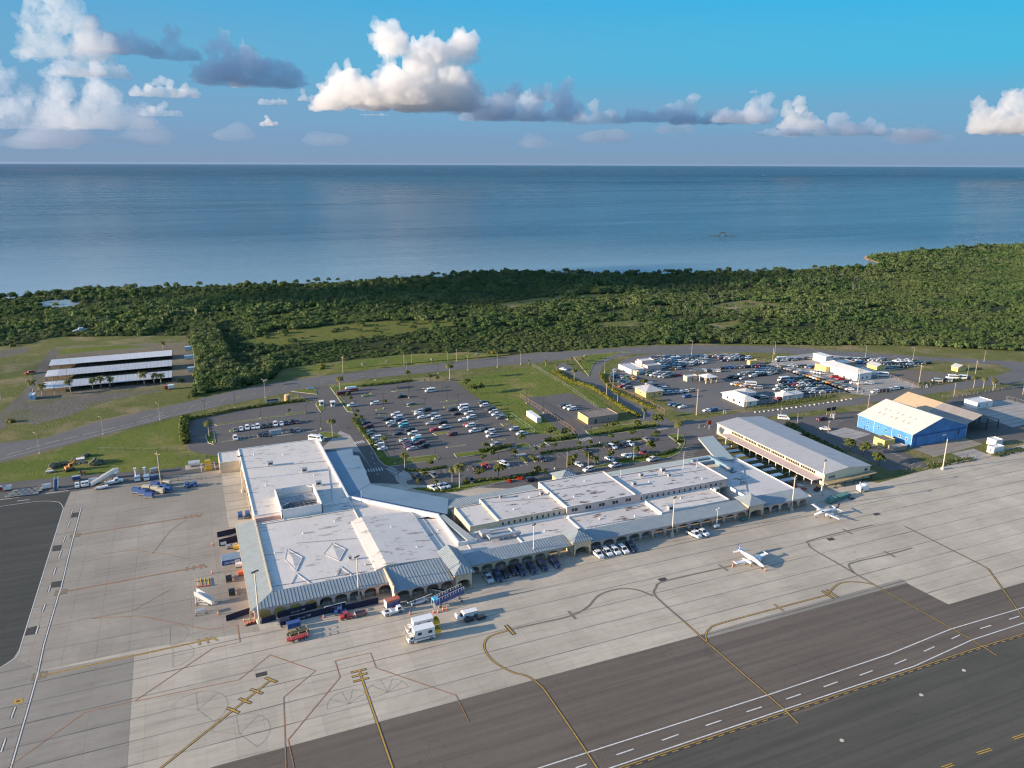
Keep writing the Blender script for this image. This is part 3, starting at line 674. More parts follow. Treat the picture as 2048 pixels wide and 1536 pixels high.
def bush_tpl(n, seed, up=.62):
    """n leaf clumps on and in a lumpy dome of radius 1; returns quads (n,4,3)"""
    g = np.random.default_rng(seed)
    th = g.uniform(0, 2*np.pi, n); ph = np.arccos(g.uniform(-.1, 1, n)); lobes = g.normal(size=(6, 3)); lobes[:, 2] = abs(lobes[:, 2]); lobes /= np.linalg.norm(lobes, axis=1)[:, None]
    d = np.stack([np.sin(ph)*np.cos(th), np.sin(ph)*np.sin(th), np.cos(ph)], 1)
    rr = (.72+.34*np.max((d @ lobes.T), axis=1)**6)*g.uniform(.8, 1.05, n)
    c = d*rr[:, None]*np.array([1, 1, up])+np.array([0, 0, .12])
    nn = d+g.normal(size=(n, 3))*.55; nn /= np.linalg.norm(nn, axis=1)[:, None]
    a = np.cross(nn, g.normal(size=(n, 3))); a /= np.linalg.norm(a, axis=1)[:, None]; b = np.cross(nn, a)
    s = g.uniform(.75, 1.25, n)*1.55/np.sqrt(n); s = s[:, None]
    return np.stack([c-a*s-b*s*.7, c+a*s*.8-b*s, c+a*s+b*s*.8, c-a*s*.7+b*s], 1)
def quads_mesh(name, Q, tint, mat):
    n = len(Q); me = bpy.data.meshes.new(name)
    me.vertices.add(n*4); me.vertices.foreach_set('co', np.ascontiguousarray(Q.reshape(-1), dtype=np.float32))
    me.loops.add(n*4); me.loops.foreach_set('vertex_index', np.arange(n*4, dtype=np.int32))
    me.polygons.add(n); me.polygons.foreach_set('loop_start', np.arange(0, n*4, 4, dtype=np.int32)); me.polygons.foreach_set('loop_total', np.full(n, 4, dtype=np.int32))
    at = me.attributes.new('tint', 'FLOAT', 'FACE'); at.data.foreach_set('value', np.asarray(tint, dtype=np.float32))
    me.materials.append(mat); me.update(calc_edges=True); return me
def scatter(name, pts, rad, tint, mat, n_near=84, n_far=32, split=650, up=.5):
    pts = np.asarray(pts); rad = np.asarray(rad); tint = np.asarray(tint)
    dist = np.hypot(pts[:, 0], pts[:, 1]); QQ = []; TT = []
    for lvl, sel, cnt in ((0, dist < split, n_near), (1, dist >= split, n_far)):
        ids = np.where(sel)[0]
        if not len(ids): continue
        tpls = [bush_tpl(cnt, 100*lvl+i, up) for i in range(8)]; grp = nrg.integers(0, 8, len(ids))
        for t in range(8):
            ii = ids[grp == t]
            if not len(ii): continue
            ang = nrg.uniform(0, 2*np.pi, len(ii)); ca, sa = np.cos(ang), np.sin(ang)
            q = tpls[t][None]*(rad[ii][:, None, None, None]*np.array([1, 1, 1]))
            q[..., 2] *= nrg.uniform(.8, 1.35, len(ii))[:, None, None]
            x = q[..., 0]*ca[:, None, None]-q[..., 1]*sa[:, None, None]; y = q[..., 0]*sa[:, None, None]+q[..., 1]*ca[:, None, None]
            q = np.stack([x, y, q[..., 2]], -1)+pts[ii][:, None, None, :]
            QQ.append(q.reshape(-1, 4, 3)); TT.append(np.clip(np.repeat(tint[ii], cnt)+nrg.normal(0, .16, len(ii)*cnt), 0, 1))
    o = bpy.data.objects.new(name, quads_mesh(name, np.concatenate(QQ), np.concatenate(TT), mat)); C.objects.link(o); return o
def lumpy(x, y, s, seed=0.0): return mnoise.fractal(Vector((x*s+seed, y*s, seed)), 1.0, 2.0, 4)
_coast_w = [tuple(G(*p))[:2] for p in COAST[1:-1]]
_forest_w = [tuple(G(*p))[:2] for p in FOREST[1:-1]] + _coast_w[::-1]
_clear_w = [[tuple(G(*p))[:2] for p in c] for c in CLEAR+[POND]]
_trk = [tuple(G(*p))[:2] for p in ((58, 700), (112, 676), (150, 640), (160, 640), (124, 678), (70, 705))]
P, RD, TN = [], [], []
xs = [p[0] for p in _forest_w]; ys = [p[1] for p in _forest_w]
y = 180.0
while y < min(max(ys), 2300):
    step = 2.9 if y < 620 else 3.9 if y < 900 else 6.5 if y < 1300 else 11
    x = -700.0
    while x < 2600:
        jx, jy = x+rng.uniform(-.5, .5)*step, y+rng.uniform(-.5, .5)*step
        x += step
        d = hypot(jx, jy); az = math.degrees(atan2(jx, jy))
        if az < -17 or az > 64: continue
        if not inpoly(jx, jy, _forest_w): continue
        if any(inpoly(jx, jy, c) for c in _clear_w): 
            if rng.random() > .05: continue
        v = lumpy(jx, jy, .012); v2 = lumpy(jx, jy, .05, 7.3)
        if v2 < -.33 and d < 1000: continue                      # gaps in the scrub
        big = max(0, lumpy(jx, jy, .006, 3.1))
        q_ = lumpy(jx, jy, .011, 9.7); zz = 0.0
        r = step*(.46+.55*rng.random()**1.6+.32*big)
        if q_ > .12:                                          # stands of broad taller crowns
            if rng.random() < .42: continue
            r *= 1.4; zz = .5
        elif q_ < -.12: r *= .72                              # low fine scrub
        P.append((jx, jy, rng.uniform(-.25, .25)+big*1.2+zz)); RD.append(r); TN.append(min(1, max(0, .42+.6*v+.25*v2+rng.gauss(0, .22))))
    y += step
o = scatter('scrub_forest', P, RD, TN, m_scrub); o['kind'] = 'stuff'; o['label'] = 'low dense scrub forest between the highway and the shore'
# taller mangrove trees along the shore, standing above the scrub
P2, R2, T2 = [], [], []
for i in range(len(_coast_w)-1):
    (x0, y0), (x1, y1) = _coast_w[i], _coast_w[i+1]; L = hypot(x1-x0, y1-y0)
    for k in range(int(L/3.2)):
        t = rng.random(); q = rng.random()**1.5*70
        if hypot(x0, y0) > 1500: continue
        xx, yy = x0+(x1-x0)*t+rng.uniform(-3, 3), y0+(y1-y0)*t-2-q
        if yy < 400: continue
        P2.append((xx, yy, 1.0+rng.random()*1.5+(1.0 if lumpy(xx, yy, .03) > .1 else 0))); R2.append(rng.uniform(2.2, 4.2)); T2.append(rng.uniform(0, .35))
o = scatter('shore_woods', P2, R2, T2, m_scrub, 90, 64, 900, up=.85); o['kind'] = 'stuff'; o['label'] = 'darker mangrove trees along the shoreline'
# tall belt of trees beside the shed yard and along the highway bend
P3, R3, T3 = [], [], []
belt = [tuple(G(*p))[:2] for p in ((388, 690), (385, 655), (430, 650), (445, 690), (470, 740), (520, 752), (560, 740), (540, 758), (500, 771), (455, 778), (425, 770), (398, 762))]
bx = [p[0] for p in belt]; by = [p[1] for p in belt]
for _ in range(5200):
    xx, yy = rng.uniform(min(bx), max(bx)), rng.uniform(min(by), max(by))
    if inpoly(xx, yy, belt) and len(P3) < 1300: P3.append((xx, yy, rng.uniform(.3, 2.6))); R3.append(rng.uniform(1.6, 3.0)); T3.append(rng.uniform(.2, .9))
o = scatter('roadside_woods', P3, R3, T3, m_scrub, 90, 50, 900, up=.9); o['kind'] = 'stuff'; o['label'] = 'taller green trees massed beside the shed yard and highway bend'
# bare grey stems among the shore trees
b = MB()
for _ in range(170):
    px = rng.uniform(1180, 1760); py = rng.uniform(545, 585) if rng.random() < .7 else rng.uniform(600, 640)
    g = G(px, py)
    if not inpoly(g.x, g.y, _forest_w): continue
    h = rng.uniform(5, 9.5)
    for k in range(3):
        a = rng.uniform(0, 6.3); b.tube((g.x, g.y, 1), (g.x+cos(a)*1.6, g.y+sin(a)*1.6, h*rng.uniform(.7, 1)), .08, .03, n=4)
o = b.build('dead_stems', M('bare_wood', (.23, .21, .185), .9)); o['kind'] = 'stuff'; o['label'] = 'bare grey stems of dead shore trees'

b = MB()
for _ in range(60):
    px = rng.uniform(1732, 1782); t_ = (px-1732)/50; g = G(px, 515+t_*10+rng.uniform(-2.5, 3.5), -1.0); r = rng.uniform(1.5, 5)
    b.frus((g.x-r, g.y-r*.8, g.x+r, g.y+r*.8, -2.0), (g.x-r*.5, g.y-r*.4, g.x+r*.6, g.y+r*.35, rng.uniform(-.6, 1.6)))
o = b.build('shore_rocks', M('dark_headland_rock', (.16, .125, .095), .95, var=.35, scale=.2)); o['kind'] = 'stuff'; o['label'] = 'dark rocks at the tip of the headland'
# ------------------------------------------------------------------ clouds (solid bodies of droplets, lit by the sun and the sky, dusky ones also darkened by colour)
def cloud_mat(name, dens, col):
    m = bpy.data.materials.new(name); m.use_nodes = True; t = m.node_tree; t.nodes.clear()
    o = t.nodes.new('ShaderNodeOutputMaterial'); v = t.nodes.new('ShaderNodeVolumePrincipled')
    v.inputs['Density'].default_value = dens; v.inputs['Color'].default_value = (*col, 1); v.inputs['Anisotropy'].default_value = .25
    v.inputs['Absorption Color'].default_value = (0, 0, 0, 1)
    t.links.new(v.outputs[0], o.inputs['Volume']); return m
CM = {}
def sky_pt(px, py, dist):
    d = ray(px, py); d = d/hypot(d.x, d.y); return Vector((0, 0, CAM_H))+d*dist
def make_cloud(px0, px1, base, top, dist, dens, col=(.915, .91, .905), seed=1, puffs=26, shape=None, label=None, depth=.55, vox=None, at=None, flat=.3):
    """a heap of spheres merged to one skin: flat-ish base row `base`, crest row `top` of the photo, set `dist` metres off"""
    g = random.Random(seed); c0 = sky_pt((px0+px1)/2, base, dist)
    m_px = dist/F_PX; W = (px1-px0)*m_px; H = (base-top)*m_px
    if not at and dist < 15000: dens = dens*min(3.0, max(1, 480/W))*.62
    fx = Vector((c0.x, c0.y, 0)).normalized(); rx = Vector((fx.y, -fx.x, 0))
    if at: c0, W, H = Vector(at[0]), at[1], at[2]; m_px = W/200; fx, rx = Vector((0, 1, 0)), Vector((1, 0, 0))
    import bmesh
    me = bpy.data.meshes.new('cloud'); B = bmesh.new()
    nc = max(4, int(W/(H*.42))); npf = int(puffs*1.7)
    for i in range(npf+nc):
        u = g.uniform(-1, 1) if i < npf else -.86+1.72*(i-npf)/(nc-1); prof = shape(u) if shape else (1-abs(u)**1.8)
        prof = max(.12, prof)
        hgt = H*prof*g.random()**.8
        r = (W*.066+H*.085)*g.uniform(.5, 1.3)*(.55+.45*prof)*(1-.35*hgt/max(1, H))
        r = min(r, max(H*.5*prof, H*.15))
        if i >= npf: r = max(r*.8, W*.86/(nc-1)*.62); hgt = r*.9
        p = c0+rx*(u*(W/2-r*.7))+fx*((g.uniform(-1, 1) if i < npf else 0)*W*depth*.5*(1-abs(u)*.6))+Vector((0, 0, max(r*.55, hgt-r*.6)))
        bmesh.ops.create_icosphere(B, subdivisions=2, radius=r, matrix=Matrix.Translation(p-c0))
    B.to_mesh(me); B.free()
    o = bpy.data.objects.new('cloud', me)
    C.objects.link(o)
    rmod = o.modifiers.new('skin', 'REMESH'); rmod.mode = 'VOXEL'; rmod.voxel_size = vox or max(1.7*m_px, W/140)
    dg = bpy.context.evaluated_depsgraph_get(); ev = o.evaluated_get(dg); me2 = bpy.data.meshes.new_from_object(ev)
    o.modifiers.clear(); o.data = me2; bpy.data.meshes.remove(me)
    n = len(me2.vertices); co = np.empty(n*3, np.float32); me2.vertices.foreach_get('co', co); co = co.reshape(-1, 3)
    no = np.empty(n*3, np.float32); me2.vertices.foreach_get('normal', no); no = no.reshape(-1, 3)
    s1 = 1/(H*.34+1); s2 = 1/(H*.12+1); out = np.empty(n, np.float32)
    for i in range(n):
        v = Vector(co[i].tolist()); 
        a = mnoise.fractal(v*s1+Vector((seed, 0, 0)), 1.0, 2.0, 3); c_ = abs(mnoise.noise(v*s2+Vector((0, seed, 0))))+.5*abs(mnoise.noise(v*s2*2.1))
        out[i] = a*H*.12+(c_-.35)*H*.15+mnoise.fractal(v*s2*2.4, .9, 2.1, 3)*H*.045
    co += no*out[:, None]; zb = H*.10; co[:, 2] = np.where(co[:, 2] < zb, zb+(co[:, 2]-zb)*flat, co[:, 2]); me2.vertices.foreach_set('co', co.reshape(-1)); me2.update()
    rm = o.modifiers.new('skin', 'REMESH'); rm.mode = 'VOXEL'; rm.voxel_size = vox or max(1.5*m_px, W/150)
    dg = bpy.context.evaluated_depsgraph_get(); me3 = bpy.data.meshes.new_from_object(o.evaluated_get(dg)); o.modifiers.clear(); o.data = me3; bpy.data.meshes.remove(me2); me2 = me3
    # keep the one connected body
    ne = len(me2.edges); ed = np.empty(ne*2, np.int32); me2.edges.foreach_get('vertices', ed); ed = ed.reshape(-1, 2); lb = np.arange(len(me2.vertices))
    while True:
        m_ = np.minimum(lb[ed[:, 0]], lb[ed[:, 1]]); l2 = lb.copy(); np.minimum.at(l2, ed[:, 0], m_); np.minimum.at(l2, ed[:, 1], m_); l2 = l2[l2]
        if (l2 == lb).all(): break
        lb = l2
    un, ct = np.unique(lb, return_counts=True)
    if len(un) > 1:
        keep_ = lb == un[ct.argmax()]; bm_ = bmesh.new(); bm_.from_mesh(me2); bm_.verts.ensure_lookup_table(); bmesh.ops.delete(bm_, geom=[v for v in bm_.verts if not keep_[v.index]], context='VERTS'); bm_.to_mesh(me2); bm_.free()
    key = (round(dens*1e4), col)
    if key not in CM: CM[key] = cloud_mat('cloud_droplets', dens, col)
    me2.materials.clear(); me2.materials.append(CM[key])
    o.location = c0
    if label: tag(o, label, 'cloud', 'clouds over the sea')
    else: o['kind'] = 'stuff'
    return o
SHADE_BLUE = (.80, .83, .88)  # darker droplet colour that paints shade into the dusky clouds
make_cloud(645, 970, 228, 75, 7600, .011, seed=3, puffs=46, shape=lambda u: (.62 if u < -.55 else .40 if u < -.25 else .95 if -.15 < u < .75 else .6)*(1-abs(u)**6), label='largest white cumulus cloud above the middle of the horizon')
make_cloud(58, 206, 116, -14, 3500, .006, (.90, .90, .90), seed=8, flat=.7, depth=.5, puffs=34, shape=lambda u: 1-abs(u)**3, label='tall bright cloud cut by the top of the photo at left')
make_cloud(170, 300, 112, 34, 4500, .014, SHADE_BLUE, seed=9, puffs=20, label='dusky cloud joined to the right of the tall bright cloud')
make_cloud(120, 245, 158, 100, 4500, .011, SHADE_BLUE, seed=10, puffs=16, label='dusky ragged cloud hanging under the tall bright cloud')
make_cloud(305, 392, 124, 58, 4700, .012, SHADE_BLUE, seed=11, puffs=16, label='small blue-grey cloud between the bright left cloud and the wide dark one')
make_cloud(405, 595, 177, 82, 5200, .014, SHADE_BLUE, seed=12, puffs=30, shape=lambda u: .9-.75*max(0, u) if u > -.2 else .95*(1-abs(u)**4), label='wide dark blue-grey cloud left of the largest white cloud')
make_cloud(270, 392, 197, 152, 7200, .010, seed=13, puffs=16, label='small smooth lens-like cloud with a pale left top')
make_cloud(285, 362, 234, 206, 8800, .008, SHADE_BLUE, seed=14, puffs=12, label='low grey cloud strip under the small smooth cloud')
make_cloud(518, 575, 211, 188, 8000, .008, SHADE_BLUE, seed=15, puffs=10, label='little dark cloud under the wide dark blue-grey cloud')
make_cloud(597, 632, 204, 172, 8000, .005, SHADE_BLUE, seed=16, puffs=9, label='little wispy cloud beside the largest white cloud')
make_cloud(-60, 82, 264, 146, 9500, .0024, (.86, .88, .92), seed=17, puffs=28, label='pale heaped cloud at the left edge over the sea')
make_cloud(110, 290, 262, 170, 10500, .0030, (.89, .90, .925), seed=18, puffs=34, shape=lambda u: .98 if u < -.35 else .55 if u < 0 else .95 if u < .35 else .5*(1-u)+.1, label='twin-topped white cloud low at left')
make_cloud(520, 556, 254, 226, 12000, .010, seed=19, puffs=10, label='tiny bright cloud low over the sea left of centre')
make_cloud(930, 1160, 246, 168, 8200, .009, SHADE_BLUE, seed=20, puffs=30, shape=lambda u: .8+.2*u, label='grey-blue cloud joined to the right of the largest white cloud')
make_cloud(1130, 1265, 250, 206, 8600, .008, SHADE_BLUE, seed=21, puffs=16, label='low dark cloud in the row right of the largest cloud')
make_cloud(1250, 1390, 248, 182, 8500, .008, SHADE_BLUE, seed=22, puffs=20, shape=lambda u: .4+.55*max(0, u), label='cloud with a plume rising at its right end')
make_cloud(1345, 1540, 252, 192, 8500, .009, SHADE_BLUE, seed=23, puffs=24, shape=lambda u: .5+.5*u, label='long dark cloud with a rounded bright right end')
make_cloud(1560, 1640, 262, 194, 11500, .010, seed=24, puffs=16, shape=lambda u: .95 if u < 0 else .55, label='bright knob cloud right of the long dark cloud')
make_cloud(1510, 1800, 274, 236, 9300, .007, SHADE_BLUE, seed=25, puffs=22, label='thin grey cloud tail under the bright knob cloud')
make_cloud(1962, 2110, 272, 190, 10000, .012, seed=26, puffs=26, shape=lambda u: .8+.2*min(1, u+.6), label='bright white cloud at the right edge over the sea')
make_cloud(1498, 1514, 188, 164, 9600, .005, SHADE_BLUE, seed=27, puffs=7, label='tiny puff floating above the long dark cloud')
make_cloud(725, 782, 128, 45, 7400, .004, SHADE_BLUE, seed=28, puffs=12, label='thin grey plume above the left part of the largest cloud')
make_cloud(720, 782, 232, 222, 7300, .008, SHADE_BLUE, seed=31, puffs=8, label='dark sliver of cloud under the largest white cloud')
# low banks near the horizon, too far off to tell apart
SHADE_GREY = (.48, .56, .68)  # shade on the far banks is put into this darker droplet colour
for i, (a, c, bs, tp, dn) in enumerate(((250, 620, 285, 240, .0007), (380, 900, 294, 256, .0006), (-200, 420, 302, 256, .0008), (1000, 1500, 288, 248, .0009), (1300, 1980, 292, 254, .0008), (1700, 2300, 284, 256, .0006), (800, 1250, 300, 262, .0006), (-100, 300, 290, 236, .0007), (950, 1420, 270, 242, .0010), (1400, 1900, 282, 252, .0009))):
    o = make_cloud(a, c, bs, tp, 16500+i*900, dn, SHADE_GREY, seed=50+i, puffs=36, shape=lambda u: .6+.4*sin(u*9+i), depth=.25, vox=150)
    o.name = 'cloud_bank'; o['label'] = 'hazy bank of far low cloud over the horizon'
# clouds outside the frame towards the sun: their shade lies on the shore woods, the sheds and the dusky clouds
def sunward(x, y, z, run): return (x-run*cos(SUN_DIR), y-run*sin(SUN_DIR), z+run*math.tan(SUN_EL))
make_cloud(0, 1, 1, 0, 1000, .03, seed=71, puffs=40, at=(sunward(150, 745, 0, 3150), 380, 120), depth=.62, label='broad flat cloud off to the left whose shade lies on the shore woods')
make_cloud(0, 1, 1, 0, 1000, .03, seed=72, puffs=16, at=(sunward(-95, 535, 0, 2600), 70, 22), depth=1.5, label='small flat cloud off to the left whose shade lies on the car sheds')
make_cloud(0, 1, 1, 0, 1000, .02, seed=73, puffs=40, at=(sunward(250, 4980, 430, 2700), 800, 620), depth=1.7, label='great cloud off to the left shading the dusky clouds')
# ================================================================== buildings
def membrane(name, base, stain_amt, seam=True, stain='5a4638'):
    k = NT(name); c = lin(base)
    n1 = k.noise(.12, 6, .65, lo=.35, hi=.7); n2 = k.noise(1.3, 5, .7, lo=.3, hi=.75)
    col = k.mix(n1, c, tuple(x*.88 for x in c)); col = k.mix(k.math('MULTIPLY', n2, .4), col, tuple(x*.7 for x in c))
    st = k.noise(1., 5, .6, vec=k.mapped((.22, .55, 1), R(14)), lo=.57, hi=.63)
    st2 = k.noise(.06, 3, .5, lo=.42, hi=.55)
    col = k.mix(k.math('MULTIPLY', k.math('MULTIPLY', st, st2), stain_amt), col, stain)
    if seam:
        sp = k.n('SeparateXYZ'); k.l(k.coord(), sp.inputs[0])
        fr = k.math('FRACT', k.math('MULTIPLY', sp.outputs['X'], 1/1.9)); ln = k.math('LESS_THAN', fr, .07)
        wx = k.noise(.3, 3, .6, lo=.35, hi=.6)
        col = k.mix(k.math('MULTIPLY', k.math('MULTIPLY', ln, wx), .35), col, tuple(x*.55 for x in c))
    return k.done(col, .6, spec=.3, bump=n2, bump_str=.15, bump_dist=.04)
m_memb = membrane('white_roof_membrane', (.635, .59, .535), .55)
m_memb2 = membrane('stained_roof_membrane', (.57, .535, .50), .9, False)
m_memb3 = membrane('grey_roof_membrane', (.46, .44, .42), .5, False)
m_seam = M('blue_grey_metal_roof', (.25, .285, .30), .42, .0, .12, .4)
m_seam2 = M('green_grey_metal_roof', (.33, .36, .34), .45, .0, .1, .4)
m_flatblue = M('blue_canopy_roof', (.155, .235, .300), .55, .0, .1, .15)
m_cream = M('cream_stucco', (.60, .47, .315), .85, var=.14, scale=.6)
m_pink = M('pink_stucco', (.60, .455, .395), .85, var=.12, scale=.6)
m_ochre = M('ochre_panel', (.46, .30, .085), .85)
m_stone = M('stone_pier_base', (.47, .315, .165), .9, var=.35, scale=1.5)
m_wht = M('white_wall_paint', (.72, .70, .66), .75, var=.1)
m_yelw = M('yellow_wall_paint', (.70, .52, .17), .8, var=.1)
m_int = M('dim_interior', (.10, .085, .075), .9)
m_glass = M('dark_window_glass', (.018, .022, .028), .12, .0, .3, spec=.6)
m_frame = M('white_window_frame', (.62, .60, .57), .6)
m_metal = M('galvanised_steel', (.40, .41, .42), .45, .4, .2)
m_dark = M('dark_steel', (.045, .045, .05), .5, .2)
m_blackp = M('black_plastic', (.018, .018, .02), .55)
def seam_roof(b, e0, e1, r1, r0, pitch=.9, rib=.065, m=0):
    """sheet from eave e0-e1 up to ridge r0-r1 with standing ribs; e/r are x,y,z"""
    e0, e1, r0, r1 = Vector(e0), Vector(e1), Vector(r0), Vector(r1)
    nrm = (e1-e0).cross(r0-e0 if (r0-e0).length > .1 else r1-e0).normalized()
    if nrm.z < 0: nrm = -nrm
    th = nrm*.12
    pts = [e0, e1, r1, r0] if (r1-r0).length > .01 else [e0, e1, r1]
    n = len(pts)
    if (pts[1]-pts[0]).cross(pts[2]-pts[0]).z < 0: pts = pts[::-1]
    b.add([p-th for p in pts]+[p for p in pts], [tuple(range(n-1, -1, -1)), tuple(range(n, 2*n))]+[(i, (i+1) % n, n+(i+1) % n, n+i) for i in range(n)], m)
    L = (e1-e0).length; u = (e1-e0)/L; k = int(L/pitch)
    up = (r0-e0); up = up-u*up.dot(u)                            # straight up the slope
    for i in range(1, k):
        p = e0+u*(i*L/k); d = (p-e0).dot(u)
        a0 = (r0-e0).dot(u); a1 = (r1-e0).dot(u)
        t = 1.0
        if d < a0: t = d/max(a0, 1e-6)
        if d > a1: t = min(t, (L-d)/max(L-a1, 1e-6))
        q = p+up*t
        if (q-p).length < .15: continue
        w_ = u*.055; h = nrm*rib
        b.add([p-w_, p+w_, p+w_+h, p-w_+h, q-w_, q+w_, q+w_+h, q-w_+h], [(3, 2, 6, 7), (0, 3, 7, 4), (2, 1, 5, 6), (0, 1, 2, 3), (4, 7, 6, 5)], m)
def arcade(b, x0, x1, y, zt, n, th=.5, pier=.75, spring=1.75, rise=1.15, m=0, ms=1, blind=()):
    """front wall facing -Y with n round-headed openings"""
    W = (x1-x0)/n
    for i in range(n):
        a, c = x0+i*W, x0+(i+1)*W; l, r = a+pier/2, c-pier/2; K = 10
        arc = [((l+r)/2-(r-l)/2*cos(pi*j/K), spring+rise*sin(pi*j/K)**.85) for j in range(K+1)]
        for yy, fl in ((y, False), (y+th, True)):
            for j in range(K):
                f = [(arc[j][0], yy, arc[j][1]), (arc[j+1][0], yy, arc[j+1][1]), (arc[j+1][0], yy, zt), (arc[j][0], yy, zt)]
                b.poly(f[::-1] if fl else f, m)
            for s0, s1 in ((a, l), (r, c)):
                f = [(s0, yy, 0), (s1, yy, 0), (s1, yy, zt), (s0, yy, zt)]; b.poly(f[::-1] if fl else f, m)
        for j in range(K): b.poly([(arc[j][0], y, arc[j][1]), (arc[j][0], y+th, arc[j][1]), (arc[j+1][0], y+th, arc[j+1][1]), (arc[j+1][0], y, arc[j+1][1])], m)
        b.poly([(l, y, 0), (l, y+th, 0), (l, y+th, spring), (l, y, spring)], m); b.poly([(r, y+th, 0), (r, y, 0), (r, y, spring), (r, y+th, spring)], m)
        for s0, s1 in ((a, l), (r, c)): b.box(s0-.03, y-.06, 0, s1+.03, y+th+.03, .95, ms)
        if i in blind:
            b.add([(p[0], y+.18, p[1]) for p in arc]+[(r, y+.18, 0), (l, y+.18, 0)], [tuple(range(K+2, -1, -1))], 2)
    b.poly([(x0, y, zt), (x1, y, zt), (x1, y+th, zt), (x0, y+th, zt)], m)
def rail(b, x0, x1, y, h=1.05, m=0):
    n = max(2, int((x1-x0)/1.5))
    for z in (h, h*.6, h*.22): b.box(x0, y-.03, z-.03, x1, y+.03, z+.03, m)
    for i in range(n+1): x = x0+(x1-x0)*i/n; b.box(x-.03, y-.04, 0, x+.03, y+.04, h, m)
def hip(b, x0, y0, x1, y1, ze, zr, m=0, ridge=None, pitch=.85):
    """hipped seam roof; ridge along the longer side"""
    w_, d_ = x1-x0, y1-y0
    if ridge is None:
        if w_ >= d_: ridge = ((x0+d_/2, (y0+y1)/2), (x1-d_/2, (y0+y1)/2))
        else: ridge = (((x0+x1)/2, y0+w_/2), ((x0+x1)/2, y1-w_/2))
    a = (*ridge[0], zr); c = (*ridge[1], zr)
    if w_ >= d_:
        seam_roof(b, (x0, y0, ze), (x1, y0, ze), c, a, pitch, m=m); seam_roof(b, (x1, y1, ze), (x0, y1, ze), a, c, pitch, m=m)
        seam_roof(b, (x0, y1, ze), (x0, y0, ze), a, a, pitch, m=m); seam_roof(b, (x1, y0, ze), (x1, y1, ze), c, c, pitch, m=m)
    else:
        seam_roof(b, (x0, y1, ze), (x0, y0, ze), a, c, pitch, m=m); seam_roof(b, (x1, y0, ze), (x1, y1, ze), c, a, pitch, m=m)
        seam_roof(b, (x0, y0, ze), (x1, y0, ze), a, a, pitch, m=m); seam_roof(b, (x1, y1, ze), (x0, y1, ze), c, c, pitch, m=m)
def flat_block(t, name, x0, y0, x1, y1, z0, z1, wall, roof, par=.4, pt=.3, cap=None):
    """walls up to a parapet and a roof deck set inside it"""
    b = MB(); b.box(x0, y0, z0, x1, y1, z1, 0)
    for q in ((x0, y0, x1, y0+pt), (x0, y1-pt, x1, y1), (x0, y0+pt, x0+pt, y1-pt), (x1-pt, y0+pt, x1, y1-pt)): b.box(q[0], q[1], z1, q[2], q[3], z1+par, 0, top=2)
    b.build(name, [wall, roof, cap or m_wht], t)
    d = MB(); d.box(x0+pt, y0+pt, z1-.05, x1-pt, y1-pt, z1+.03, 0); d.build('flat_roof', roof, t)
def win(t, x, y, z0, z1, wd, face='front', frame=m_frame, panes=1):
    """window with a frame set 3 cm proud and glass within, facing -Y (front) or -X (left)"""
    f = MB(); gl = MB(); e = .1
    if face == 'front':
        for q in ((x-wd/2-e, z0-e, x+wd/2+e, z0), (x-wd/2-e, z1, x+wd/2+e, z1+e), (x-wd/2-e, z0, x-wd/2, z1), (x+wd/2, z0, x+wd/2+e, z1)): f.box(q[0], y-.09, q[1], q[2], y+.02, q[3])
        for i in range(1, panes): xx = x-wd/2+wd*i/panes; f.box(xx-.05, y-.07, z0, xx+.05, y+.02, z1)
        gl.box(x-wd/2, y-.035, z0, x+wd/2, y+.02, z1)
    else:
        for q in ((y-wd/2-e, z0-e, y+wd/2+e, z0), (y-wd/2-e, z1, y+wd/2+e, z1+e), (y-wd/2-e, z0, y-wd/2, z1), (y+wd/2, z0, y+wd/2+e, z1)): f.box(x-.09, q[0], q[1], x+.02, q[2], q[3])
        for i in range(1, panes): yy = y-wd/2+wd*i/panes; f.box(x-.07, yy-.05, z0, x+.02, yy+.05, z1)
        gl.box(x-.035, y-wd/2, z0, x+.02, y+wd/2, z1)
    o = f.build('window', frame, t); gl.build('pane', m_glass, o); return o

# ------------------------------------------------------------------ the terminal
T = empty('terminal_building', (13, 198, 0))
tag(T, 'long white and pink airport terminal with arcaded front and blue-grey metal roofs', 'terminal')
T.location = (0, 0, 0)
YF = 197.5
# baggage hall
flat_block(T, 'hall_wall', 13.5, 254.5, 46.0, 323.5, 0, 5.0, m_wht, m_memb, .28)
flat_block(T, 'annex_wall', 5.4, 311.5, 13.5, 323.5, 0, 4.4, m_cream, m_memb, .25)
b = MB(); b.box(45.4, 256, 5.0, 46.05, 323.4, 6.0); b.build('parapet', m_wht, T)
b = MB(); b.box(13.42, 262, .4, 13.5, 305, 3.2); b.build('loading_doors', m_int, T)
for i in range(7): b = MB(); b.box(13.2, 262+i*6.5, 0, 13.46, 262.9+i*6.5, 4.0); b.build('pilaster', m_cream, T)
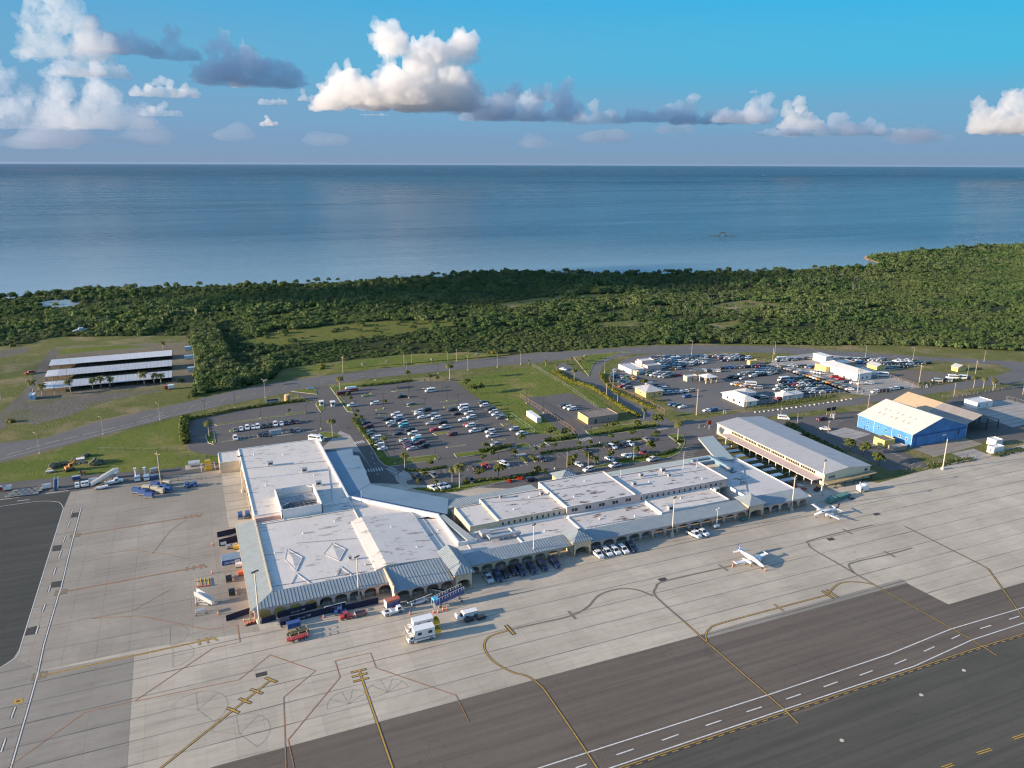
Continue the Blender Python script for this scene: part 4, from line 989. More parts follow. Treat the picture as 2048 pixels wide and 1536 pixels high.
# front block and its low roofs
flat_block(T, 'front_wall', 13.4, 202.3, 46.0, 248.0, 0, 4.6, m_cream, m_memb, .3)
flat_block(T, 'front_wall', 22.5, 248.0, 46.0, 254.5, 0, 4.6, m_cream, m_memb, .2)
flat_block(T, 'front_wall', 13.4, 248.0, 22.5, 249.2, 0, 4.6, m_pink, m_memb, .3)
b = MB(); b.box(13.4, 252.6, 0, 22.5, 254.5, 4.9); b.build('court_wall', m_pink, T)
b = MB(); b.box(14.5, 252.5, .3, 17.6, 252.6, 2.6); b.box(18.4, 252.5, .3, 21.8, 252.6, 2.6); b.build('court_door', m_int, T)
flat_block(T, 'middle_wall', 46.0, 233.0, 72.0, 240.0, 0, 4.4, m_wht, m_memb, .1)
b = MB(); b.prism([(46.0, 240), (72, 240), (71.2, 231.5), (70.4, 230.6), (46, 256.9)], 4.3, 4.52); b.build('flat_roof', m_memb, T)
b = MB(); b.box(46.0, 203, 0, 63.5, 233.0, 4.2, 0); b.build('middle_wall', m_cream, T)
# humped membrane over the check-in hall
b = MB()
for x0, x1, za_, zb_ in ((43.0, 46.5, 5.0, 5.9), (46.5, 63.8, 5.9, 4.9)):
    b.add([(x0, 203.4, za_), (x1, 203.4, zb_), (x1, 238.4, zb_), (x0, 238.4, za_), (x0, 203.4, 4.2), (x1, 203.4, 4.2), (x1, 238.4, 4.2), (x0, 238.4, 4.2)], [(0, 1, 2, 3), (4, 5, 1, 0), (7, 3, 2, 6), (5, 6, 2, 1), (4, 0, 3, 7)])
b.build('sloped_roof', m_memb, T)
b = MB(); b.box(63.8, 203, 0, 73.5, 233, 4.3); b.build('low_roof', [m_memb], T)
# kite-shaped curbs of the low roof lights
b = MB()
for q in ([(574, 1098), (605, 1115), (592, 1143), (570, 1119)], [(665, 1086), (691, 1099), (678, 1122), (647, 1108)], [(592, 1146), (619, 1166), (604, 1184), (581, 1168)], [(680, 1133), (703, 1150), (690, 1165), (672, 1152)]):
    P_ = [G(*p, 4.72) for p in q]; cc = sum(P_, Vector((0, 0, 0)))/4
    for i in range(4):
        p, r_ = P_[i], P_[(i+1) % 4]; d = (r_-p).normalized(); nn = Vector((-d.y, d.x, 0))*.10; u = Vector((0, 0, .10))
        if p.y < 203.6 or r_.y < 203.6: continue
        b.add([p-nn, r_-nn, r_+nn, p+nn, p-nn+u, r_-nn+u, r_+nn+u, p+nn+u], [(0, 1, 5, 4), (1, 2, 6, 5), (2, 3, 7, 6), (3, 0, 4, 7), (4, 5, 6, 7)])
    if min(p.y for p in P_) > 203.6: b.add([tuple(p) for p in P_]+[(cc.x, cc.y, 4.98)], [(0, 1, 4), (1, 2, 4), (2, 3, 4), (3, 0, 4), (1, 0, 4), (2, 1, 4), (3, 2, 4), (0, 3, 4)][:4])
b.build('roof_light', m_memb, T)
# skirt roofs and arcades
b = MB(); seam_roof(b, (7.3, 252.0, 3.9), (7.3, 196.6, 3.9), (13.5, 202.6, 5.1), (13.5, 252.0, 5.1), 1.0, .05); b.build('metal_roof', m_seam2, T)
b = MB(); seam_roof(b, (7.3, 196.6, 3.9), (45.8, 196.6, 3.9), (45.8, 202.6, 5.1), (13.5, 202.6, 5.1)); b.build('metal_roof', m_seam, T)
b = MB(); seam_roof(b, (45.4, 191.0, 4.0), (63.0, 191.0, 4.0), (63.0, 202.6, 5.4), (45.4, 202.6, 5.4)); b.build('metal_roof', m_seam, T)
b = MB(); seam_roof(b, (69.0, 196.5, 4.0), (104.4, 196.5, 4.0), (104.4, 202.6, 5.1), (69.0, 202.6, 5.1)); b.build('metal_roof', m_seam, T)
b = MB(); seam_roof(b, (110.6, 196.5, 4.0), (173.4, 196.5, 4.0), (173.4, 202.8, 5.1), (110.6, 202.8, 5.1)); b.build('metal_roof', m_seam, T)
b = MB(); seam_roof(b, (179.8, 196.5, 4.0), (201.6, 196.5, 4.0), (201.6, 202.8, 5.1), (179.8, 202.8, 5.1)); b.build('metal_roof', m_seam, T)
for q in ((7.2, 196.5, 3.72, 7.5, 252, 3.95), (13.35, 202.5, 4.6, 13.75, 252, 5.3), (45.2, 191, 3.6, 45.55, 202.7, 5.62), (201.4, 196.5, 3.75, 201.75, 203, 4.3)): b = MB(); b.box(*q); b.build('fascia', m_cream, T)
AM = [m_pink, m_stone, m_ochre]
b = MB(); arcade(b, 8.5, 12.8, YF, 3.9, 1, blind=(0,)); arcade(b, 12.8, 46.2, YF, 3.9, 8, blind=(0, 1, 2)); b.build('arcade_wall', AM, T)
b = MB(); arcade(b, 46.2, 63.6, 192.6, 3.95, 4, m=0); b.box(45.7, 192.0, 0, 46.2, 197.5, 4.0, 0); b.build('arcade_wall', AM, T)
b = MB(); arcade(b, 69.2, 104.6, YF, 3.95, 8); b.build('arcade_wall', [m_cream, m_stone, m_ochre], T)
b = MB(); arcade(b, 110.9, 173.6, YF, 3.95, 13); b.build('arcade_wall', [m_pink, m_stone, m_ochre], T)
b = MB(); arcade(b, 180.0, 201.2, YF, 3.95, 5); b.box(200.7, 198, 0, 201.2, 203, 4.0, 0); b.build('arcade_wall', [m_pink, m_stone, m_ochre], T)
b = MB()
for x0, x1, y in ((26.5, 45.5, 198.2), (47, 63, 193.3), (70, 104, 198.2), (111.5, 173, 198.2), (180.6, 200.6, 198.2)): rail(b, x0, x1, y)
b.build('railing', m_frame, T)
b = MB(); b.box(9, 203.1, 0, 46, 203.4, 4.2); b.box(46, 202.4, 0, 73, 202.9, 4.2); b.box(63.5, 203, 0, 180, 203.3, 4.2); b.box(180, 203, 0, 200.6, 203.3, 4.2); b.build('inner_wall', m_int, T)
b = MB(); b.box(8.2, 198, 0, 8.5, 251.8, 3.8); b.build('side_wall', m_pink, T)
# low flat roofs between the arcade and the raised blocks
flat_block(T, 'low_wall', 73.5, 203.4, 90.0, 216.5, 0, 4.35, m_cream, m_memb3, .12); flat_block(T, 'low_wall', 90.0, 203.4, 111.5, 216.5, 0, 4.35, m_wht, m_memb, .3)
flat_block(T, 'low_wall', 111.5, 203.4, 142.0, 214.9, 0, 4.35, m_wht, m_memb2, .3); flat_block(T, 'low_wall', 142.0, 203.4, 170.5, 214.9, 0, 5.2, m_wht, m_memb, .3)
b = MB(); b.box(170.5, 203.4, 0, 179.0, 214.9, .2); b.build('court_floor', m_stone, T)
flat_block(T, 'east_wall', 179.0, 203.4, 200.5, 238.5, 0, 4.35, m_wht, m_memb2, .3)
b = MB(); b.box(188.5, 226, 4.4, 190.0, 240, 6.3); b.box(180, 238.5, 4.4, 190, 240, 6.0); b.build('screen_wall', m_flatblue, T)
# raised second-floor blocks with their window rows
def raised(name, x0, y0, x1, y1, z, wall, roof, wins, par=.35):
    r = MB(); r.box(x0, y0, 4.3, x1, y1, z); 
    for q in ((x0, y0, x1, y0+.3), (x0, y1-.3, x1, y1), (x0, y0+.3, x0+.3, y1-.3), (x1-.3, y0+.3, x1, y1-.3)): r.box(q[0], q[1], z, q[2], q[3], z+par, 0, top=1)
    o = r.build(name, [wall, m_wht], T)
    d = MB(); d.box(x0+.3, y0+.3, z-.05, x1-.3, y1-.3, z+.03); d.build('flat_roof', roof, o)
    for x, wd, pn in wins: win(o, x, y0, z-1.75, z-.55, wd, 'front', m_frame, pn)
    return o
raised('raised_block', 77.0, 215.8, 87.0, 231.3, 6.6, m_cream, m_memb, [])
raised('raised_block', 87.0, 215.9, 111.7, 234.0, 6.9, m_cream, m_memb2, [(88.6+i*2.07, .75, 1) for i in range(11)])
raised('raised_block', 111.7, 215.0, 139.0, 238.3, 7.6, m_pink, m_memb2, [(114.6+i*5.3, 2.3, 2) for i in range(5)])
raised('raised_block', 139.0, 215.1, 178.8, 233.6, 7.2, m_pink, m_memb2, [(141.2+i*2.3, .7, 1) for i in range(16)])
b = MB(); b.box(77, 214.6, 4.3, 111.6, 215.8, 4.9); b.box(111.8, 213.7, 4.3, 142, 214.9, 4.95); b.build('ledge', m_wht, T)
# arcade towers
def tower(x0, y0, x1, y1, zw, ze, zr, back=None, ins=.75):
    o = MB(); arcade(o, x0, x1, y0, zw, 1, .5, 1.3, 1.9, 1.15); 
    o.box(x0, y0+.5, 0, x0+.5, y1, zw); o.box(x1-.5, y0+.5, 0, x1, y1, zw)
    q = o.build('tower_wall', [m_cream, m_stone, m_ochre], T)
    r = MB()
    if back:
        xc = (x0+x1)/2; yr = y0+(x1-x0)/2-.4
        a, c, d, e = (x0-ins, y0-ins, ze), (x1+ins, y0-ins, ze), (xc, yr, zr), (xc, back, zr)
        seam_roof(r, a, c, d, d); seam_roof(r, (x0-ins, back, ze), a, d, e); seam_roof(r, c, (x1+ins, back, ze), e, d)
        r.add([(x0-ins, back, ze), (x1+ins, back, ze), e], [(0, 1, 2), (2, 1, 0)])
    else: hip(r, x0-ins, y0-ins, x1+ins, y1+ins, ze, zr)
    r.build('tower_roof', m_seam2 if False else m_seam, q)
    return q
tower(63.6, 191.4, 68.7, 203, 5.3, 5.3, 7.2, back=206.5)
tower(104.6, 196.0, 110.8, 203.2, 5.3, 5.3, 7.4)
tower(173.8, 196.6, 180.2, 203.6, 5.4, 5.4, 7.6)
# kerbside canopies at the back
b = MB(); b.prism([(46.1, 258.6), (56.2, 267.2), (57.4, 282), (58.4, 297.4), (56.3, 298.8), (57.6, 306.5), (46.1, 306.5)], 4.55, 4.95); b.build('canopy_roof', m_flatblue, T)
b = MB(); b.prism([(46.1, 258.4), (56.1, 267.0), (78.9, 243.5), (74.6, 231.9)], 4.5, 4.9); b.build('canopy_roof', m_flatblue, T)
b = MB()
for (x0, y0), (x1, y1) in (((46.0, 257.4), (71.2, 230.6)),):
    d = Vector((x1-x0, y1-y0, 0)).normalized(); nn = Vector((-d.y, d.x, 0))*.35; p, q = Vector((x0, y0, 4.3)), Vector((x1, y1, 4.3)); u = Vector((0, 0, 1.5))
    b.add([p-nn, q-nn, q+nn, p+nn, p-nn+u, q-nn+u, q+nn+u, p+nn+u], [(0, 1, 5, 4), (1, 2, 6, 5), (2, 3, 7, 6), (3, 0, 4, 7), (4, 5, 6, 7)])
b.build('parapet', m_wht, T)
b = MB()
for x, y in ((56, 305), (57.5, 296), (56.6, 282), (55.6, 268), (62, 260), (69, 253), (76, 245)): b = MB(); b.box(x-.9, y-.9, 0, x-.4, y-.4, 4.5); b.build('canopy_post', m_wht, T)
b = MB(); seam_roof(b, (77.6, 238.6, 4.6), (72.2, 229.5, 4.3), (73.9, 214.6, 5.2), (75.6, 216.8, 5.6), 1.0, .05) if False else None
b.prism([(71.0, 230.6), (73.0, 230.6), (76.6, 209.4), (74.0, 209.4)], 4.6, 5.5); b.build('link_roof', m_seam2, T)
b = MB(); b.box(70.6, 209.2, 4.3, 71.2, 230.9, 5.6); b.box(71.2, 209.2, 4.3, 77, 209.7, 5.5); b.build('link_parapet', m_wht, T)
b = MB(); seam_roof(b, (112, 245.2, 4.2), (76.5, 243.6, 4.2), (76.5, 235.5, 5.0), (112, 237.0, 5.0), .8, .12); b.build('metal_roof', m_seam, T)
b = MB(); seam_roof(b, (193.5, 244.5, 4.3), (139.2, 244.5, 4.3), (139.2, 236.5, 5.6), (193.5, 236.5, 5.6), 1.1, .05); b.box(139.2, 235.9, 4.4, 188.5, 236.5, 5.7, 1); b.build('metal_roof', [m_seam2, m_flatblue], T)
b = MB(); b.box(77, 231.3, 0, 188, 236, 4.4); b.build('rear_wall', m_cream, T)
b = MB(); b.prism([(190.5, 236.2), (198.3, 236.0), (207.5, 262), (200.0, 262.5)], 4.2, 5.0); b.build('link_roof', m_seam2, T)
b = MB(); b.box(121, 238.3, 0, 128.4, 245.6, 7.0); q = b.build('tower_wall', m_yelw, T)
b = MB(); hip(b, 120.2, 237.5, 129.2, 246.4, 7.0, 9.3); b.build('tower_roof', m_seam, q)
# plant enclosure on the hall roof
b = MB()
X0, Y0, X1, Y1 = 22.0, 249.4, 35.6, 268.6
for q in ((X0, Y0, X1, Y0+.3), (X0, Y1-.3, X1, Y1), (X0, Y0, X0+.3, Y1), (X1-.3, Y0, X1, Y1)): b.box(q[0], q[1], 4.6, q[2], q[3], 8.0)
b.build('plant_screen', m_wht, T)
b = MB()
for (p, q) in (((X0, Y1-3), (X0+3, Y1)), ((X1-3, Y1), (X1, Y1-3)), ((X0, Y0+4), (X0+3.4, Y0+6)), ((X1, Y0+7), (X1-3, Y0+8)), ((X0+2, Y0), (X0, Y0+2)), ((X1-2, Y0), (X1, Y0+3))): b.tube((*p, 7.6), (*q, 7.6), .14, n=5)
b.build('screen_brace', m_frame, T)
def chiller(name, n, label, x, y, rows):
    o = empty(name, (x, y, 5.1)); tag(o, label, 'chiller', 'chillers inside the roof screen')
    a = MB(); a.box(-5.6, -rows*1.0, 0, 5.6, rows*1.0, 1.4); a.build('housing', m_dark, o)
    for i in range(n):
        for j in range(rows):
            f = MB(); xx = -4.8+i*9.6/(n-1); yy = -rows*1.0+1+j*2.0
            f.prism([(xx+.72*cos(t*pi/6), yy+.72*sin(t*pi/6)) for t in range(12)], 1.4, 1.85, 0, 1); f.build('fan', [m_metal, m_dark], o)
chiller('chiller', 7, 'dark chiller with two rows of round fans inside the white roof screen', 28.9, 254.4, 2)
o = empty('duct_bank', (28.8, 262, 5.1)); tag(o, 'long pale ducts lying behind the chiller in the white roof screen', 'ducts')
b = MB()
for i in range(5): b.box(-5.8, -2.6+i*1.1, 0, 5.8, -1.9+i*1.1, .9)
b.build('duct', m_metal, o)
def rooftop(x, y, z, w_, d_, h, label, leg=.5):
    o = empty('rooftop_unit', (x, y, z)); tag(o, label, 'rooftop unit', 'rooftop air units on the terminal')
    a = MB(); a.box(-w_/2, -d_/2, leg, w_/2, d_/2, leg+h); a.box(-w_/2-.1, -d_/2-.1, leg+h, w_/2+.1, d_/2+.1, leg+h+.12); a.build('casing', m_metal, o)
    a = MB()
    for sx in (-1, 1):
        for sy in (-1, 1): a.box(sx*w_*.4-.1, sy*d_*.4-.1, 0, sx*w_*.4+.1, sy*d_*.4+.1, leg)
    a.build('stand', m_frame, o)
    a = MB(); a.box(-w_*.3, -d_/2-.04, leg+h*.25, w_*.3, -d_/2, leg+h*.75); a.build('grille', m_dark, o)
for (px, py, z, lab) in ((541, 931, 5.05, 'grey rooftop unit nearest the annex corner of the hall roof'), (609, 944, 5.05, 'grey rooftop unit in the middle of the white hall roof'), (637, 971, 5.05, 'grey rooftop unit just behind the white roof screen')):
    g = G(px, py, z); rooftop(g.x, g.y, z, 2.0, 1.5, 1.1, lab)
for (px, py, z, s, lab) in ((1002, 996, 7, .8, 'low metal vent box on the stained roof near the kerb-side canopy'), (1083, 990, 7, 1.0, 'tall white vent at the end of the stained roof'), (1282, 953, 7.3, 1.0, 'white vent box beside the brown streaks on the long east roof'), (1325, 943, 7.3, 1.3, 'broad white vent hood at the middle of the long east roof'), (1268, 971, 7.3, 1.1, 'white vent box near the front edge of the long east roof'), (1338, 953, 7.3, .8, 'thin white vent right of the broad hood'),
                      (1433, 984, 5.3, 1.4, 'large white vent box at the rear of the raised porch roof'), (1340, 1020, 5.3, 1.4, 'white vent box at the front corner of the raised porch roof'), (1485, 967, 4.5, 1.0, 'small vent on the east roof near the courtyard'), (1458, 941, 4.5, 1.5, 'grey roof hatch beside the blue screen wall'), (700, 1119, 4.8, .7, 'small vent stub near the end of the check-in hall roof')):
    g = G(px, py, z); rooftop(g.x, g.y, z, 1.3*s, 1.1*s, .9*s, lab, .3)
o = empty('kitchen_duct', (0, 0, 0)); tag(o, 'silver kitchen duct on legs along the low roof at the front', 'duct')
b = MB(); g0 = G(968, 1068, 5.2); b.box(g0.x-1.2, g0.y-1.5, 4.6, g0.x+1.6, g0.y+1.5, 6.2); b.build('fan_box', m_metal, o)
b = MB(); b.box(g0.x+.2, g0.y-4.6, 5.2, g0.x+1.5, g0.y-1.5, 6.0); b.box(g0.x+1.5, g0.y-4.6, 5.2, g0.x+11, g0.y-3.2, 6.0); b.build('duct', m_metal, o)
b = MB()
for i in range(6): b.box(g0.x+1.0+i*1.9, g0.y-4.5, 4.35, g0.x+1.2+i*1.9, g0.y-4.3, 5.2)
b.build('stand', m_frame, o)
# pipes, vents and seams lying on the roofs
for p_, q_ in (((14.5, 300, 5.15), (45, 296, 5.15)), ((40, 256, 5.15), (44.5, 290, 5.15)), ((24, 230, 4.75), (42, 226, 4.75)), ((14, 206, 4.75), (40, 204.2, 4.75)), ((66, 206, 4.5), (66, 232, 4.5)), ((114, 205, 4.5), (140, 204.4, 4.5)), ((90, 230, 7.05), (110, 226, 7.05)), ((113, 230, 7.75), (138, 229, 7.75)), ((142, 228, 7.35), (177, 226, 7.35)), ((182, 208, 4.5), (198, 230, 4.5)), ((145, 208, 5.35), (169, 207, 5.35))): b = MB(); b.tube(p_, q_, .09, n=5); b.build('roof_pipe', m_metal, T)
for x, y, z in ((19, 315, 5.03), (30, 310, 5.03), (38, 283, 5.03), (20, 280, 5.03), (27, 236, 4.63), (38, 241, 4.63), (17, 226, 4.63), (41, 208, 4.63), (54, 228, 5.2), (58, 212, 5.0), (68, 222, 4.3), (80, 212, 4.4), (100, 208, 4.4), (95, 222, 6.95), (104, 229, 6.95), (118, 222, 7.65), (128, 233, 7.65), (121, 209, 4.4), (133, 206, 4.4), (150, 224, 7.25), (160, 229, 7.25), (170, 219, 7.25), (155, 211, 5.25), (190, 214, 4.4), (195, 226, 4.4), (184, 220, 4.4)):
    f = MB(); f.prism([(x+.22*cos(i*pi/4), y+.22*sin(i*pi/4)) for i in range(8)], z-.02, z+.55+.3*((x*7) % 1)); f.prism([(x+.34*cos(i*pi/4), y+.34*sin(i*pi/4)) for i in range(8)], z+.9, z+1.0) if False else None; f.build('roof_vent', m_frame, T)
# aerial masts on the roof
for px, py, z, h, lab in ((1366, 938, 7.3, 7, 'thin aerial pole on the long east roof'), (1393, 936, 7.3, 4, 'shorter aerial pole on the far end of the long east roof'), (1241, 955, 7.3, 3.5, 'aerial pole at the joint of the two east roofs'), (723, 1003, 5.8, 4, 'aerial pole on the slanting white parapet')):
    g = G(px, py, z); o = empty('aerial_pole', (g.x, g.y, z)); tag(o, lab, 'aerial'); b = MB(); b.tube((0, 0, 0), (0, 0, h), .09, .05, n=5); b.build('pole', m_frame, o); b = MB(); b.box(-.25, -.25, 0, .25, .25, .25); b.build('foot', m_metal, o)

# ------------------------------------------------------------------ long gate building
m_gr = M('pale_grey_metal_roof', (.38, .375, .37), .5, .0, .08, .3); m_gr2 = M('creamy_panel', (.66, .585, .42), .75, var=.08)
B2 = empty('gate_building', (0, 0, 0)); tag(B2, 'long low gate building with grey gabled roof and a ribbon of windows', 'gate building')
x0, x1, y0, y1, ze, zr, xr = 219.8, 243.4, 208.8, 275.0, 5.2, 6.3, 231.5
b = MB(); b.box(x0, y0, 0, x1, y1, ze); b.add([(x0, y0, ze), (x1, y0, ze), (xr, y0, zr)], [(0, 1, 2)]); b.add([(x0, y1, ze), (x1, y1, ze), (xr, y1, zr)], [(2, 1, 0)]); b.build('wall', m_gr2, B2)
b = MB(); seam_roof(b, (x0-.4, y1+.4, ze+.05), (x0-.4, y0-.4, ze+.05), (xr, y0-.4, zr+.1), (xr, y1+.4, zr+.1), 1.4, .03); seam_roof(b, (x1+.4, y0-.4, ze+.05), (x1+.4, 249, ze+.05), (xr, 249, zr+.1), (xr, y0-.4, zr+.1), 1.4, .03)
seam_roof(b, (x1+2.6, 249, ze-.1), (x1+2.6, y1+.4, ze-.1), (xr, y1+.4, zr+.1), (xr, 249, zr+.1), 1.4, .03); b.build('roof', m_gr, B2)
for k in range(6):
    yy = 213.5+k*8.6; f = MB(); gl = MB(); f.box(x0-.1, yy, 3.35, x0, yy+8.0, 3.5); f.box(x0-.1, yy, 4.65, x0, yy+8.0, 4.8)
    for i in range(9): f.box(x0-.12, yy+i*8/8-.06, 3.5, x0+.02, yy+i*8/8+.06, 4.65)
    gl.box(x0-.04, yy+.06, 3.5, x0+.02, yy+7.94, 4.65); o = f.build('window', m_gr2, B2); gl.build('pane', m_glass, o)
b = MB(); b.box(214.6, 209.5, 2.95, x0-.01, 266, 3.2); b.build('porch_roof', m_pink, B2)
for k in range(14):
    yy = 210.2+k*4.0; f = MB(); f.box(214.9, yy-.15, 0, 215.2, yy+.15, 2.95); f.build('porch_post', m_frame, B2)
b = MB(); b.box(x0-.06, 211, .2, x0, 265, 2.5); b.build('glazing', m_glass, B2)
for px in (223.6,): win(B2, px, y0, 2.9, 4.0, 3.2, 'front', m_frame, 6)
win(B2, 241.2, y0, 3.3, 4.4, 1.6, 'front', m_frame, 2)
b = MB(); b.add([(x0-.5, 206.2, 1.9), (x1+1.0, 206.2, 2.9), (x1+1.0, 208.75, 3.0), (x0-.5, 208.75, 2.0), (x0-.5, 206.2, 1.7), (x1+1.0, 206.2, 2.7), (x1+1.0, 208.75, 2.8), (x0-.5, 208.75, 1.8)], [(0, 1, 2, 3), (4, 5, 1, 0), (7, 6, 5, 4), (5, 6, 2, 1), (4, 0, 3, 7)]); b.build('ramp_canopy', M('tan_metal', (.36, .27, .15), .7), B2)
for i in range(5): f = MB(); xx = x0+4+i*4.6; f.box(xx-.1, 206.4, 0, xx+.1, 206.6, 1.85+.04*(xx-x0)); f.build('canopy_post', m_dark, B2)
# steel roof frame left open between the terminal and the gate building
o = empty('steel_frame', (0, 0, 0)); tag(o, 'bare steel roof frame and stacked panels between the terminal and the gate building', 'steel frame')
b = MB()
for k in range(11): b.tube((201.5, 213+k*4.4, 2.2), (213.5, 211.8+k*4.4, 2.2), .22, n=4)
b.build('beam', m_dark, o); b = MB()
for k in range(8):
    b.box(203+k % 3, 214+k*5.6, 2.3, 211-k % 2*1.5, 216.2+k*5.6, 2.55, k % 2)
b.build('panel', [m_metal, m_wht], o); b = MB()
for k in range(6):
    for x in (201.8, 213.2): b.box(x-.12, 213+k*8.8, 0, x+.12, 213.3+k*8.8, 2.2)
b.build('post', m_dark, o)

# ------------------------------------------------------------------ hangars
B3 = empty('blue_hangar', (0, 0, 0)); tag(B3, 'bright blue hangar with cream gabled roof and big sliding doors', 'hangar')
m_blue = M('blue_cladding', (.065, .225, .47), .6, var=.22, scale=.35); m_croof = M('cream_metal_roof', (.58, .56, .50), .5, .0, .07, .3)
m_ltb = M('pale_blue_trim', (.40, .52, .62), .6)
x0, x1, xr, y0, y1, ze, zr = 288.0, 322.2, 305.1, 227.4, 257.6, 6.0, 11.6
b = MB(); b.box(x0, y0, 0, x1, y1, ze); b.add([(x0, y0, ze), (x1, y0, ze), (xr, y0, zr)], [(0, 1, 2)]); b.add([(x0, y1, ze), (x1, y1, ze), (xr, y1, zr)], [(2, 1, 0)]); b.build('wall', m_blue, B3)
b = MB(); seam_roof(b, (x0-.4, y1+.5, ze), (x0-.4, y0-.5, ze), (xr, y0-.5, zr+.2), (xr, y1+.5, zr+.2), 1.2, .03); seam_roof(b, (x1+.4, y0-.5, ze), (x1+.4, y1+.5, ze), (xr, y1+.5, zr+.2), (xr, y0-.5, zr+.2), 1.2, .03); b.build('roof', m_croof, B3)
for i in range(6):
    for j in range(2):
        u = .36+.24*j; xx = x0+(xr-x0)*u; zz = ze+(zr-ze)*u+.16; yy = 234+i*3.4+(0 if i % 2 else .7)
        f = MB(); f.add([(xx-.9, yy, zz-.28), (xx+.9, yy, zz+.31), (xx+.9, yy+.8, zz+.31), (xx-.9, yy+.8, zz-.28)], [(0, 1, 2, 3)]); f.build('skylight', M('dusty_skylight', (.38, .36, .29), .5), B3)
b = MB()
for x in (x0-.05, x1+.05): b.box(x-.14, y0-.14, 0, x+.14, y0+.14, ze)
for y in (238, 248, 257.4): b.box(x0-.16, y-.1, 0, x0-.01, y+.1, ze)
b.build('corner_trim', m_ltb, B3)
for i, (a, c) in enumerate(((290.5, 296.5), (296.6, 303), (303.1, 309), (309.1, 315), (315.1, 321))):
    f = MB(); f.box(a, y0-.22, .1, c, y0-.02, 4.6); o = f.build('sliding_door', m_blue, B3); f = MB(); f.box(a-.06, y0-.26, .1, a+.06, y0-.22, 4.6); f.build('edge_strip', m_dark, o)
b = MB()
for i in range(60): yy = y0+.3+i*.5; b.box(x0-.045, yy, .05, x0, yy+.14, ze-.1)
for i in range(67):
    xx = x0+.4+i*.5; hz = ze+(zr-ze)*(1-abs(xx-xr)/(xr-x0))-.25; b.box(xx, y0-.04, 5.02, xx+.14, y0, max(5.1, hz))
b.build('cladding_ribs', m_blue, B3)
b = MB(); b.box(289.5, y0-.4, 4.62, 321.5, y0-.02, 5.0); b.build('door_rail', M('deep_blue_trim', (.02, .09, .26), .5), B3)
f = MB(); f.box(306.2, y0-.26, .1, 308.4, y0-.222, 2.4); f.build('wicket_door', m_blue, B3); f = MB(); f.box(306.6, y0-.3, 2.9, 309.2, y0-.23, 3.5); f.build('sign_board', m_wht, B3)
for y, z in ((230.2, 2.6), (233.8, 2.6), (245.5, 2.9), (241.2, 3.1), (254.8, 3.6), (251.5, 3.6), (251.8, 1.3), (237, .9)):
    win(B3, x0, y, z, z+1.0, .9, 'left', m_wht if y < 240 else m_ltb)
b = MB(); b.box(x0+18.6, y0-.3, 2.0, x0+19.4, y0-.23, 4.4) if False else b.box(316.6, y0-.3, 2.0, 317.3, y0-.23, 4.4); b.build('vent_slot', m_dark, B3)
B4 = empty('open_hangar', (0, 0, 0)); tag(B4, 'open-sided shed with half rusty half grey gabled roof behind the blue hangar', 'hangar')
m_rust = M('rusty_orange_roof', (.50, .37, .23), .7, var=.12, scale=.3); m_wgr = M('weathered_grey_roof', (.27, .245, .225), .6, var=.15, scale=.3)
x0, x1, xr, y0, y1, ze, zr = 323.4, 348.6, 335.4, 230.0, 271.2, 4.2, 8.4
for nm, ya, yb, mt in (('roof', 250.8, y1, m_rust), ('roof', y0, 250.8, m_wgr)):
    b = MB(); seam_roof(b, (x0, yb, ze), (x0, ya, ze), (xr, ya, zr), (xr, yb, zr), 1.2, .03); seam_roof(b, (x1, ya, ze), (x1, yb, ze), (xr, yb, zr), (xr, ya, zr), 1.2, .03); b.build(nm, mt, B4)
for yy in (230.6, 240, 250, 260, 270.5):
    for xx in (323.8, 340.5, 348.2): f = MB(); f.box(xx-.16, yy-.16, 0, xx+.16, yy+.16, ze+(1.6 if xx == 340.5 else -.1)); f.build('post', m_dark, B4)
    f = MB(); f.tube((323.8, yy, ze-.1), (xr, yy, zr-.3), .14, n=4); f.tube((348.2, yy, ze-.1), (xr, yy, zr-.3), .14, n=4); f.tube((336, yy, 3.6), (348.2, yy, 3.4), .1, n=4); f.build('truss', m_dark, B4)

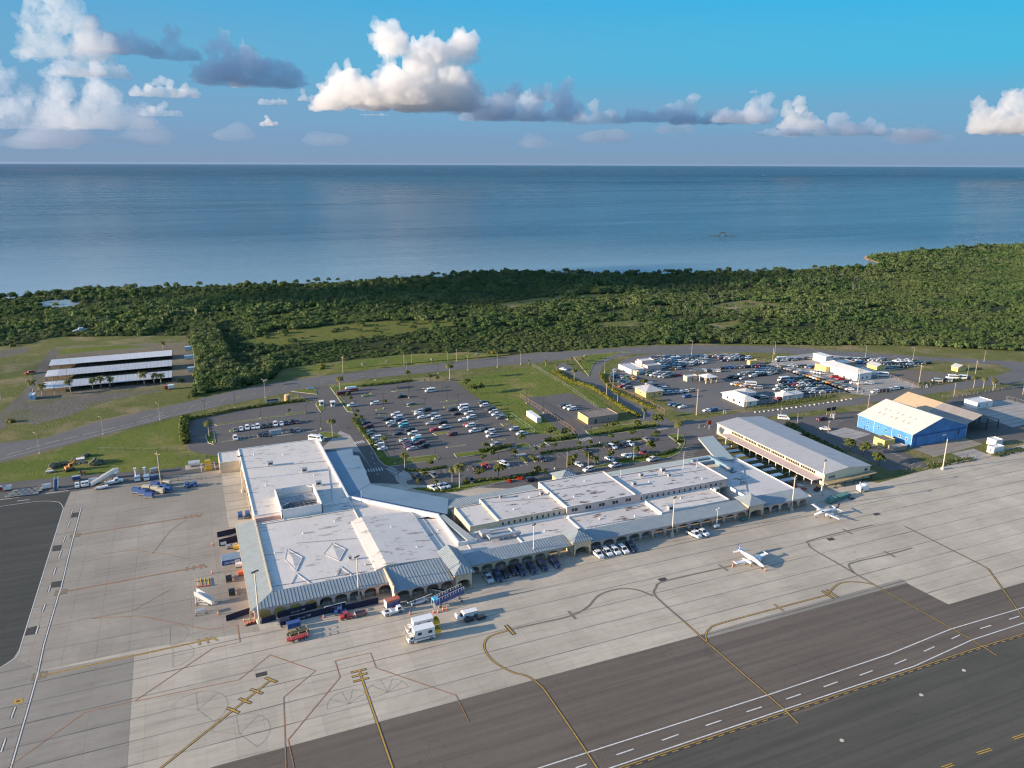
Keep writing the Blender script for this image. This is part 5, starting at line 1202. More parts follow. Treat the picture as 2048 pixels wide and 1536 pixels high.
# ------------------------------------------------------------------ smaller buildings given by their corner pixels
def box_of(corner, right, back):
    a, r_, k = G(*corner), G(*right), G(*back); return a.x, a.y, r_.x, k.y
def house(name, corner, right, back, h, label, cat, wall, roof, kind='flat', rise=1.4, eave=.5, wins=(), door=None, wside=(), ridge_y=False):
    x0, y0, x1, y1 = box_of(corner, right, back); x1 = max(x1, x0+2); y1 = max(y1, y0+2)
    t = empty(name, (x0, y0, 0)); tag(t, label, cat); W, D = x1-x0, y1-y0
    b = MB(); b.box(0, 0, 0, W, D, h)
    if kind == 'flat':
        for q in ((0, 0, W, .25), (0, D-.25, W, D), (0, .25, .25, D-.25), (W-.25, .25, W, D-.25)): b.box(q[0], q[1], h, q[2], q[3], h+.3)
        b.build('wall', wall, t); b = MB(); b.box(.25, .25, h-.05, W-.25, D-.25, h+.05); b.build('roof', roof, t)
    elif kind == 'hip':
        b.build('wall', wall, t); b = MB(); hip(b, -eave, -eave, W+eave, D+eave, h, h+rise, 0, None, 1.1); b.build('roof', roof, t)
    elif kind == 'gable':
        if ridge_y:
            b.add([(0, 0, h), (W, 0, h), (W/2, 0, h+rise)], [(0, 1, 2)]); b.add([(0, D, h), (W, D, h), (W/2, D, h+rise)], [(2, 1, 0)]); b.build('wall', wall, t)
            b = MB(); e = eave; k = rise/(W/2); seam_roof(b, (-e, D+e, h-e*k), (-e, -e, h-e*k), (W/2, -e, h+rise+.1), (W/2, D+e, h+rise+.1), 1.1, .04); seam_roof(b, (W+e, -e, h-e*k), (W+e, D+e, h-e*k), (W/2, D+e, h+rise+.1), (W/2, -e, h+rise+.1), 1.1, .04)
        else:
            b.add([(0, 0, h), (0, D/2, h+rise), (0, D, h)], [(0, 1, 2), (2, 1, 0)]); b.add([(W, 0, h), (W, D, h), (W, D/2, h+rise)], [(0, 1, 2), (2, 1, 0)]); b.build('wall', wall, t)
            b = MB(); e = eave; k = rise/(D/2); seam_roof(b, (-e, -e, h-e*k), (W+e, -e, h-e*k), (W+e, D/2, h+rise+.1), (-e, D/2, h+rise+.1), 1.1, .04); seam_roof(b, (W+e, D+e, h-e*k), (-e, D+e, h-e*k), (-e, D/2, h+rise+.1), (W+e, D/2, h+rise+.1), 1.1, .04)
        b.build('roof', roof, t)
    elif kind == 'mono':
        b.build('wall', wall, t); b = MB(); e = eave; seam_roof(b, (-e, D+e, h), (-e, -e, h), (W+e, -e, h+rise), (W+e, D+e, h+rise), 1.1, .04); b.build('roof', roof, t)
        b = MB(); b.add([(0, 0, h), (W, 0, h), (W, 0, h+rise*.9)], [(0, 1, 2)]); b.build('gable_panel', wall, t)
    for u, z, wd, hh in wins: win(t, W*u, 0, z, z+hh, wd)
    for u, z, wd, hh in wside: win(t, 0, D*u, z, z+hh, wd, 'left')
    if door is not None:
        b = MB(); b.box(W*door-.5, -.06, 0, W*door+.5, 0, 2.1); b.build('door', m_dark, t)
    return t
def r1(x, y): return (1200+x*.12695, 700+y*.12695)
def r2(x, y): return (1440+x*.12695, 700+y*.12695)
def r3(x, y): return (1680+x*.09766, 690+y*.09766)
def r8(x, y): return (1840+x*.1107, 690+y*.1107)
m_corr = M('white_corrugated_roof', (.62, .60, .57), .5, .0, .08, .3); m_steelroof = M('light_steel_roof', (.47, .46, .45), .45, .1, .1, .3)
m_brnroof = M('brown_flat_roof', (.21, .175, .15), .85, var=.3, scale=.5); m_tan = M('tan_wall', (.34, .27, .21), .85)
house('utility_building', (1176, 849), (1233, 839), (1158, 836), 3.1, 'flat-roofed building with a yellow side wall in the fenced lot', 'building', m_tan, m_brnroof, wins=((.68, 1.3, .9, .8), (.42, 1.2, .5, .8)), door=.25)
b = MB()   # its yellow flank
x0, y0, x1, y1 = box_of((1176, 849), (1233, 839), (1158, 836)); fl = [o for o in C.objects if o.name == 'utility_building'][0]
b.box(-.05, .0, .02, 0, y1-y0, 3.35); b.build('painted_flank', m_yelw, fl)
house('rental_office', r1(722, 752), r1(945, 700), r1(560, 665), 3.0, 'yellow rental office with pale pyramid roof beside the loop road', 'office', m_yelw, m_steelroof, 'hip', 2.3, .8, wins=((.5, 1, .8, .9), (.8, .9, .7, .9)), wside=((.45, 1, .9, 1.1), (.15, 1, .5, .9)))
house('rental_block', r1(745, 355), r1(945, 320), r1(580, 265), 3.8, 'pink two-level rental block at the head of the packed lot', 'building', m_pink, m_steelroof, wins=((.12, 1, .8, .8), (.4, 1, .8, .8)))
house('rental_annex', r1(655, 323), r1(850, 303), r1(600, 285), 5.6, 'taller cream block with a white roof behind the pink rental block', 'building', m_pink, m_corr)
house('wash_shed', r1(490, 385), r1(650, 340), r1(320, 290), 2.6, 'low white-roofed wash shed left of the pink rental block', 'shed', m_wht, m_steelroof)
house('store_hut', r1(575, 405), r1(612, 398), r1(505, 375), 2.2, 'small tan flat hut beside the low wash shed', 'hut', m_cream, m_cream)
# filling canopy
t = empty('fuel_canopy', (0, 0, 0)); tag(t, 'open filling canopy with pale hipped roof and cream posts in the rental lot', 'canopy'); x0, y0, x1, y1 = box_of(r1(1670, 530), r1(1825, 505), r1(1560, 490))
b = MB(); hip(b, x0-.6, y0-.6, x1+.6, y1+1.2, 3.3, 4.8, 0, None, 1.1); b.build('roof', m_corr, t)
for x in (x0, (x0+x1)/2, x1):
    for y in (y0, y1): f = MB(); f.box(x-.25, y-.25, 0, x+.25, y+.25, 3.3); f.build('post', m_cream, t)
house('canopy_kiosk', r1(1370, 500), r1(1560, 490), r1(1340, 470), 2.7, 'cream flat kiosk at the left of the filling canopy', 'kiosk', m_cream, m_corr, wins=((.5, .6, .7, 1.4),))
house('white_office', r2(375, 900), r2(540, 855), r2(-90, 770), 2.9, 'long white rental office with a broad pale hipped roof', 'office', m_wht, m_corr, 'hip', 2.0, .8, wins=((.5, 1, .9, 1.0),), wside=((.2, .9, 1.4, 1.2), (.45, .9, 1.4, 1.2), (.75, .9, 1.4, 1.2)))
house('white_office_wing', r2(385, 765), r2(545, 735), r2(260, 705), 2.8, 'rear wing of the long white rental office', 'office', m_wht, m_steelroof, 'hip', 1.7, .6)
house('gate_kiosk', r2(985, 790), r2(1130, 760), r2(925, 735), 2.4, 'small white kiosk with a pyramid roof by the roadside fence', 'kiosk', m_wht, m_corr, 'hip', 1.0, .6, wins=((.3, .7, .6, .9), (.7, .7, .6, .9)))
house('white_shed', r2(1140, 770), r2(1290, 740), r2(1110, 715), 2.2, 'long low white shed joined to the small roadside kiosk', 'shed', m_wht, m_steelroof, 'mono', .3, .3)
house('yellow_box_hut', r2(470, 240), r2(583, 225), r2(432, 222), 2.4, 'small yellow flat hut between two rows of rental cars', 'hut', m_yelw, m_cream)
house('tall_white_shed', r2(1660, 215), r2(1750, 195), r2(1485, 150), 4.4, 'tall white lean-to shed in the far rental lot', 'shed', m_wht, m_steelroof, 'mono', -.8, .4)
house('tan_service_bay', r2(1665, 360), r2(1830, 340), r2(1555, 295), 3.4, 'tan service bay with white roof and an open front', 'shed', m_yelw, m_corr, 'flat', wins=((.5, .3, 3.2, 2.2),))
house('white_hall', r3(345, 740), r3(600, 690), r3(-420, 500), 4.4, 'big white hall with a pale hipped roof in the far rental lot', 'hall', m_wht, m_corr, 'hip', 1.6, .5, wins=((.38, 1, 1.0, 1.1), (.68, 1, 1.0, 1.1)), wside=((.1, 2, .5, .5), (.25, 2, .5, .5)))
t = empty('drive_canopy', (0, 0, 0)); tag(t, 'white drive-through canopy on posts attached to the big white hall', 'canopy'); x0, y0, x1, y1 = box_of(r3(600, 700), r3(820, 680), r3(480, 600))
b = MB(); b.box(x0, y0, 3.1, x1, y1+3, 3.4); b.build('roof', m_steelroof, t)
for x, y in ((x1-.3, y0+.3), (x0+.3, y0+.3), (x1-.3, y1+2.5)): f = MB(); f.box(x-.12, y-.12, 0, x+.12, y+.12, 3.1); f.build('post', m_wht, t)
house('long_blue_canopy', r3(0, 470), r3(300, 430), r3(-170, 400), 2.5, 'long blue-grey roofed car bay behind the big white hall', 'car bay', m_tan, m_flatblue, 'flat')
house('cream_house', r3(745, 555), r3(900, 530), r3(540, 495), 3.6, 'cream house with grey gabled roof right of the big white hall', 'house', m_yelw, m_steelroof, 'gable', 1.1, .4, wins=((.35, .8, .5, 1.2), (.7, .8, .5, 1.2)), ridge_y=True)
house('yellow_hut', r8(680, 485), r8(785, 455), r8(548, 455), 2.8, 'yellow gabled hut with grey roof at the far brown lot', 'hut', m_yelw, m_steelroof, 'gable', 1.1, .4, ridge_y=True)
house('portable_office', r8(1022, 1155), r8(1290, 1105), r8(805, 1080), 3.0, 'white portable office box on blocks beside the hangars', 'portable office', m_wht, m_corr, wins=((.12, 1, .7, 1.1), (.63, 1, .7, 1.1)))
def hh(x, y): return (1640+x*.19922, 740+y*.19922)
house('yellow_store', hh(640, 780), hh(705, 745), hh(545, 735), 3.0, 'yellow block store with flat roof against the blue hangar', 'store', m_yelw, m_brnroof)
house('block_planter', hh(745, 820), hh(848, 790), hh(700, 790), 1.6, 'low block enclosure with a shrub behind the yellow store', 'enclosure', m_tan, m_walk)
house('guard_hut', hh(1740, 845), hh(1815, 815), hh(1700, 815), 2.6, 'white guard hut at the apron fence right of the hangars', 'hut', m_wht, m_wht, wside=((.5, 1, .6, .8),))
house('water_tank', hh(1760, 770), hh(1810, 750), hh(1690, 735), 2.6, 'white box tank behind the guard hut', 'tank', m_wht, m_wht)
house('pump_house', i1(170, 470), i1(208, 462), i1(160, 455), 2.4, 'small blue and white pump house at the shed yard gate', 'hut', m_ltb, m_wht, wins=((.5, .9, .5, .7),))
house('ac_shed', (452, 945), (479, 938), (437, 930), 2.6, 'tan equipment room under the annex roof corner', 'equipment room', m_cream, m_dark) if False else None
# three long open car sheds
for k, (yb, lab, mt) in enumerate(((522, 'farthest long open car shed with shiny metal roof', m_corr), (494, 'middle long open car shed in the row of three', m_steelroof), (466, 'nearest long open car shed behind the coconut palms', m_steelroof))):
    t = empty('car_shed', (-80+k*1.5, yb, 0)); tag(t, lab, 'shed', 'long car sheds in the dirt yard'); L = 68-k*1.5
    b = MB(); seam_roof(b, (0, 0, 2.6), (L, 0, 2.6), (L, 13, 3.3), (0, 13, 3.3), 2.0, .05); b.build('roof', mt, t)
    if k: b = MB(); seam_roof(b, (-.02, .5, 2.68), (6, .5, 2.68), (6, 12, 3.32), (-.02, 12, 3.32), 2.0, .05); b.build('roof_patch', m_corr, t)
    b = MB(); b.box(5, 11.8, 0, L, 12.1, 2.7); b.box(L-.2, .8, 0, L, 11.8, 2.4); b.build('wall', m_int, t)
    for i in range(12): f = MB(); x = .4+i*(L-.8)/11; f.box(x-.1, .3, 0, x+.1, .5, 2.55); f.build('post', m_dark, t)
# office block beside the sheds
for px, py, lab in ((378, 700, 'farthest pale container stack by the tree belt'), (378, 718, 'middle pale container by the tree belt'), (385, 742, 'nearest pale container by the tree belt')):
    g = G(px, py); t = empty('yard_container', (g.x, g.y, 0)); tag(t, lab, 'container', 'pale containers at the shed yard edge'); b = MB(); b.box(-2.5, -1.2, .15, 2.5, 1.2, 2.5); b.build('body', m_ltb, t); b = MB(); b.box(-2.52, -1.0, .3, -2.5, 1.0, 2.3); b.build('door', m_wht, t)
g = G(1078, 846); t = empty('shipping_container', (g.x, g.y, 0)); tag(t, 'white shipping container standing in the fenced grass', 'container'); b = MB(); b.box(-1.25, 0, .15, 1.25, 12, 2.75); b.build('body', m_wht, t)
for s in (-1, 1): f = MB(); f.box(min(s*.05, s*1.15), -.06, .3, max(s*.05, s*1.15), 0, 2.6); f.build('door', m_corr, t)
# ================================================================== trees, hedges, lamps, fences
m_palm = leaf_mat('palm_fronds', (.125, .140, .035), (.20, .19, .055), (.075, .09, .024), .3)
m_tree = leaf_mat('tree_leaves', (.085, .115, .028), (.165, .175, .048), (.05, .07, .018), .3)
m_hedge = leaf_mat('hedge_leaves', (.075, .11, .022), (.135, .155, .034), (.048, .07, .016), .3)
m_yhedge = leaf_mat('yellow_hedge_leaves', (.14, .15, .020), (.21, .19, .025), (.09, .11, .015), .3)
m_silver = leaf_mat('silver_leaves', (.16, .19, .13), (.24, .26, .19), (.10, .13, .085), .25)
m_redfl = leaf_mat('red_blossom', (.42, .035, .02), (.50, .06, .03), (.25, .03, .02), .25)
m_pale = leaf_mat('pale_blossom', (.30, .30, .24), (.40, .38, .32), (.14, .17, .09), .25)
m_trunk = M('palm_trunk_bark', (.38, .345, .29), .9, var=.3, scale=3); m_bark = M('tree_bark', (.12, .095, .07), .95, var=.3)
def crown(name, Q, mat, parent, tint=.5, sd=.25):
    o = bpy.data.objects.new(name, quads_mesh(name, Q, np.clip(nrg.normal(tint, sd, len(Q)), 0, 1), mat)); C.objects.link(o); o.parent = parent; return o
def palm(h, cr, seed, lean=0.0, nf=17):
    g = np.random.default_rng(seed); t = empty('palm_tree', (0, 0, 0))
    b = MB(); K = 7; rings = []
    for k in range(K+1):
        u = k/K; r = (.26-.12*u)*(1.35 if k == 0 else 1); rings.append([(lean*u*u*h+r*cos(a*pi/4), r*sin(a*pi/4), h*u) for a in range(8)])
    b.loft(rings); b.build('trunk', m_trunk, t, True)
    top = np.array([lean*h, 0, h]); Q = []
    for f in range(nf):
        az = 2*np.pi*(f/nf)+g.uniform(-.15, .15); el0 = g.uniform(-.15, 1.15); L = cr*g.uniform(.85, 1.12); S = 9; p = top.copy(); el = el0; pts = [p.copy()]
        for s in range(S):
            p = p+np.array([np.cos(az)*np.cos(el), np.sin(az)*np.cos(el), np.sin(el)])*L/S; pts.append(p.copy()); el -= g.uniform(.20, .28)
        side = np.array([-np.sin(az), np.cos(az), 0])
        for s in range(S):
            a, c = pts[s], pts[s+1]; wd = cr*.23*np.sin(np.pi*min(1, (s+.9)/(S+.3)))**.7
            for sg in (-1, 1):
                for hh_ in (0, .5):
                    p0 = a+(c-a)*hh_; p1 = a+(c-a)*(hh_+.42); d = (c-a)*.55+side*sg*wd*1.0+np.array([0, 0, -wd*g.uniform(.35, .75)])
                    Q.append(np.array([p0, p1, p1+d, p0+d*.97]))
    crown('crown', np.array(Q), m_palm, t); return t
def leafy(h, cr, seed, mat=None, n=230, trunk=.16, up=.8):
    mat = mat or m_tree; g = random.Random(seed); t = empty('broadleaf_tree', (0, 0, 0)); b = MB(); th = h-cr*up*1.2
    b.tube((0, 0, 0), (0, 0, th), trunk, trunk*.7, 7); Q = []
    for k in range(5):
        a = g.uniform(0, 6.3); r = cr*g.uniform(.25, .62); z = th+g.uniform(.1, .9)*cr*up; e = (cos(a)*r, sin(a)*r, z)
        b.tube((0, 0, th*.85), e, trunk*.55, trunk*.2, 5)
        q = bush_tpl(n//5, seed*10+k, up)*np.array([1, 1, 1.0])*cr*g.uniform(.5, .72)+np.array([e[0], e[1], e[2]-cr*.2]); Q.append(q)
    b.build('trunk', m_bark, t); crown('crown', np.concatenate(Q), mat, t); return t
def shrub(cr, seed, mat, n=150, up=.8, name='shrub'):
    t = empty(name, (0, 0, 0)); g = random.Random(seed); Q = [bush_tpl(n//3, seed*7+k, up)*cr*g.uniform(.6, .8)+np.array([g.uniform(-.4, .4)*cr, g.uniform(-.4, .4)*cr, 0]) for k in range(3)]
    b = MB()
    for k in range(3): b.tube((0, 0, 0), (g.uniform(-.3, .3)*cr, g.uniform(-.3, .3)*cr, cr*.5), .07, .04, 5)
    b.build('stem', m_bark, t); crown('crown', np.concatenate(Q), mat, t); return t
SP = [Stock(palm(9.0, 3.5, 1, 0, 21)), Stock(palm(8.2, 3.2, 2, .02, 20)), Stock(palm(9.4, 3.4, 3, -.015, 21)), Stock(palm(6.0, 3.4, 4, .08, 18))]
ST = [Stock(leafy(5.0, 2.2, s)) for s in (21, 22, 23)]; SS = [Stock(leafy(3.4, 1.3, s, n=150, trunk=.09)) for s in (31, 32)]
SB = [Stock(leafy(7.0, 3.6, s, n=420, trunk=.22)) for s in (41, 42)]; SV = [Stock(shrub(2.6, s, m_silver, 260, .75, 'silver_shrub')) for s in (51, 52)]
SH = [Stock(shrub(1.6, s, m_tree, 150)) for s in (61, 62)]; SR = [Stock(shrub(1.1, 71, m_redfl, 110, .8, 'flowering_shrub'))]; SW = [Stock(leafy(3.6, 1.3, 81, m_pale, 150, .09))]
SY = [Stock(shrub(1.7, 91, m_yhedge, 160, .8))]
def plant(stock, px, label, cat, group, h=None, base=None):
    g = G(*px); st = stock[rng.randrange(len(stock))]; s = rng.uniform(.9, 1.12) if h is None else h/base
    o = st.put((g.x, g.y, 0), rng.uniform(0, 6.28), s); tag(o, label, cat, group); return o
PG, TG = 'palms around the car parks and roads', 'small trees on the parking islands'
def zl(x, y): return (x*.20508, 660+y*.20508)
def z5(x, y): return (1180+x*.25391, 660+y*.25391)
def z6(x, y): return (1400+x*.31641, 680+y*.31641)
def zs(x, y): return (x*.21, 860+y*.21)
for px, top, lab in ((z1(320, 515), z1(330, 255)[1], 'tall palm beside the maroon trailer at the car park entrance'), (z1(200, 1208), z1(170, 920)[1], 'palm on the verge where the entrance road meets the hall'), (z1(1012, 1412), z1(1040, 1180)[1], 'palm at the near end of the hedge row of cars'), (z2(155, 312), z2(155, 50)[1], 'tallest palm at the far corner of the main car park by the highway'),
    (z2(1390, 85), z2(1390, -30)[1], 'palm by the highway above the lawn, left one of two'), (z2(1660, 102), z2(1660, -25)[1], 'palm by the highway above the lawn, right one of two'), (z2(1830, 187), z2(1830, 45)[1], 'palm at the top end of the yellow hedge'), (bt(1735, 352), bt(1735, 258)[1], 'palm beside the loop road below the flowering bush'),
    (z5(215, 590), z5(215, 480)[1], 'slender palm at the inner edge of the loop road'), (z5(425, 700), z5(425, 595)[1], 'palm at the lower end of the loop road'), (img5(1660, 250), img5(1660, -10)[1], 'palm on the teardrop island at the end of the front car park'), (img4(180, 480), img4(175, 265)[1], 'palm on the tip island by the zebra crossing'),
    (img4(840, 702), img4(850, 400)[1], 'tall palm in front of the curved kerb canopy'), (img4(750, 640), img4(745, 440)[1], 'shorter palm left of the tall palm at the kerb'), (img5(415, 560), img5(420, 375)[1], 'palm behind the yellow tower roof of the terminal'), (z3(335, 650), z3(330, 440)[1], 'palm at the left end of the small staff car park'),
    (z1(1212, 500), z1(1235, 385)[1], 'little palm on an island of the main car park'), (r8(968, 770), r8(985, 545)[1], 'first palm from the left in the row beyond the hangars'), (r8(1140, 786), r8(1170, 565)[1], 'second palm from the left in the row beyond the hangars'), (r8(1315, 820), r8(1335, 590)[1], 'nearest palm of the cluster beyond the portable office'),
    (r8(1357, 772), r8(1380, 590)[1], 'middle palm of the cluster beyond the portable office'), (r8(1455, 806), r8(1490, 660)[1], 'stunted dark palm at the right of the row beyond the hangars'), (r8(1308, 716), r8(1340, 540)[1], 'farthest palm of the cluster beyond the portable office')):
    plant(SP[:3], px, lab, 'palm', PG, max(3.0, HT(px[0], px[1], top)-1.2), 9.0)
for i, (x, y) in enumerate(((325, 605), (415, 640), (690, 602), (905, 578), (985, 566), (1075, 562), (1410, 532), (1505, 526), (1572, 522))):
    plant([SP[3]], zl(x, y), ORD[i]+' coconut palm from the left in front of the open car sheds', 'palm', 'coconut palms by the car sheds', rng.uniform(5.2, 6.6), 6.0)
plant([SP[3]], zl(1590, 188), 'lone coconut palm behind the farthest car shed', 'palm', 'coconut palms by the car sheds', 4.5, 6.0)
for i, (px, s) in enumerate(((z2(415, 440), 5), (z2(530, 540), 5.5), (z2(650, 520), 5.5), (img4(1070, 612), 5.4), (img4(1310, 592), 6.2), (img4(1155, 262), 4.6), (img4(1590, 165), 4.4), (img4(1490, 335), 4.0), (img5(120, 235), 6.0), (img5(300, 225), 5), (img5(1330, 395), 5.6), (img5(880, 140), 5.4), (img5(1180, 115), 4.6), (img5(1390, 62), 5.0), (img5(1440, 70), 5.6), (img5(580, 515), 4.8), (img5(660, 560), 4.8), (img5(850, 485), 4.0), (img5(1160, 435), 4.2), (img5(380, 560), 4.4), (img5(1395, 255), 4.6), (img5(1105, 225), 4.2), (img4(1220, 350), 4.0), (img4(1120, 392), 3.4), (z1(1390, 275), 4.2))):
    plant(ST, px, ORD[i]+' small round-headed tree, counted from the lawn corner, on the parking islands', 'tree', TG, s, 5.0)
for i, px in enumerate((img4(490, 468), img4(345, 690), img4(420, 598), img4(555, 690), img4(1750, 292), img4(1850, 258), img4(1770, 525), img4(1860, 570), img5(30, 384), img5(175, 362), img5(470, 345), img5(600, 335), img5(855, 265), img5(780, 130), img5(1640, 330), img5(1700, 320), z3(1240, 395), z1(1740, 325), z1(1840, 345), z1(430, 600), z1(480, 680), z1(1020, 730), z1(590, 880), z1(560, 950), z1(640, 985), bt(1770, 240), bt(1790, 225), bt(1720, 222))):
    plant(SS, px, ORD[i]+' sapling, counted from the zebra crossing island, in the car parks', 'sapling', 'saplings in the car parks')
for i, (px, lab) in enumerate(((hh(590, 960), 'large dark tree beside the south end of the gate building'), (hh(430, 850), 'dark tree behind the middle of the gate building'), (hh(300, 815), 'dark bushy tree nearest the north half of the gate building'))): plant(SB, px, lab, 'tree', None, 5.6, 7.0)
for i, (x, y, s) in enumerate(((495, 358, 2.6), (600, 335, 2.5), (720, 285, 1.9), (820, 250, 2.2), (930, 318, 3.4))):
    plant(SV, zs(x, y), ('leftmost silver-leaved shrub behind the equipment strip', 'second silver-leaved shrub from the left', 'smallest silver-leaved shrub by the grey box', 'silver-leaved shrub just left of the biggest one', 'biggest silver-leaved shrub on the grass')[i], 'shrub', 'silver shrubs behind the equipment strip', s, 2.6)
for px, st, lab, s in ((i1(60, 600), SY, 'round yellow-green bush at the corner of the gravel lot', 2.4), (i1(1075, 590), SY, 'yellow-green bush at the left end of the staff car park hedge', 2.0), (r1(710, 500), SH, 'banana clump beside the pink rental block', 2.6), (z6(30, 655), SH, 'leafy bush at the north end of the gate building', 2.4), (z6(90, 640), SH, 'second leafy bush at the north end of the gate building', 2.0), (z6(735, 625), SY, 'yellow-green shrub east of the gate building', 1.8), (hh(745, 755), SY, 'yellow-green shrub inside the block enclosure', 1.7), (zl(1765, 505), SH, 'round green bush right of the nearest car shed', 2.6), (zl(120, 160), SH, 'dark bush at the left forest edge', 2.6),
    (i1(1880, 285), SY, 'pale green bush on the roadside lawn', 2.2), (bt(1190, 160), SY, 'pale green bush at the forest edge above the highway', 2.6), (bt(20, 250), SY, 'light green bush where the roadside lawn begins', 2.4), (img4(1770, 490), SH, 'bush on the island behind the yellow tower roof', 1.6), (img5(370, 530), SH, 'bush left of the palm behind the tower roof', 1.8)):
    plant(st, px, lab, 'bush', None, s, 1.65)
plant(SR, img4(1440, 625), 'smaller red-flowering shrub on the kerb island', 'shrub', None); plant(SR, img4(1560, 590), 'larger red-flowering shrub on the kerb island', 'shrub', None, 1.5, 1.1)
for px, lab in ((z1(690, 140), 'pale-flowering young tree, first from the left by the highway'), (z1(1060, 95), 'pale-flowering young tree, second from the left by the highway'), (z1(1760, 55), 'pale-flowering young tree, third from the left by the highway'), (bt(1810, 205), 'pale-crowned tree at the top of the loop road'), (i1(1555, 385), 'pale-crowned tree beside the highway lamp'), (bt(1070, 200), 'pale-flowering young tree on the forest side of the highway')): plant(SW, px, lab, 'young tree', 'pale-flowering trees by the highway')
def hedge(px, wd, h, mat, label, dens=16):
    pts = [Vector(tuple(G(*p))[:2]) for p in px]; Q = []; bpos = MB()
    for i in range(len(pts)-1):
        d = pts[i+1]-pts[i]; L = d.length; u = d/L; nn = Vector((-u.y, u.x)); n = max(4, int(L*dens))
        for _ in range(n):
            s, a, z = rng.random()*L, rng.uniform(-.5, .5), rng.random()
            k = rng.randrange(3); 
            if k == 0: z = rng.uniform(.85, 1.12)
            elif k == 1: a = rng.choice((-.5, .5))*rng.uniform(.8, 1.15)
            hh_ = h*(1+.25*lumpy(pts[i].x+u.x*s, pts[i].y+u.y*s, .25)); p = pts[i]+u*s+nn*a*wd; c = np.array([p.x, p.y, max(.08, z*hh_)])
            nm = np.array([nn.x*a*2, nn.y*a*2, z])+nrg.normal(size=3)*.5; nm /= np.linalg.norm(nm); t1 = np.cross(nm, nrg.normal(size=3)); t1 /= np.linalg.norm(t1); t2 = np.cross(nm, t1); sz = rng.uniform(.2, .42)*min(1.5, max(.7, h))
            Q.append(np.array([c-t1*sz-t2*sz*.7, c+t1*sz*.8-t2*sz, c+t1*sz+t2*sz*.8, c-t1*sz*.7+t2*sz]))
    o = bpy.data.objects.new('hedge', quads_mesh('hedge', np.array(Q), np.clip(nrg.normal(.5, .25, len(Q)), 0, 1), mat)); C.objects.link(o); tag(o, label, 'hedge'); return o
hedge([z1(600, 428), z1(1000, 390), z1(1330, 345), z1(1480, 330)], 1.6, 1.0, m_hedge, 'clipped hedge between the highway and the main car park')
hedge([z3(100, 455), z3(400, 392), z3(700, 335), z3(1100, 275), z3(1420, 240)], 1.6, 1.0, m_hedge, 'long hedge along the far side of the small staff car park')
hedge([z3(70, 440), z3(40, 540), z3(50, 640), z3(65, 730)], 3.6, 2.4, m_hedge, 'tall leafy hedge at the left end of the staff car park', 22)
hedge([bt(1590, 285), bt(1700, 352), z5(0, 448), z5(100, 512), z5(200, 580), z5(300, 640), z5(390, 690)], 2.0, 1.3, m_yhedge, 'yellow-green hedge along the loop road beside the lawn', 22)
hedge([z5(85, 350), z5(110, 410), z5(180, 475), z5(300, 530), z5(420, 585), z5(500, 620)], 2.0, .9, m_yhedge, 'yellow-green hedge outside the rental lot fence', 18)
hedge([img5(0, 408), img5(350, 365), img5(700, 318), img5(1000, 265), img5(1250, 228)], 1.3, .9, m_hedge, 'hedge between the front car park and the through road')
hedge([img4(180, 492), img4(400, 497), img4(690, 452)], 1.3, .9, m_hedge, 'short hedge behind the left end of the front car park'); hedge([img4(1080, 275), img4(1300, 225), img4(1460, 200)], 1.8, 1.2, m_hedge, 'thick hedge on the long island of the main car park')
hedge([img5(660, 190), img5(1000, 128), img5(1430, 72)], 1.6, 1.0, m_hedge, 'hedge in front of the flat-roofed building with the yellow wall'); hedge([img5(900, 505), img5(1250, 452), img5(1500, 415), img5(1640, 360)], 1.6, .9, m_hedge, 'hedge along the kerb side of the front car park')
hedge([z1(515, 925), z1(600, 1060), z1(740, 1230), z1(830, 1330), z1(900, 1418)], 1.6, 1.0, m_hedge, 'hedge strip between the entrance road and the parked row'); hedge([img4(880, 640), img4(1200, 610), img4(1450, 590), img4(1700, 545), img4(1790, 520)], 1.5, 1.0, m_hedge, 'dark hedge along the kerb behind the curved canopy')
hedge([img5(60, 255), img5(250, 240), img5(430, 205)], 2.4, 1.2, m_hedge, 'shrubby hedge on the corner of the fenced lot'); hedge([img4(1820, 150), img4(1960, 125), img4(2048, 110)], 2, 1.0, m_hedge, 'low hedge at the left of the fenced lot corner') if False else None
hedge([img4(480, 720), img4(640, 745), img4(800, 735)], 1.3, .7, m_hedge, 'low planting on the curved island by the canopy'); hedge([img4(1590, 340), img4(1640, 385)], 1.5, .9, m_hedge, 'left planted strip between two front parking bays'); hedge([img4(1690, 325), img4(1745, 372)], 1.5, .9, m_hedge, 'right planted strip between two front parking bays')
hedge([z6(560, 540), z6(640, 600), z6(740, 650), z6(880, 720)], 3.5, 1.8, m_tree, 'dark shrubs growing along the back of the gate building', 16)
hedge([hh(1080, 985), hh(1300, 935), hh(1540, 900)], 3, .8, m_hedge, 'weedy strip along the apron fence near the hangars', 14); hedge([hh(1740, 870), hh(1850, 840), hh(2048, 800)], 3, .9, m_hedge, 'weedy strip right of the white guard hut', 14)
hedge([z5(1200, 610), z5(1500, 585), z5(1950, 520)], 4, .5, m_hedge, 'rough grass verge below the rental lot fence', 10); hedge([z6(1390, 285), z6(1550, 255), z6(1690, 240)], 3, .8, m_hedge, 'weeds along the fence of the brown lot', 12)

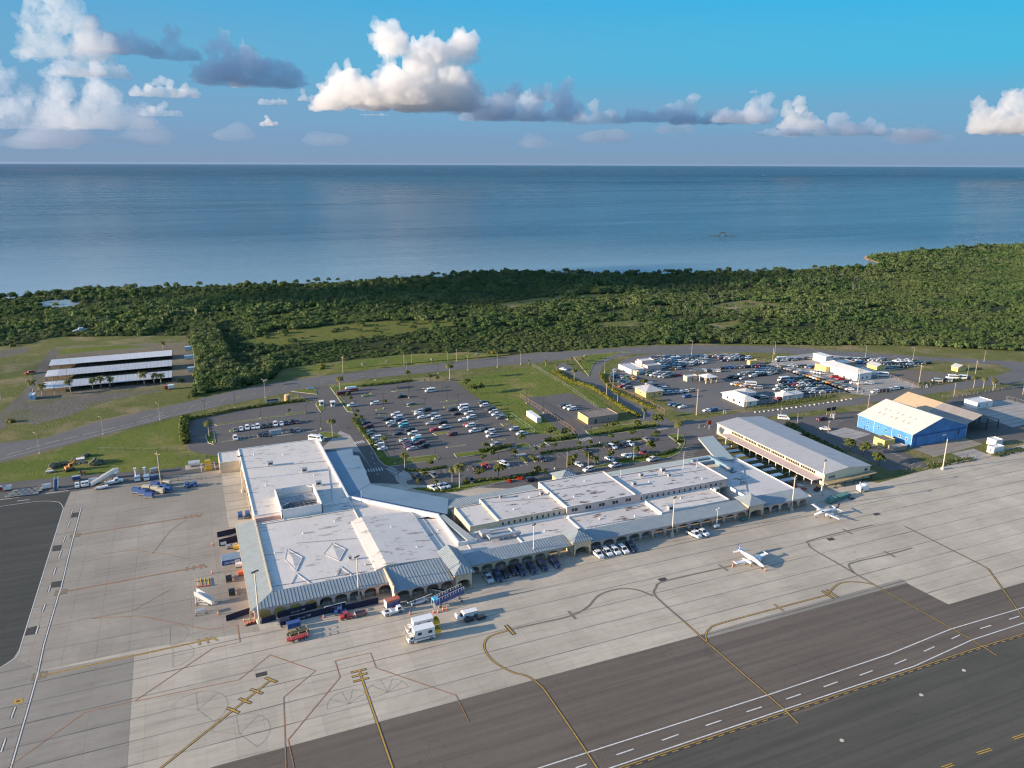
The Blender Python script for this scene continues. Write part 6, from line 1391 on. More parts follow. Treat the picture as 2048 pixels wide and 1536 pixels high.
# lamps
def lamp(h, arm, mat, kind, heads=1):
    t = empty(kind, (0, 0, 0)); b = MB(); b.tube((0, 0, 0), (0, 0, h), .11, .07, 6); b.build('pole', mat, t)
    b = MB(); b.prism([(.3*cos(i*pi/4), .3*sin(i*pi/4)) for i in range(8)], 0, .7); b.build('base', m_kerb, t)
    for k in range(heads):
        s = 1 if k == 0 else -1
        b = MB(); b.tube((0, 0, h-.05), (s*arm, 0, h+.15), .05, .04, 5); b.box(min(s*arm, s*(arm+.7)), -.17, h+.08, max(s*arm, s*(arm+.7)), .17, h+.24); b.build('lamp_head', mat, t)
    return t
m_blkp = M('black_pole_paint', (.022, .022, .024), .5); m_gal = M('weathered_pole', (.42, .39, .33), .7, var=.2)
L1 = Stock(lamp(7.8, .35, m_blkp, 'car_park_lamp', 2)); L2 = Stock(lamp(9.5, 1.6, m_gal, 'street_lamp')); 
for i, px in enumerate((z3(290, 405), z3(630, 325), z3(375, 715), z3(920, 443), z3(1015, 632), z3(1365, 230), z3(1445, 470), z3(1605, 562), z1(270, 505), z1(870, 322), z1(795, 538), z1(1003, 768), z1(1400, 602), z1(1860, 215), z1(1740, 436), z1(1655, 848), z1(560, 885), z2(112, 652), z2(280, 785), z2(550, 1022), z2(1065, 942), z2(823, 1262), z2(1195, 1392), img4(60, 412), img4(97, 592), img4(545, 355), img4(617, 735), img4(1305, 382), img4(1985, 470), img5(720, 280), img5(180, 590), img5(1228, 365), img5(700, 505), z2(1360, 690), z2(1630, 840))):
    g = G(*px); o = L1.put((g.x, g.y, 0), rng.choice((0, pi/2))); tag(o, '%s black lamp post, counting from the staff lot to the fenced lot' % ORD[i], 'lamp post', 'black lamp posts in the car parks')
for i, (px, top, rz) in enumerate(((i1(232, 782), i1(0, 663)[1], 2.2), (i1(605, 672), i1(0, 568)[1], 2.2), (i1(937, 586), i1(0, 488)[1], 2.2), (i1(1553, 458), i1(0, 352)[1], 2), (bt(1010, 276), bt(0, 180)[1], 1.6), (bt(1210, 256), bt(0, 158)[1], 1.6), (bt(1370, 236), bt(0, 145)[1], 1.6), (z1(1368, 225), z1(0, 40)[1], 1.6), (z5(800, 192), z5(0, 88)[1], 1.6), (z5(1455, 190), z5(0, 95)[1], 1.6), (z5(115, 336), z5(0, 238)[1], 0), (z5(128, 530), z5(0, 418)[1], 0), (z5(180, 470), z5(0, 305)[1], 0), (z6(1045, 110), z6(0, 35)[1], 1.6), (z6(1345, 127), z6(0, 50)[1], 1.6), (z6(1795, 135), z6(0, 70)[1], .5), (z6(1690, 222), z6(0, 155)[1], .5), (bt(1955, 460), bt(0, 365)[1], 0))):
    g = G(*px); h = HT(px[0], px[1], top); o = L2.put((g.x, g.y, 0), rz, h/9.6); tag(o, '%s tall grey street lamp along the highway and loop road, counted from the left' % ORD[i], 'street lamp', 'street lamps along the highway')
def post(h, r, mat, kind, cross=False):
    t = empty(kind, (0, 0, 0)); b = MB(); b.tube((0, 0, 0), (0, 0, h), r, r*.7, 6); b.build('pole', mat, t)
    b = MB(); b.box(-.9 if cross else -.2, -.06, h-.8, .9 if cross else .2, .06, h-.65); b.build('cross_arm', mat, t); return t
L3 = Stock(post(9, .2, M('timber_pole', (.36, .30, .22), .9, var=.2), 'utility_pole', True))
for i, (px, top) in enumerate(((bt(158, 296), bt(0, 180)[1]), (bt(575, 250), bt(0, 160)[1]), (bt(627, 226), bt(0, 160)[1]), (bt(873, 222), bt(0, 155)[1]), (bt(932, 215), bt(0, 130)[1]), (i1(2010, 310), i1(0, 210)[1]), (z5(838, 672), z5(0, 462)[1]), (z5(1438, 250), z5(0, 140)[1]), (z6(1740, 215), z6(0, 130)[1]), (z6(1384, 275), z6(0, 155)[1]), (z6(1605, 350), z6(0, 268)[1]), (z6(995, 332), z6(0, 180)[1]), (z6(1060, 437), z6(0, 340)[1]), (z6(808, 592), z6(0, 508)[1]), (z6(2040, 345), z6(0, 240)[1]), (z6(510, 472), z6(0, 415)[1]), (z6(612, 552), z6(0, 463)[1]), (i1(323, 440), i1(0, 345)[1]), (i1(418, 278), i1(0, 220)[1]), (i1(395, 345), i1(0, 283)[1]), (i1(8, 470), i1(0, 360)[1]), (i1(1143, 285), i1(0, 160)[1]), (i1(942, 950), i1(0, 770)[1]), (z5(1230, 610), z5(0, 500)[1]), (img5(325, 570), img5(0, 375)[1]), (img5(580, 575), img5(0, 405)[1]), (img5(1125, 490), img5(0, 300)[1]), (img5(870, 480), img5(0, 330)[1]))):
    g = G(*px); h = HT(px[0], px[1], top); o = L3.put((g.x, g.y, 0), rng.uniform(0, 3), max(.4, h/9)); tag(o, '%s pale timber pole, counted from the highway lawn through the lots' % ORD[i], 'pole', 'timber poles beside the roads and lots')
# apron floodlight masts
def mast(h):
    t = empty('apron_mast', (0, 0, 0)); b = MB(); b.tube((0, 0, 1.1), (0, 0, h), .24, .14, 8); b.build('pole', M('cream_mast_paint', (.56, .50, .40), .6), t); b = MB(); b.prism([(.7*cos(i*pi/4+.4), .7*sin(i*pi/4+.4)) for i in range(8)], 0, 1.15); b.build('foundation', m_kerb, t)
    b = MB(); b.box(-.85, -.06, h-.08, .85, .06, h+.05); b.build('cross_bar', m_dark, t)
    for i in range(4): f = MB(); x = -.75+i*.5; f.frus((x-.16, -.34, x+.16, -.08, h-.16), (x-.16, -.24, x+.16, .03, h+.16)); f.build('floodlight', m_dark, t)
    return t
L4 = Stock(mast(14.0))
for i, (px, top, lab) in enumerate((((519, 1246), 1143, 'tall floodlight mast at the front left corner of the terminal'), ((718, 1199), 1113, 'floodlight mast between arches of the left wing'), ((486, 984), 912, 'floodlight mast on the left side of the baggage hall'), ((1067, 1123), 1049, 'floodlight mast behind the row of dark blue cars'), ((1344, 1072), 995, 'floodlight mast left of the two white pickups'), ((1583, 1021), 950, 'floodlight mast near the last arches of the terminal'), ((1642, 991), 921, 'floodlight mast at the corner of the gate building'), ((1885, 939), 876, 'floodlight mast on the grass edge in front of the blue hangar'), ((1980, 1002), 1002, ''))):
    if not lab: continue
    g = G(*px); h = HT(px[0], px[1], top); o = L4.put((g.x, g.y, 0), .5, h/14); tag(o, lab, 'light mast', 'floodlight masts around the apron')
# fences: posts, rails and woven wire drawn as thin strands
def fence(px, h, mat, label, gap=3.0, wire=.9, bars=True):
    pts = [G(*p) for p in px]; t = empty('wire_fence', pts[0]); tag(t, label, 'fence'); o = pts[0]; pb, rb, wb = MB(), MB(), MB()
    for i in range(len(pts)-1):
        a, c = pts[i]-o, pts[i+1]-o; L = (c-a).length; n = max(1, int(L/gap))
        for k in range(n+1): p = a.lerp(c, k/n); pb.box(p.x-.06, p.y-.06, 0, p.x+.06, p.y+.06, h+.1)
        u = (c-a).normalized(); nn = Vector((-u.y, u.x, 0))*.03
        for z in (h, .15): z_ = Vector((0, 0, z)); w_ = Vector((0, 0, .07)); rb.add([a-nn+z_, c-nn+z_, c+nn+z_, a+nn+z_, a-nn+z_+w_, c-nn+z_+w_, c+nn+z_+w_, a+nn+z_+w_], [(0, 1, 5, 4), (2, 3, 7, 6), (4, 5, 6, 7)])
        k = max(1, int(L/wire))
        for j in range(k):
            p = a.lerp(c, j/k); q = a.lerp(c, min(1, (j+.9)/k)); wb.add([p+Vector((0, 0, .15)), p+Vector((0, 0, .15))+u*.022, q+Vector((0, 0, h))+u*.022, q+Vector((0, 0, h))], [(0, 1, 2, 3)])
            wb.add([q+Vector((0, 0, .15)), q+Vector((0, 0, .15))+u*.022, p+Vector((0, 0, h))+u*.022, p+Vector((0, 0, h))], [(0, 1, 2, 3)])
    pb.build('post', mat, t); rb.build('rail', mat, t); wb.build('wire_mesh', mat, t)
m_fg = M('grey_fence_wire', (.22, .215, .19), .6); m_fb = M('rusty_fence', (.30, .20, .12), .85); m_fgr = M('green_fence', (.20, .28, .18), .7)
fence([z2(1268, 592), z2(1620, 810), z2(2048, 1090), img5(425, 165), img5(430, 215)], 1.9, m_fb, 'rusty fence down the left side of the fenced lot'); fence([z2(1120, 880), z2(1300, 1010), z2(1490, 1142)], 1.8, m_fgr, 'green fence beside the right-hand parking row')
fence([bt(1450, 245), bt(1640, 360), bt(1720, 410), bt(1900, 540)], 1.5, m_fg, 'low grey fence beside the path at the right of the lawn'); fence([z5(148, 390), z5(170, 450), z5(260, 500), z5(350, 530), z5(470, 590), z5(590, 655)], 1.9, m_fb, 'brown fence round the left side of the rental lot')
fence([z5(1215, 600), z5(1400, 580), z5(1700, 540), z5(2000, 500)], 2.0, m_fg, 'grey fence along the front of the rental lot'); fence([z5(1300, 240), z5(1480, 275), z5(1800, 380), z5(2040, 470)], 1.7, m_fg, 'fence beside the lane between the two rental lots')
fence([r3(560, 965), r3(780, 1000), r3(1180, 930), r3(1440, 905)], 1.8, m_fg, 'fence at the bottom of the far rental lot'); fence([r3(1030, 680), r3(1280, 770), r3(1600, 880)], 2.2, m_fb, 'tan fence between the far rental lot and the brown lot')
fence([zs(940, 205), zs(1200, 212), zs(1500, 212), zs(1780, 195)], 1.9, m_fg, 'fence along the path behind the silver shrubs'); fence([zs(1540, 495), zs(1700, 485), zs(1920, 475)], 1.7, m_fg, 'short fence at the edge of the left apron'); fence([zs(1680, 275), zs(1800, 270), zs(1970, 268)], 1.7, m_fg, 'short fence behind the white tank')
fence([hh(690, 1010), hh(800, 1040), hh(920, 1020)], 1.8, m_fg, 'short fence at the end of the office yard'); fence([hh(1080, 970), hh(1300, 925), hh(1480, 880), hh(1560, 905)], 1.8, m_fg, 'fence between the apron and the hangar grass'); fence([r8(400, 950), r8(700, 945), r8(1100, 870), r8(1560, 800), r8(1879, 745)], 1.3, m_fg, 'long low fence between the service road and the hangar yard')
fence([r8(1560, 985), r8(1720, 1020), r8(1879, 1070)], 1.8, m_fg, 'fence at the far side of the pale hangar pad'); fence([img5(520, 140), img5(620, 125), img5(860, 85)], 1.6, m_fg, 'fence along the front of the flat-roofed building'); fence([r8(0, 790), r8(250, 720), r8(560, 670), r8(900, 610)], 1.6, m_fg, 'fence along the lower edge of the brown lot')
# ================================================================== cars
def paintmat(name, c):
    k = NT(name); m = k.done(c, .28, .0, .5); k.b.inputs['Coat Weight'].default_value = .4; k.b.inputs['Coat Roughness'].default_value = .1; return m
COL = {n: paintmat(n+'_car_paint', c) for n, c in dict(white=(.74, .74, .72), silver=(.40, .41, .42), grey=(.17, .175, .18), black=(.014, .014, .016), navy=(.014, .024, .065), blue=(.035, .10, .28), red=(.42, .02, .025), maroon=(.13, .018, .028), teal=(.09, .40, .48), tan=(.38, .32, .23), orange=(.55, .26, .03), green=(.05, .12, .08), purple=(.10, .03, .08)).items()}
m_tyre = M('tyre_rubber', (.02, .02, .02), .85); m_rim = M('alloy_rim', (.42, .42, .43), .35, .6); m_lampw = M('headlamp_lens', (.62, .64, .66), .15); m_lampr = M('tail_lamp_lens', (.35, .015, .012), .25); m_trim = M('car_trim', (.03, .03, .032), .6)
KIND = {
 'sedan': dict(L=4.6, W=1.80, body=[(-2.3, .32), (-2.3, .80), (-2.18, .98), (-1.45, 1.02), (.95, .98), (1.95, .84), (2.26, .66), (2.3, .32)], cab=((-1.75, -.84, 1.05, .84, .97), (-1.0, -.64, .25, .64, 1.40))),
 'suv': dict(L=4.7, W=1.90, body=[(-2.35, .36), (-2.35, 1.0), (-2.3, 1.10), (.95, 1.08), (2.0, 1.0), (2.3, .8), (2.35, .36)], cab=((-2.3, -.9, 1.15, .9, 1.07), (-2.05, -.7, .35, .7, 1.70))),
 'big_suv': dict(L=5.2, W=2.0, body=[(-2.6, .38), (-2.6, 1.1), (-2.55, 1.18), (1.1, 1.16), (2.3, 1.1), (2.55, .9), (2.6, .38)], cab=((-2.55, -.95, 1.3, .95, 1.15), (-2.35, -.78, .6, .78, 1.88))),
 'pickup': dict(L=5.5, W=1.95, body=[(-2.75, .42), (-2.75, 1.12), (-.75, 1.12), (-.7, 1.1), (1.25, 1.1), (2.4, 1.04), (2.7, .85), (2.75, .42)], cab=((-.75, -.92, 1.45, .92, 1.09), (-.5, -.74, .75, .74, 1.80))),
 'van': dict(L=5.5, W=2.0, body=[(-2.75, .38), (-2.75, 2.05), (-2.65, 2.15), (1.3, 2.15), (1.75, 1.95), (2.3, 1.2), (2.7, 1.05), (2.75, .38)], cab=None),
 'minibus': dict(L=7.0, W=2.15, body=[(-3.5, .42), (-3.5, 2.5), (-3.35, 2.65), (2.3, 2.65), (2.75, 2.4), (3.2, 1.35), (3.45, 1.15), (3.5, .42)], cab=None)}
def car_shapes(kind):
    k = KIND[kind]; W = k['W']/2; bd, gl = MB(), MB(); pr = k['body']
    # sides lean in a little: three slices from sill to shoulder
    n = len(pr); rings = [[(p[0]*f, y, p[1]) for p in pr] for y, f in ((-W, .985), (-W*.86, 1.0), (W*.86, 1.0), (W, .985))]
    ar = sum(pr[i][0]*pr[(i+1) % n][1]-pr[(i+1) % n][0]*pr[i][1] for i in range(n))
    bd.loft([r[::-1] for r in rings] if ar < 0 else rings)
    if k['cab']:
        a, c = k['cab']; gl.frus(a, c, 0); bd.box(c[0]-.06, c[1]-.05, c[4]-.04, c[2]+.06, c[3]+.05, c[4]+.05)
        for sy in (-1, 1):
            for t in ((0, 0), (.5, .5), (1, 1)) if kind != 'pickup' else ((0, 0), (.55, .5), (1, 1)):
                p = Vector((a[0]+(a[2]-a[0])*t[0], sy*a[3], a[4])); q = Vector((c[0]+(c[2]-c[0])*t[1], sy*c[3], c[4])); bd.tube(p, q, .055, .05, 4, caps=False)
        if kind == 'pickup': gl.box(-2.62, -W+.16, 1.0, -.85, W-.16, 1.135, 1)
    else:
        L = pr[0][0]; top = pr[2][1]; z0, z1 = top*.60, top*.88; fx = pr[4][0]
        for sy in (-1, 1): gl.box(L+.35, sy*W-.015, z0, fx-.2, sy*W+.015, z1)
        a, c = pr[4], pr[5]; gl.add([(a[0]+.02, -W*.84, a[1]), (c[0]+.02, -W*.88, c[1]+.06), (c[0]+.02, W*.88, c[1]+.06), (a[0]+.02, W*.84, a[1])], [(0, 1, 2, 3)]); gl.box(L-.02, -W*.8, z0, L+.01, W*.8, z1)
    return bd, gl
def wheel_mb(r=.35, w_=.24):
    b = MB(); N = 14
    for y0, y1, rr, m in ((-w_/2, w_/2, r, 0), (-w_/2-.012, w_/2+.012, r*.62, 1)):
        b.loft([[(rr*cos(2*pi*i/N), y, rr*sin(2*pi*i/N)) for i in range(N)] for y in (y0, y1)], m)
    return b
WH = wheel_mb().mesh('wheel', [m_tyre, m_rim])
def car_detail(kind):
    k = KIND[kind]; t = empty('parked_car' if kind in ('sedan', 'suv', 'big_suv') else {'pickup': 'pickup_truck', 'van': 'van', 'minibus': 'minibus'}[kind], (0, 0, 0)); bd, gl = car_shapes(kind); W, L = k['W']/2, k['L']/2
    bd.build('body', COL['white'], t); gl.build('window', [m_glass, m_blackp], t)
    for sx in (-.62, .60):
        for sy in (-1, 1):
            o = bpy.data.objects.new('wheel', WH); C.objects.link(o); o.parent = t; o.location = (sx*L, sy*(W-.1), .35)
    for sy in (-1, 1):
        f = MB(); f.box(L-.10, sy*W*.74-.18, .62, L+.012, sy*W*.74+.18, .82); f.build('headlight', m_lampw, t)
        f = MB(); f.box(-L-.012, sy*W*.78-.14, .75, -L+.06, sy*W*.78+.14, 1.0); f.build('tail_light', m_lampr, t)
    return t
SIMPLE = {}
def car_simple(kind):
    k = KIND[kind]; bd, gl = car_shapes(kind); b = MB(); b.v, b.f, b.m = bd.v, bd.f, [0]*len(bd.f); b.add(gl.v, gl.f, 1); W, L = k['W']/2, k['L']/2
    for sx in (-.62, .60):
        for sy in (-1, 1):
            q = wheel_mb(); b.add([(x+sx*L, y+sy*(W-.1), z+.35) for x, y, z in q.v], q.f, 2)
    for sy in (-1, 1): b.box(L-.10, sy*W*.74-.18, .62, L+.012, sy*W*.74+.18, .82, 3); b.box(-L-.012, sy*W*.78-.14, .75, -L+.06, sy*W*.78+.14, 1.0, 4)
    return b
DET = {k: Stock(car_detail(k)) for k in KIND}
SIM = {k: car_simple(k).mesh('parked_car', [COL['white'], m_glass, m_tyre, m_lampw, m_lampr]) for k in KIND}
KW = dict(sedan='sedan', suv='SUV', big_suv='big SUV', pickup='pickup', van='van', minibus='minibus')
CARS = []       # (px, kind, colour, heading, where, detail)
def row(where, items, f, hd, detail=True, jit=2.5):
    for it in items.split(';'):
        x, y, kd, c = it.split(); CARS.append((f(float(x), float(y)), kd, c, R(hd+rng.uniform(-jit, jit)), where, detail))
ap = lambda x, y: (940+x*.17578, 1060+y*.17578)
row('parked against the front arcade left of the middle tower', '205 540 pickup silver;315 525 big_suv navy;400 488 sedan black;490 462 suv black;575 460 big_suv navy;700 435 big_suv navy;825 405 big_suv navy;965 372 big_suv navy', ap, -90)
row('parked against the front arcade right of the middle tower', '1450 265 pickup white;1560 245 suv white;1650 230 suv white;1745 218 suv white;1840 195 big_suv navy', ap, -90)
row('standing on the apron by the right-hand arches', '1300 480 pickup white;1340 470 pickup white', lambda x, y: (880+x*.390625, 880+y*.390625), -75)
row('along the hedge strip by the entrance road', '735 985 sedan black;765 1042 suv maroon;810 1112 sedan grey;800 1162 sedan green;870 1188 sedan purple;890 1222 suv white;930 1282 sedan grey;940 1338 suv white;985 1392 sedan white', z1, 180)
row('in the open upper half of the main car park', '515 708 pickup white;865 678 suv white;1290 572 pickup black;1435 688 sedan grey;1735 482 van white', z1, 180)
row('in the left middle cluster of the main car park', '1195 852 suv white;1070 922 sedan black;1235 900 suv white;1255 935 sedan navy;1115 977 sedan white;1150 1022 sedan grey;1310 985 suv silver;1320 1032 suv teal;1420 1096 suv black;1235 1152 sedan navy;1465 1152 suv white', z1, 180)
row('in the centre cluster of the main car park', '1555 838 sedan white;1560 806 suv silver;1680 778 suv black;1610 892 sedan white;1775 866 suv silver;1830 912 suv white;1745 992 sedan silver;1925 980 suv black;1810 1087 sedan red;1965 1052 pickup white', z1, 180)
row('in the lower left cluster of the main car park', '1330 1260 sedan silver;1380 1297 sedan maroon;1410 1325 sedan navy;1450 1388 sedan silver;1405 1362 sedan maroon;1525 1216 suv white;1525 1248 suv teal;1580 1292 suv maroon;1650 1346 suv black', z1, 180)
row('in the right middle cluster of the main car park', '190 778 suv black;265 842 sedan black;365 738 van white;375 773 suv white;455 838 suv white;490 864 suv black;495 893 suv white;365 932 sedan white;440 1012 sedan red;480 1028 suv white;550 1108 pickup white;735 1086 pickup black;790 1122 suv white;820 1188 pickup white;195 1162 suv maroon;890 1328 pickup silver', z2, 180)
row('in the row beside the green fence', '690 668 pickup black;695 713 suv white;800 772 suv black;845 812 suv silver;900 852 pickup white;960 902 suv grey;1175 1083 suv silver;1290 1153 pickup white', z2, 180)
row('alone in the fenced lot', '1665 517 suv black;1690 527 suv white;1720 537 suv white', bt, 180)
row('in the front car park behind the curved canopy', '325 562 suv black;525 540 suv grey;515 688 sedan white;605 675 suv white;670 662 sedan white;970 602 suv black;1050 455 suv black;1155 425 sedan red;1380 405 suv white;1800 335 sedan grey', img4, -75, jit=6)
row('on the kerb road behind the terminal', '1700 592 suv navy', img4, 8)
row('in the front car park behind the long east roof', '15 468 sedan black;560 362 sedan black;820 322 suv black;875 318 suv white;1005 292 suv black;1070 278 pickup white;1280 228 sedan grey;465 528 sedan white;1040 428 sedan white;1105 423 sedan white;1250 392 suv maroon;840 462 sedan white', img5, -75, jit=6)
row('driving on the kerb road behind the terminal', '585 592 suv white;905 540 pickup white;1360 468 pickup white', img5, 185)
row('in the back row of the small staff car park', '630 562 sedan grey;695 550 sedan white;765 540 suv white;830 532 sedan white;885 527 suv white;955 517 sedan black;1030 507 sedan black;1085 500 suv white;1150 492 sedan white;1210 480 sedan navy;1285 472 suv black;1340 470 sedan purple', z3, -90)
row('in the front row of the small staff car park', '630 658 suv white;915 622 sedan black;980 617 sedan black;1270 572 sedan black;1340 564 sedan grey', z3, -90)
CARS += [(z3(1550, 672), 'minibus', 'white', R(-40), 'behind the top corner of the baggage hall', True), (bt(1662, 264), 'sedan', 'white', R(-60), 'on the loop road beside the yellow hedge', True), (z5(1525, 692), 'van', 'white', R(-35), 'by the service road behind the gate building', True), (z6(770, 497), 'pickup', 'maroon', R(180), 'in the yard north of the blue hangar', True), (z6(790, 558), 'sedan', 'white', R(150), 'on the slab in the gate building yard', True)]
# rental lots
PAL = ['white']*6+['silver']*5+['grey']*4+['black']*4+['navy']*4+['blue']*2+['red', 'maroon', 'tan', 'orange', 'green']
def fill(where, f, a, c, n, hd, kinds=('sedan', 'sedan', 'suv', 'suv', 'suv'), pal=None):
    for i in range(n):
        t = i/max(1, n-1); CARS.append((f(a[0]+(c[0]-a[0])*t+rng.uniform(-3, 3), a[1]+(c[1]-a[1])*t+rng.uniform(-2, 2)), rng.choice(kinds), rng.choice(pal or PAL), R(hd+rng.uniform(-4, 4)), where, False))
for k, (a, c, n) in enumerate((((840, 112), (2030, 82), 17), ((850, 135), (1650, 112), 12), ((860, 160), (1650, 135), 12), ((880, 190), (1660, 160), 12), ((905, 218), (1660, 190), 12), ((930, 245), (1500, 215), 9), ((980, 268), (1400, 240), 6), ((1150, 292), (1230, 288), 2))):
    fill('in the %s line from the highway of the packed rental block' % ORD[k], r1, a, c, n, 178)
fill('behind the yellow rental office', r1, (780, 530), (990, 600), 4, 170); fill('in the bays right of the yellow rental office', r1, (960, 682), (1060, 672), 2, 178); fill('in the short line above the blue rental car', r1, (1190, 660), (1440, 636), 4, 178); fill('beside the tall timber pole in the rental lot', r1, (1140, 850), (1300, 890), 3, 178); fill('at the bottom of the rental lot near the timber pole', r1, (1690, 945), (1780, 940), 2, 178)
fill('along the curved fence of the rental lot', r1, (225, 320), (180, 470), 4, 70); fill('in the loose group left of the banana clump', r1, (240, 410), (520, 440), 4, -90); fill('in the line above the yellow rental office', r1, (340, 490), (420, 530), 3, 178); fill('in the line below the loose group by the fence', r1, (350, 565), (430, 590), 2, 178); fill('in front of the pink rental block, upper line', r1, (760, 345), (1050, 370), 5, 178); fill('in front of the pink rental block, lower line', r1, (780, 380), (1040, 420), 5, 178); fill('left of the filling canopy', r1, (1140, 395), (1220, 390), 2, 160); fill('behind the filling canopy', r1, (1480, 325), (1830, 325), 6, 150); fill('alone below the filling canopy', r1, (1370, 725), (1370, 725), 1, 178, pal=['blue'])
for k, (a, c, n) in enumerate((((20, 95), (330, 85), 5), ((20, 125), (430, 115), 6), ((60, 160), (440, 140), 5))): fill('in the far right block, %s line from the highway' % ORD[k], r2, a, c, n, 178)
fill('in the line left of the small yellow hut', r2, (40, 280), (420, 260), 6, 178); fill('in the line right of the small yellow hut', r2, (470, 255), (660, 250), 4, 178); fill('on the dry grass strip of the rental lot', r2, (170, 420), (370, 440), 3, 178)
for k, (a, c, n) in enumerate((((600, 300), (850, 295), 5), ((580, 335), (890, 325), 6), ((340, 375), (880, 350), 8), ((520, 402), (760, 375), 4))): fill('in the middle block beside the lane, %s line' % ORD[k], r2, a, c, n, 178)
fill('around the white minibus in the rental lot', r2, (230, 530), (600, 590), 6, 160)
for k, (a, c, n) in enumerate((((1080, 450), (1260, 440), 4), ((960, 500), (1420, 490), 7), ((940, 550), (1560, 535), 9), ((900, 610), (1640, 575), 10), ((1030, 640), (1700, 615), 9), ((1280, 665), (1780, 645), 7))): fill('in the near block behind the roadside kiosk, %s line' % ORD[k], r2, a, c, n, 178)
fill('behind the long white rental office', r2, (500, 740), (700, 740), 4, 160); fill('red car by the roadside kiosk', r2, (925, 765), (925, 765), 1, 178, pal=['red'])
fill('in the long line by the lane fence of the far rental lot', r2, (960, 255), (2040, 610), 22, 150, pal=['white', 'white', 'silver', 'black', 'grey', 'tan', 'orange', 'navy']); fill('in the top line of the far rental lot', r2, (920, 165), (1480, 122), 10, 178); fill('in the short cluster left of the tan service bay', r2, (1130, 240), (1450, 265), 6, 178); fill('by the wall of the tan service bay', r2, (1480, 335), (1620, 362), 4, 165, pal=['white'])
fill('red car by the big white hall', r2, (1800, 415), (1900, 455), 2, 165, pal=['red'])
fill('in front of the big white hall', r3, (140, 745), (430, 785), 3, 165, pal=['white', 'navy']); fill('on the pale slab right of the big white hall', r3, (600, 770), (600, 770), 1, 165, pal=['white']); fill('in the row along the bottom fence of the far lot', r3, (720, 950), (1230, 868), 6, 170, pal=['white', 'maroon', 'black', 'grey'])
fill('in the back line behind the cream house', r3, (20, 285), (880, 300), 11, 178); fill('behind the long blue-grey car bay', r3, (20, 340), (520, 360), 6, 178); fill('in the four white cars by the highway fence', r3, (1160, 325), (1410, 322), 4, -90, pal=['white']); fill('in the upper line right of the cream house', r3, (860, 380), (1790, 365), 13, 178, pal=['black', 'grey', 'navy', 'silver']); fill('in the lower line right of the cream house', r3, (970, 455), (1420, 430), 7, 178, pal=['black', 'grey', 'silver'])
CARS += [(r2(470, 545), 'minibus', 'white', R(150), 'in the middle of the rental lot', False), (r2(1000, 470), 'minibus', 'white', R(178), 'at the top of the near rental block', False), (r3(860, 615), 'minibus', 'white', R(150), 'under the drive-through canopy', False), (r2(960, 150), 'minibus', 'white', R(170), 'at the top left of the far rental lot', False), (r8(590, 590), 'minibus', 'white', R(150), 'in the brown lot, left of two', False), (r8(720, 592), 'minibus', 'white', R(150), 'in the brown lot, right of two', False)]
fill('in the dark line at the bottom of the brown lot', r8, (310, 640), (480, 645), 3, 150, kinds=('van',), pal=['black', 'navy', 'silver']); fill('at the right end of the brown lot', r8, (800, 590), (850, 590), 2, 150, pal=['grey'])
order = sorted(range(len(CARS)), key=lambda i: (not CARS[i][5], G(*CARS[i][0]).length))
keep = set(order[:300]); seen = {}
rest = MB(); REST_M = list(COL.values())+[m_glass, m_tyre, m_lampw, m_lampr]; CI = {n: i for i, n in enumerate(COL)}
cnt = {}
for i in sorted(keep, key=lambda i: CARS[i][0][0]):                # left to right: the ordinal in each label
    c = CARS[i]; cnt[(c[1], c[2], c[4])] = cnt.get((c[1], c[2], c[4]), 0)+1
num = {}
for i in sorted(range(len(CARS)), key=lambda i: CARS[i][0][0]):
    px, kd, c, hd, where, det = CARS[i]; g = G(px[0], px[1], .8); z0 = .03 if kd else 0
    if i not in keep:
        q = SIMPLE.setdefault(kd, car_simple(kd)); ca, sa = cos(hd), sin(hd); mm = [CI[c], len(COL), len(COL)+1, len(COL)+2, len(COL)+3]; o_ = len(rest.v)
        rest.v += [(g.x+x*ca-y*sa, g.y+x*sa+y*ca, z+.03) for x, y, z in q.v]; rest.f += [[o_+k for k in f] for f in q.f]; rest.m += [mm[k] for k in q.m]; continue
    if det: o = DET[kd].put((g.x, g.y, .03), hd); b_ = [k for k in C.objects[o.name].children if k.name.startswith('body')] if False else None
    else:
        o = bpy.data.objects.new('parked_car' if kd in ('sedan', 'suv', 'big_suv') else {'pickup': 'pickup_truck', 'van': 'van', 'minibus': 'minibus'}[kd], SIM[kd]); C.objects.link(o); o.location = (g.x, g.y, .03); o.rotation_euler = (0, 0, hd); paint(o, COL[c])
    if det: o['_c'] = c
    key = (kd, c, where); num[key] = num.get(key, 0)+1; base = '%s %s %s' % (c, KW[kd], where)
    if where.startswith('red car'): base = 'red %s %s' % (KW[kd], where[8:])
    lab = base if cnt[key] == 1 else '%s %s' % (ORD[num[key]-1], base)
    tag(o, lab, {'pickup': 'pickup', 'van': 'van', 'minibus': 'minibus'}.get(kd, 'car'), 'cars '+('parked at the terminal front' if 'arcade' in where else 'in the rental lots' if not det else 'in the airport car parks'))
# paint the detailed ones: the body is the child that carries the car colour
_par = {}
for o in C.objects:
    if o.parent is not None and o.name.split('.')[0] == 'body' and '_c' in o.parent: paint(o, COL[o.parent['_c']])
for o in C.objects:
    if '_c' in o: del o['_c']
if rest.v:
    o = rest.build('rental_cars', REST_M); o['kind'] = 'stuff'; o['label'] = 'remaining rental cars packed far off beside the highway'
drop_unused(list(DET.values())+SP+ST+SS+SB+SV+SH+SR+SW+SY)
